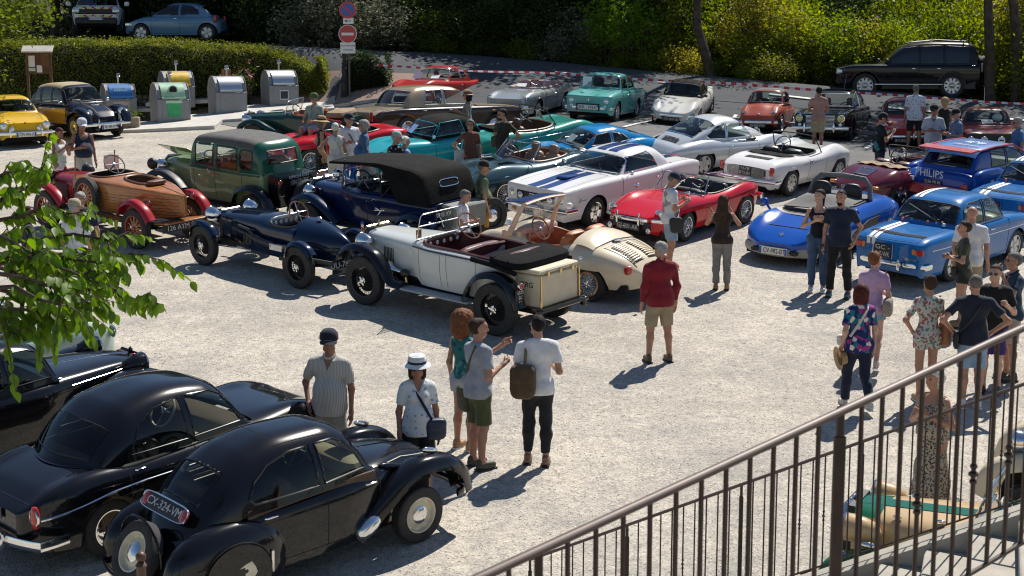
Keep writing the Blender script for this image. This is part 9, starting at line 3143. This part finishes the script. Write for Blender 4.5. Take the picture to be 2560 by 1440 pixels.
 strap(pr,[(-.05,.12,1.47),(.1,0,1.25),(.1,-.14,1.05),(.02,-.20,.92)],.012,STRAPK,'hip_bag','black flat hip bag of the man in the dark cap beside the red roadster',bag=(.03,-.21,.82),bagm=mat('bag_black',(.02,.02,.022),.6),sz=(.24,.06,.28))
# ---- right-hand group
 pr=person('bald man in white T-shirt beside the striped blue saloon',2432,516,62,1.80,'m','tan',('bald','grey'),('tee',WHT),('shorts',KHK),(.3,.3,.3),'down','down','stand',(25,0),None,None,.05,.018)
 pr=person('woman in khaki T-shirt and dark shorts with mustard bag strap',2412,553,172,1.66,'f','tan',('short','brown'),('tee',C3(.05,.055,.035)),('hotpants',C3(.02,.022,.02)),(.3,.2,.1),'cross','hold','stand',(0,0),res=.018)
 strap(pr,[(-.1,-.08,1.46),(.06,-.15,1.3),(.12,-.05,1.12),(.12,.1,1.0)],.012,C3(.45,.26,.02),'small_bag','small black and mustard bag of the woman in khaki T-shirt',bag=(.16,.12,.93),bagm=STRAPK,sz=(.08,.12,.18))
 pr=person('woman in lilac shirt and denim shorts with auburn bun, seen from behind',2188,631,70,1.66,'f','fair',('bun','auburn'),('polo',cloth('lilac','plain',(.46,.30,.46))),('hotpants',LJEAN),(.5,.42,.35),'down','hold','walk',(-30,0),res=.018)
 strap(pr,[(-.02,-.17,1.48),(-.05,-.20,1.2),(-.05,-.21,1.08)],.01,TANL,'checked_tote','large checked tote bag on the shoulder of the woman in lilac',bag=(-.06,-.22,.95),bagm=cloth('tote_check','check',(.34,.30,.25),(.22,.19,.16),sc=1.1),sz=(.38,.14,.28),flap=False)
 pr=person('woman with dark red bob, bright floral blouse and navy trousers seen from behind',2152,711,96,1.66,'f','fair',('bob','red'),('blouse',cloth('floral_bright','bold',(.015,.03,.12),(.30,.05,.22),(.02,.16,.22))),('trousers',C3(.012,.016,.035)),(.55,.5,.45),'swing','down','walk',(0,0),res=.017)
 strap(pr,[(.05,-.10,1.48),(-.12,-.08,1.44),(-.15,.05,1.24),(-.10,.16,1.05)],.018,C3(.55,.52,.47),'white_crossbody_bag','white-strapped bag worn by the woman in floral blouse',bag=(.02,.20,.98),bagm=C3(.55,.52,.47),sz=(.1,.2,.16))
 o,world,(yw,s,arms)=pr
 k=M().lathe([(.16,0),(.10,.02),(.09,.10),(.004,.12)],18)
 tag(k.obj('straw_hat',mat('straw',(.42,.27,.13),.85,var=.2,vs=30),loc=world((.04,.27,.72)),rot=(R(80),R(20),yw)),'tan straw hat held in the hand of the woman in floral blouse','hat')
 pr=person('woman in flowered playsuit with hand on hip, hair pinned up',2325,690,100,1.68,'f','tan',('bun','brown'),('tee',cloth('flower_suit','floral',(.50,.50,.46),(.34,.10,.09),(.10,.24,.19),1.5)),('hotpants',MATS['flower_suit']),(.3,.2,.12),'hip','down','stand',(0,0),res=.018)
 strap(pr,[(-.02,-.15,1.48),(-.08,-.20,1.2),(-.06,-.22,1.05)],.012,TANL,'straw_bag','tan leather and straw bag on the shoulder of the woman in flowered playsuit',bag=(-.06,-.22,.95),bagm=TANL,sz=(.26,.12,.34),flap=False)
 pr=person('man in navy T-shirt and pale denim shorts seen from behind, hands on hips',2440,686,84,1.77,'m','tan',('crop','salt'),('tee',C3(.014,.018,.032)),('shorts',LJEAN),(.6,.6,.62),'hip','hip','stand',(0,0),None,'clear',.03,.018)
 strap(pr,[(.05,-.13,1.47),(-.14,-.05,1.36),(-.16,.08,1.15),(-.06,.21,.98)],.012,STRAPK,'flat_pouch','black flat pouch of the man in navy T-shirt and pale shorts',bag=(-.03,.22,.90),bagm=STRAPK,sz=(.2,.05,.24))
 pr=person('young man in black T-shirt and sunglasses holding a paper cup',2490,662,-112,1.74,'m','fair',('short','brown'),('tee',BLK),('shorts',C3(.06,.03,.14)),(.03,.03,.03),'cup','down','stand',(-10,4),None,'dark',0,.018)
 pr=person('grey-haired man in dark blue polo and pinkish shorts raising a hand to his face',2535,632,186,1.78,'m','tan',('short','salt'),('polo',C3(.016,.04,.075)),('shorts',C3(.42,.32,.28)),(.05,.045,.04),'face','cup','stand',(0,0),None,'clear',.03,.018)
 pr=person('white-haired woman in long leopard-print dress behind the railing',2338,922,-140,1.64,'f','tan',('wavy','white'),('dress',cloth('leopard','leopard',(.42,.36,.28),(.04,.025,.015),(.24,.14,.08),1.6)),('maxi',MATS['leopard']),(.2,.12,.08),'clasp','clasp','stand',(-12,4),belly=.04,res=.017,wide=1.12)
# ---- by the back row
 pr=person('man in dusty pink shirt and khaki shorts seen from behind at the black saloon',2048,217,84,1.70,'m','brown',('short','black'),('tee',C3(.36,.20,.165)),('shorts',KHK),(.12,.08,.05),'cross','cross','stand',res=.022)
 pr=person('man in black patterned jersey and cap looking at his phone',2203,283,5,1.72,'m','tan',('crop','black'),('tee',cloth('jersey','camo',(.012,.016,.02),(.012,.016,.02),(.05,.22,.26),.8)),('jeans',DJEAN),(.1,.1,.1),'phone','phone','stand',(0,22),('cap',BLK),res=.022)
 gadget(pr,(.33,0,1.36),(0,R(-40),0),(.15,.08,.01),mat('phone_teal',(.03,.2,.25),.4),'mobile_phone','phone held by the man in black jersey','phone')
 pr=person('tall man in blue-flowered white shirt and black shorts seen from behind',2290,212,80,1.80,'m','brown',('short','salt'),('shirt',cloth('palm_shirt','print',(.52,.56,.64),(.08,.14,.28),sc=.8)),('shorts',BLK),(.1,.07,.05),'down','down','wide',(-20,0),res=.022)
 pr=person('man in pale blue shirt, dark cap and beige trousers facing the viewer',2336,264,-104,1.72,'m','brown',('crop','grey'),('shirt',C3(.38,.42,.50)),('trousers',C3(.44,.37,.27)),(.2,.14,.1),'cross','hold','stand',(0,6),('cap',BLK),'clear',.06,.022)
 pr=person('woman with short blond hair in black dress behind the group of men',2362,244,95,1.66,'f','tan',('wavy','blond'),('dress',BLK),('dress',BLK),(.1,.1,.1),'down','down','stand',res=.022)
 pr=person('white-bearded man in blue checked shirt and dark cap',2392,274,188,1.70,'m','tan',('crop','white'),('shirt',cloth('blue_check','check',(.05,.10,.22),(.20,.26,.36),sc=1.0)),('trousers',C3(.36,.32,.25)),(.1,.08,.06),'hold','hold','stand',(0,8),('cap',BLK),None,.07,.022,beard='white')
 pr=person('man in mid-blue polo and dark trousers at the right edge',2546,293,182,1.74,'m','tan',('short','grey'),('polo',C3(.07,.17,.32)),('trousers',BLK),(.05,.05,.05),'down','down','stand',(0,10),None,'clear',.06,.022)
# ---- between the middle cars
 pr=person('woman in striped top and straw hat by the bronze limousine',1168,228,178,1.66,'f','tan',('bob','black'),('sleeveless',cloth('navy_stripe','bands',(.02,.025,.04),(.45,.46,.48),sc=2.2)),('trousers',BLK),(.1,.1,.1),'cup','down','stand',(0,0),('bucket',mat('straw',(.42,.27,.13),.85,var=.2,vs=30)),'dark',res=.022)
 pr=person('woman in brown T-shirt with sunglasses and white tote beside the turquoise car',1176,300,-82,1.66,'f','tan',('wavy','salt'),('tee',C3(.13,.055,.035)),('trousers',BLK),(.1,.1,.1),'down','hip','stand',(-12,0),None,'dark',.04,.02)
 strap(pr,[(.0,-.14,1.47),(.06,-.2,1.2),(.04,-.22,1.05)],.012,C3(.5,.48,.45),'white_tote','white tote bag of the woman in brown T-shirt',bag=(.03,-.24,.9),bagm=C3(.5,.48,.45),sz=(.1,.3,.36),flap=False)
 pr=person('bearded man in dark green T-shirt with hands on hips by the sea-green roadster',1258,272,-138,1.78,'m','tan',('short','black'),('tee',C3(.028,.030,.020)),('joggers',BLK),(.05,.05,.05),'hip','hip','wide',(-22,12),None,'clear',.02,.02,beard='black')
 strap(pr,[(-.02,.12,1.47),(.14,.02,1.3),(.14,-.1,1.1)],.014,STRAPK,'sling_bag','dark sling bag of the man with hands on hips',bag=(.14,-.13,1.02),bagm=C3(.05,.05,.04),sz=(.08,.2,.26))
 pr=person('man in leaf-patterned shirt and mustard shorts walking past the blue tourer',1207,404,12,1.74,'m','tan',('crop','salt'),('shirt',cloth('leaf_shirt','camo',(.13,.15,.09),(.22,.22,.16),(.06,.08,.05))),('shorts',C3(.46,.24,.03)),(.2,.15,.1),'down','down','stand',(0,10),('cap',BLK),None,.04,.02)
 pr=person('grey-haired person in white T-shirt behind the windscreen of the pale grey tourer',1158,474,-8,1.60,'m','tan',('short','salt'),('tee',WHT),('shorts',KHK),(.2,.2,.2),'hold','hold','stand',(0,22),res=.02)
 pr=person('man in black printed T-shirt and grey cap beside the turquoise car',989,331,40,1.74,'m','tan',('crop','grey'),('tee',cloth('black_print','print',(.012,.012,.013),(.35,.35,.36),sc=.6)),('shorts',BLK),(.1,.1,.1),'hold','hold','stand',(-10,10),('cap',C3(.36,.36,.36)),None,.04,.02)
 pr=person('older woman in light blue shirt with straw bag beside the turquoise car',1012,341,30,1.62,'f','tan',('short','white'),('shirt',C3(.22,.33,.55)),('trousers',C3(.5,.48,.45)),(.3,.3,.3),'hold','hold','stand',(0,8),res=.02)
 strap(pr,[(-.02,.12,1.47),(-.12,.1,1.3),(-.12,.1,1.2)],.012,TANL,'raffia_bag','woven straw bag of the woman in light blue shirt',bag=(-.16,.1,1.08),bagm=mat('straw',(.42,.27,.13),.85),sz=(.1,.26,.2),flap=False)
 pr=person('grey-haired man in denim shirt with his back to the blue tourer',908,301,190,1.78,'m','tan',('wavy','grey'),('long',C3(.05,.115,.22)),('trousers',BLK),(.05,.05,.05),'down','down','stand',(0,0),None,'dark',.07,.02)
 pr=person('man in white T-shirt, bright blue trousers and navy cap in the standing group',872,286,-62,1.80,'m','tan',('crop','grey'),('tee',WHT),('trousers',C3(.015,.12,.42)),(.3,.3,.3),'down','hold','stand',(20,0),('cap',NVY),'dark',.04,.02)
 strap(pr,[(-.02,-.12,1.47),(.14,-.03,1.3),(.15,.08,1.1),(.12,.16,1.0)],.014,STRAPK,'camera_bag','small black camera bag of the man in bright blue trousers',bag=(.13,.17,.95),bagm=STRAPK,sz=(.08,.12,.14))
 pr=person('white-haired woman all in white with hand on hip, seen from behind',838,307,98,1.68,'f','tan',('short','white'),('sleeveless',C3(.64,.62,.58)),('trousers',C3(.62,.59,.53)),(.5,.45,.4),'hip','down','stand',(-10,0),res=.02)
 strap(pr,[(0,.1,1.47),(-.13,0,1.35),(-.12,-.14,1.1)],.008,C3(.5,.42,.28),'cream_purse','small cream purse of the woman all in white',bag=(-.08,-.22,.97),bagm=C3(.55,.5,.4),sz=(.1,.18,.18))
 pr=person('woman in straw hat and black dotted dress in the standing group',803,293,12,1.70,'f','tan',('bob','salt'),('dress',cloth('black_dots','dots',(.012,.012,.014),(.3,.3,.3),sc=2)),('dress',MATS['black_dots']),(.3,.2,.15),'hip','down','stand',(0,5),('straw',MATS['straw']),res=.02)
 pr=person('man in green shirt and cap sitting on the dark green tourer',786,277,-118,1.74,'m','tan',('crop','grey'),('shirt',C3(.20,.28,.25)),('shorts',C3(.34,.36,.48)),(.1,.1,.1),'lap','lap','stand',(10,5),('cap',C3(.05,.10,.03)),'dark',.04,.02,sit=.42)
# ---- at the left
 pr=person('woman in white dress with dark red short hair looking at her phone',146,319,-32,1.64,'f','brown',('short','red'),('dress',C3(.64,.63,.64)),('maxi',C3(.64,.63,.64)),(.3,.2,.15),'phone','phone','stand',(0,20),None,None,.02,.02)
 gadget(pr,(.33,0,1.34),(0,R(-40),0),(.16,.08,.012),BLACK,'mobile_phone','dark phone held by the woman in white dress','phone')
 pr=person('man in navy vest and white cap beside the woman in white dress',204,298,-52,1.80,'m','brown',('crop','grey'),('tank',C3(.012,.022,.05)),('shorts',C3(.5,.46,.38)),(.2,.2,.2),'down','hold','stand',(-12,10),('cap',C3(.55,.57,.6)),None,.08,.02)
 pr=person('grey-haired man in dark navy uniform shirt behind the leaves, facing the wooden car',200,480,-80,1.78,'m','tan',('short','grey'),('polo',C3(.012,.02,.045)),('trousers',C3(.012,.018,.035)),(.03,.03,.03),'down','down','stand',(-25,5),None,'dark',.05,.02)
 pr=person('man in white T-shirt and khaki cap behind the leaves, seen from behind',186,501,70,1.74,'m','tan',('crop','grey'),('tee',WHT),('shorts',WHT),(.2,.2,.2),'down','down','stand',(0,0),('cap',C3(.34,.30,.2)),None,.05,.02)
 pr=person('dark-haired man in black uniform shirt almost hidden by the leaves',68,515,20,1.76,'m','brown',('crop','black'),('polo',C3(.012,.014,.02)),('trousers',BLK),(.03,.03,.03),'hip','down','stand',res=.022)
ground()
cars_back();cars_rolls();cars_mid();cars_right();cars_veteran();cars_near();cars_far()
bins();signs();stairs()
vegetation();near_branch()
crowd()
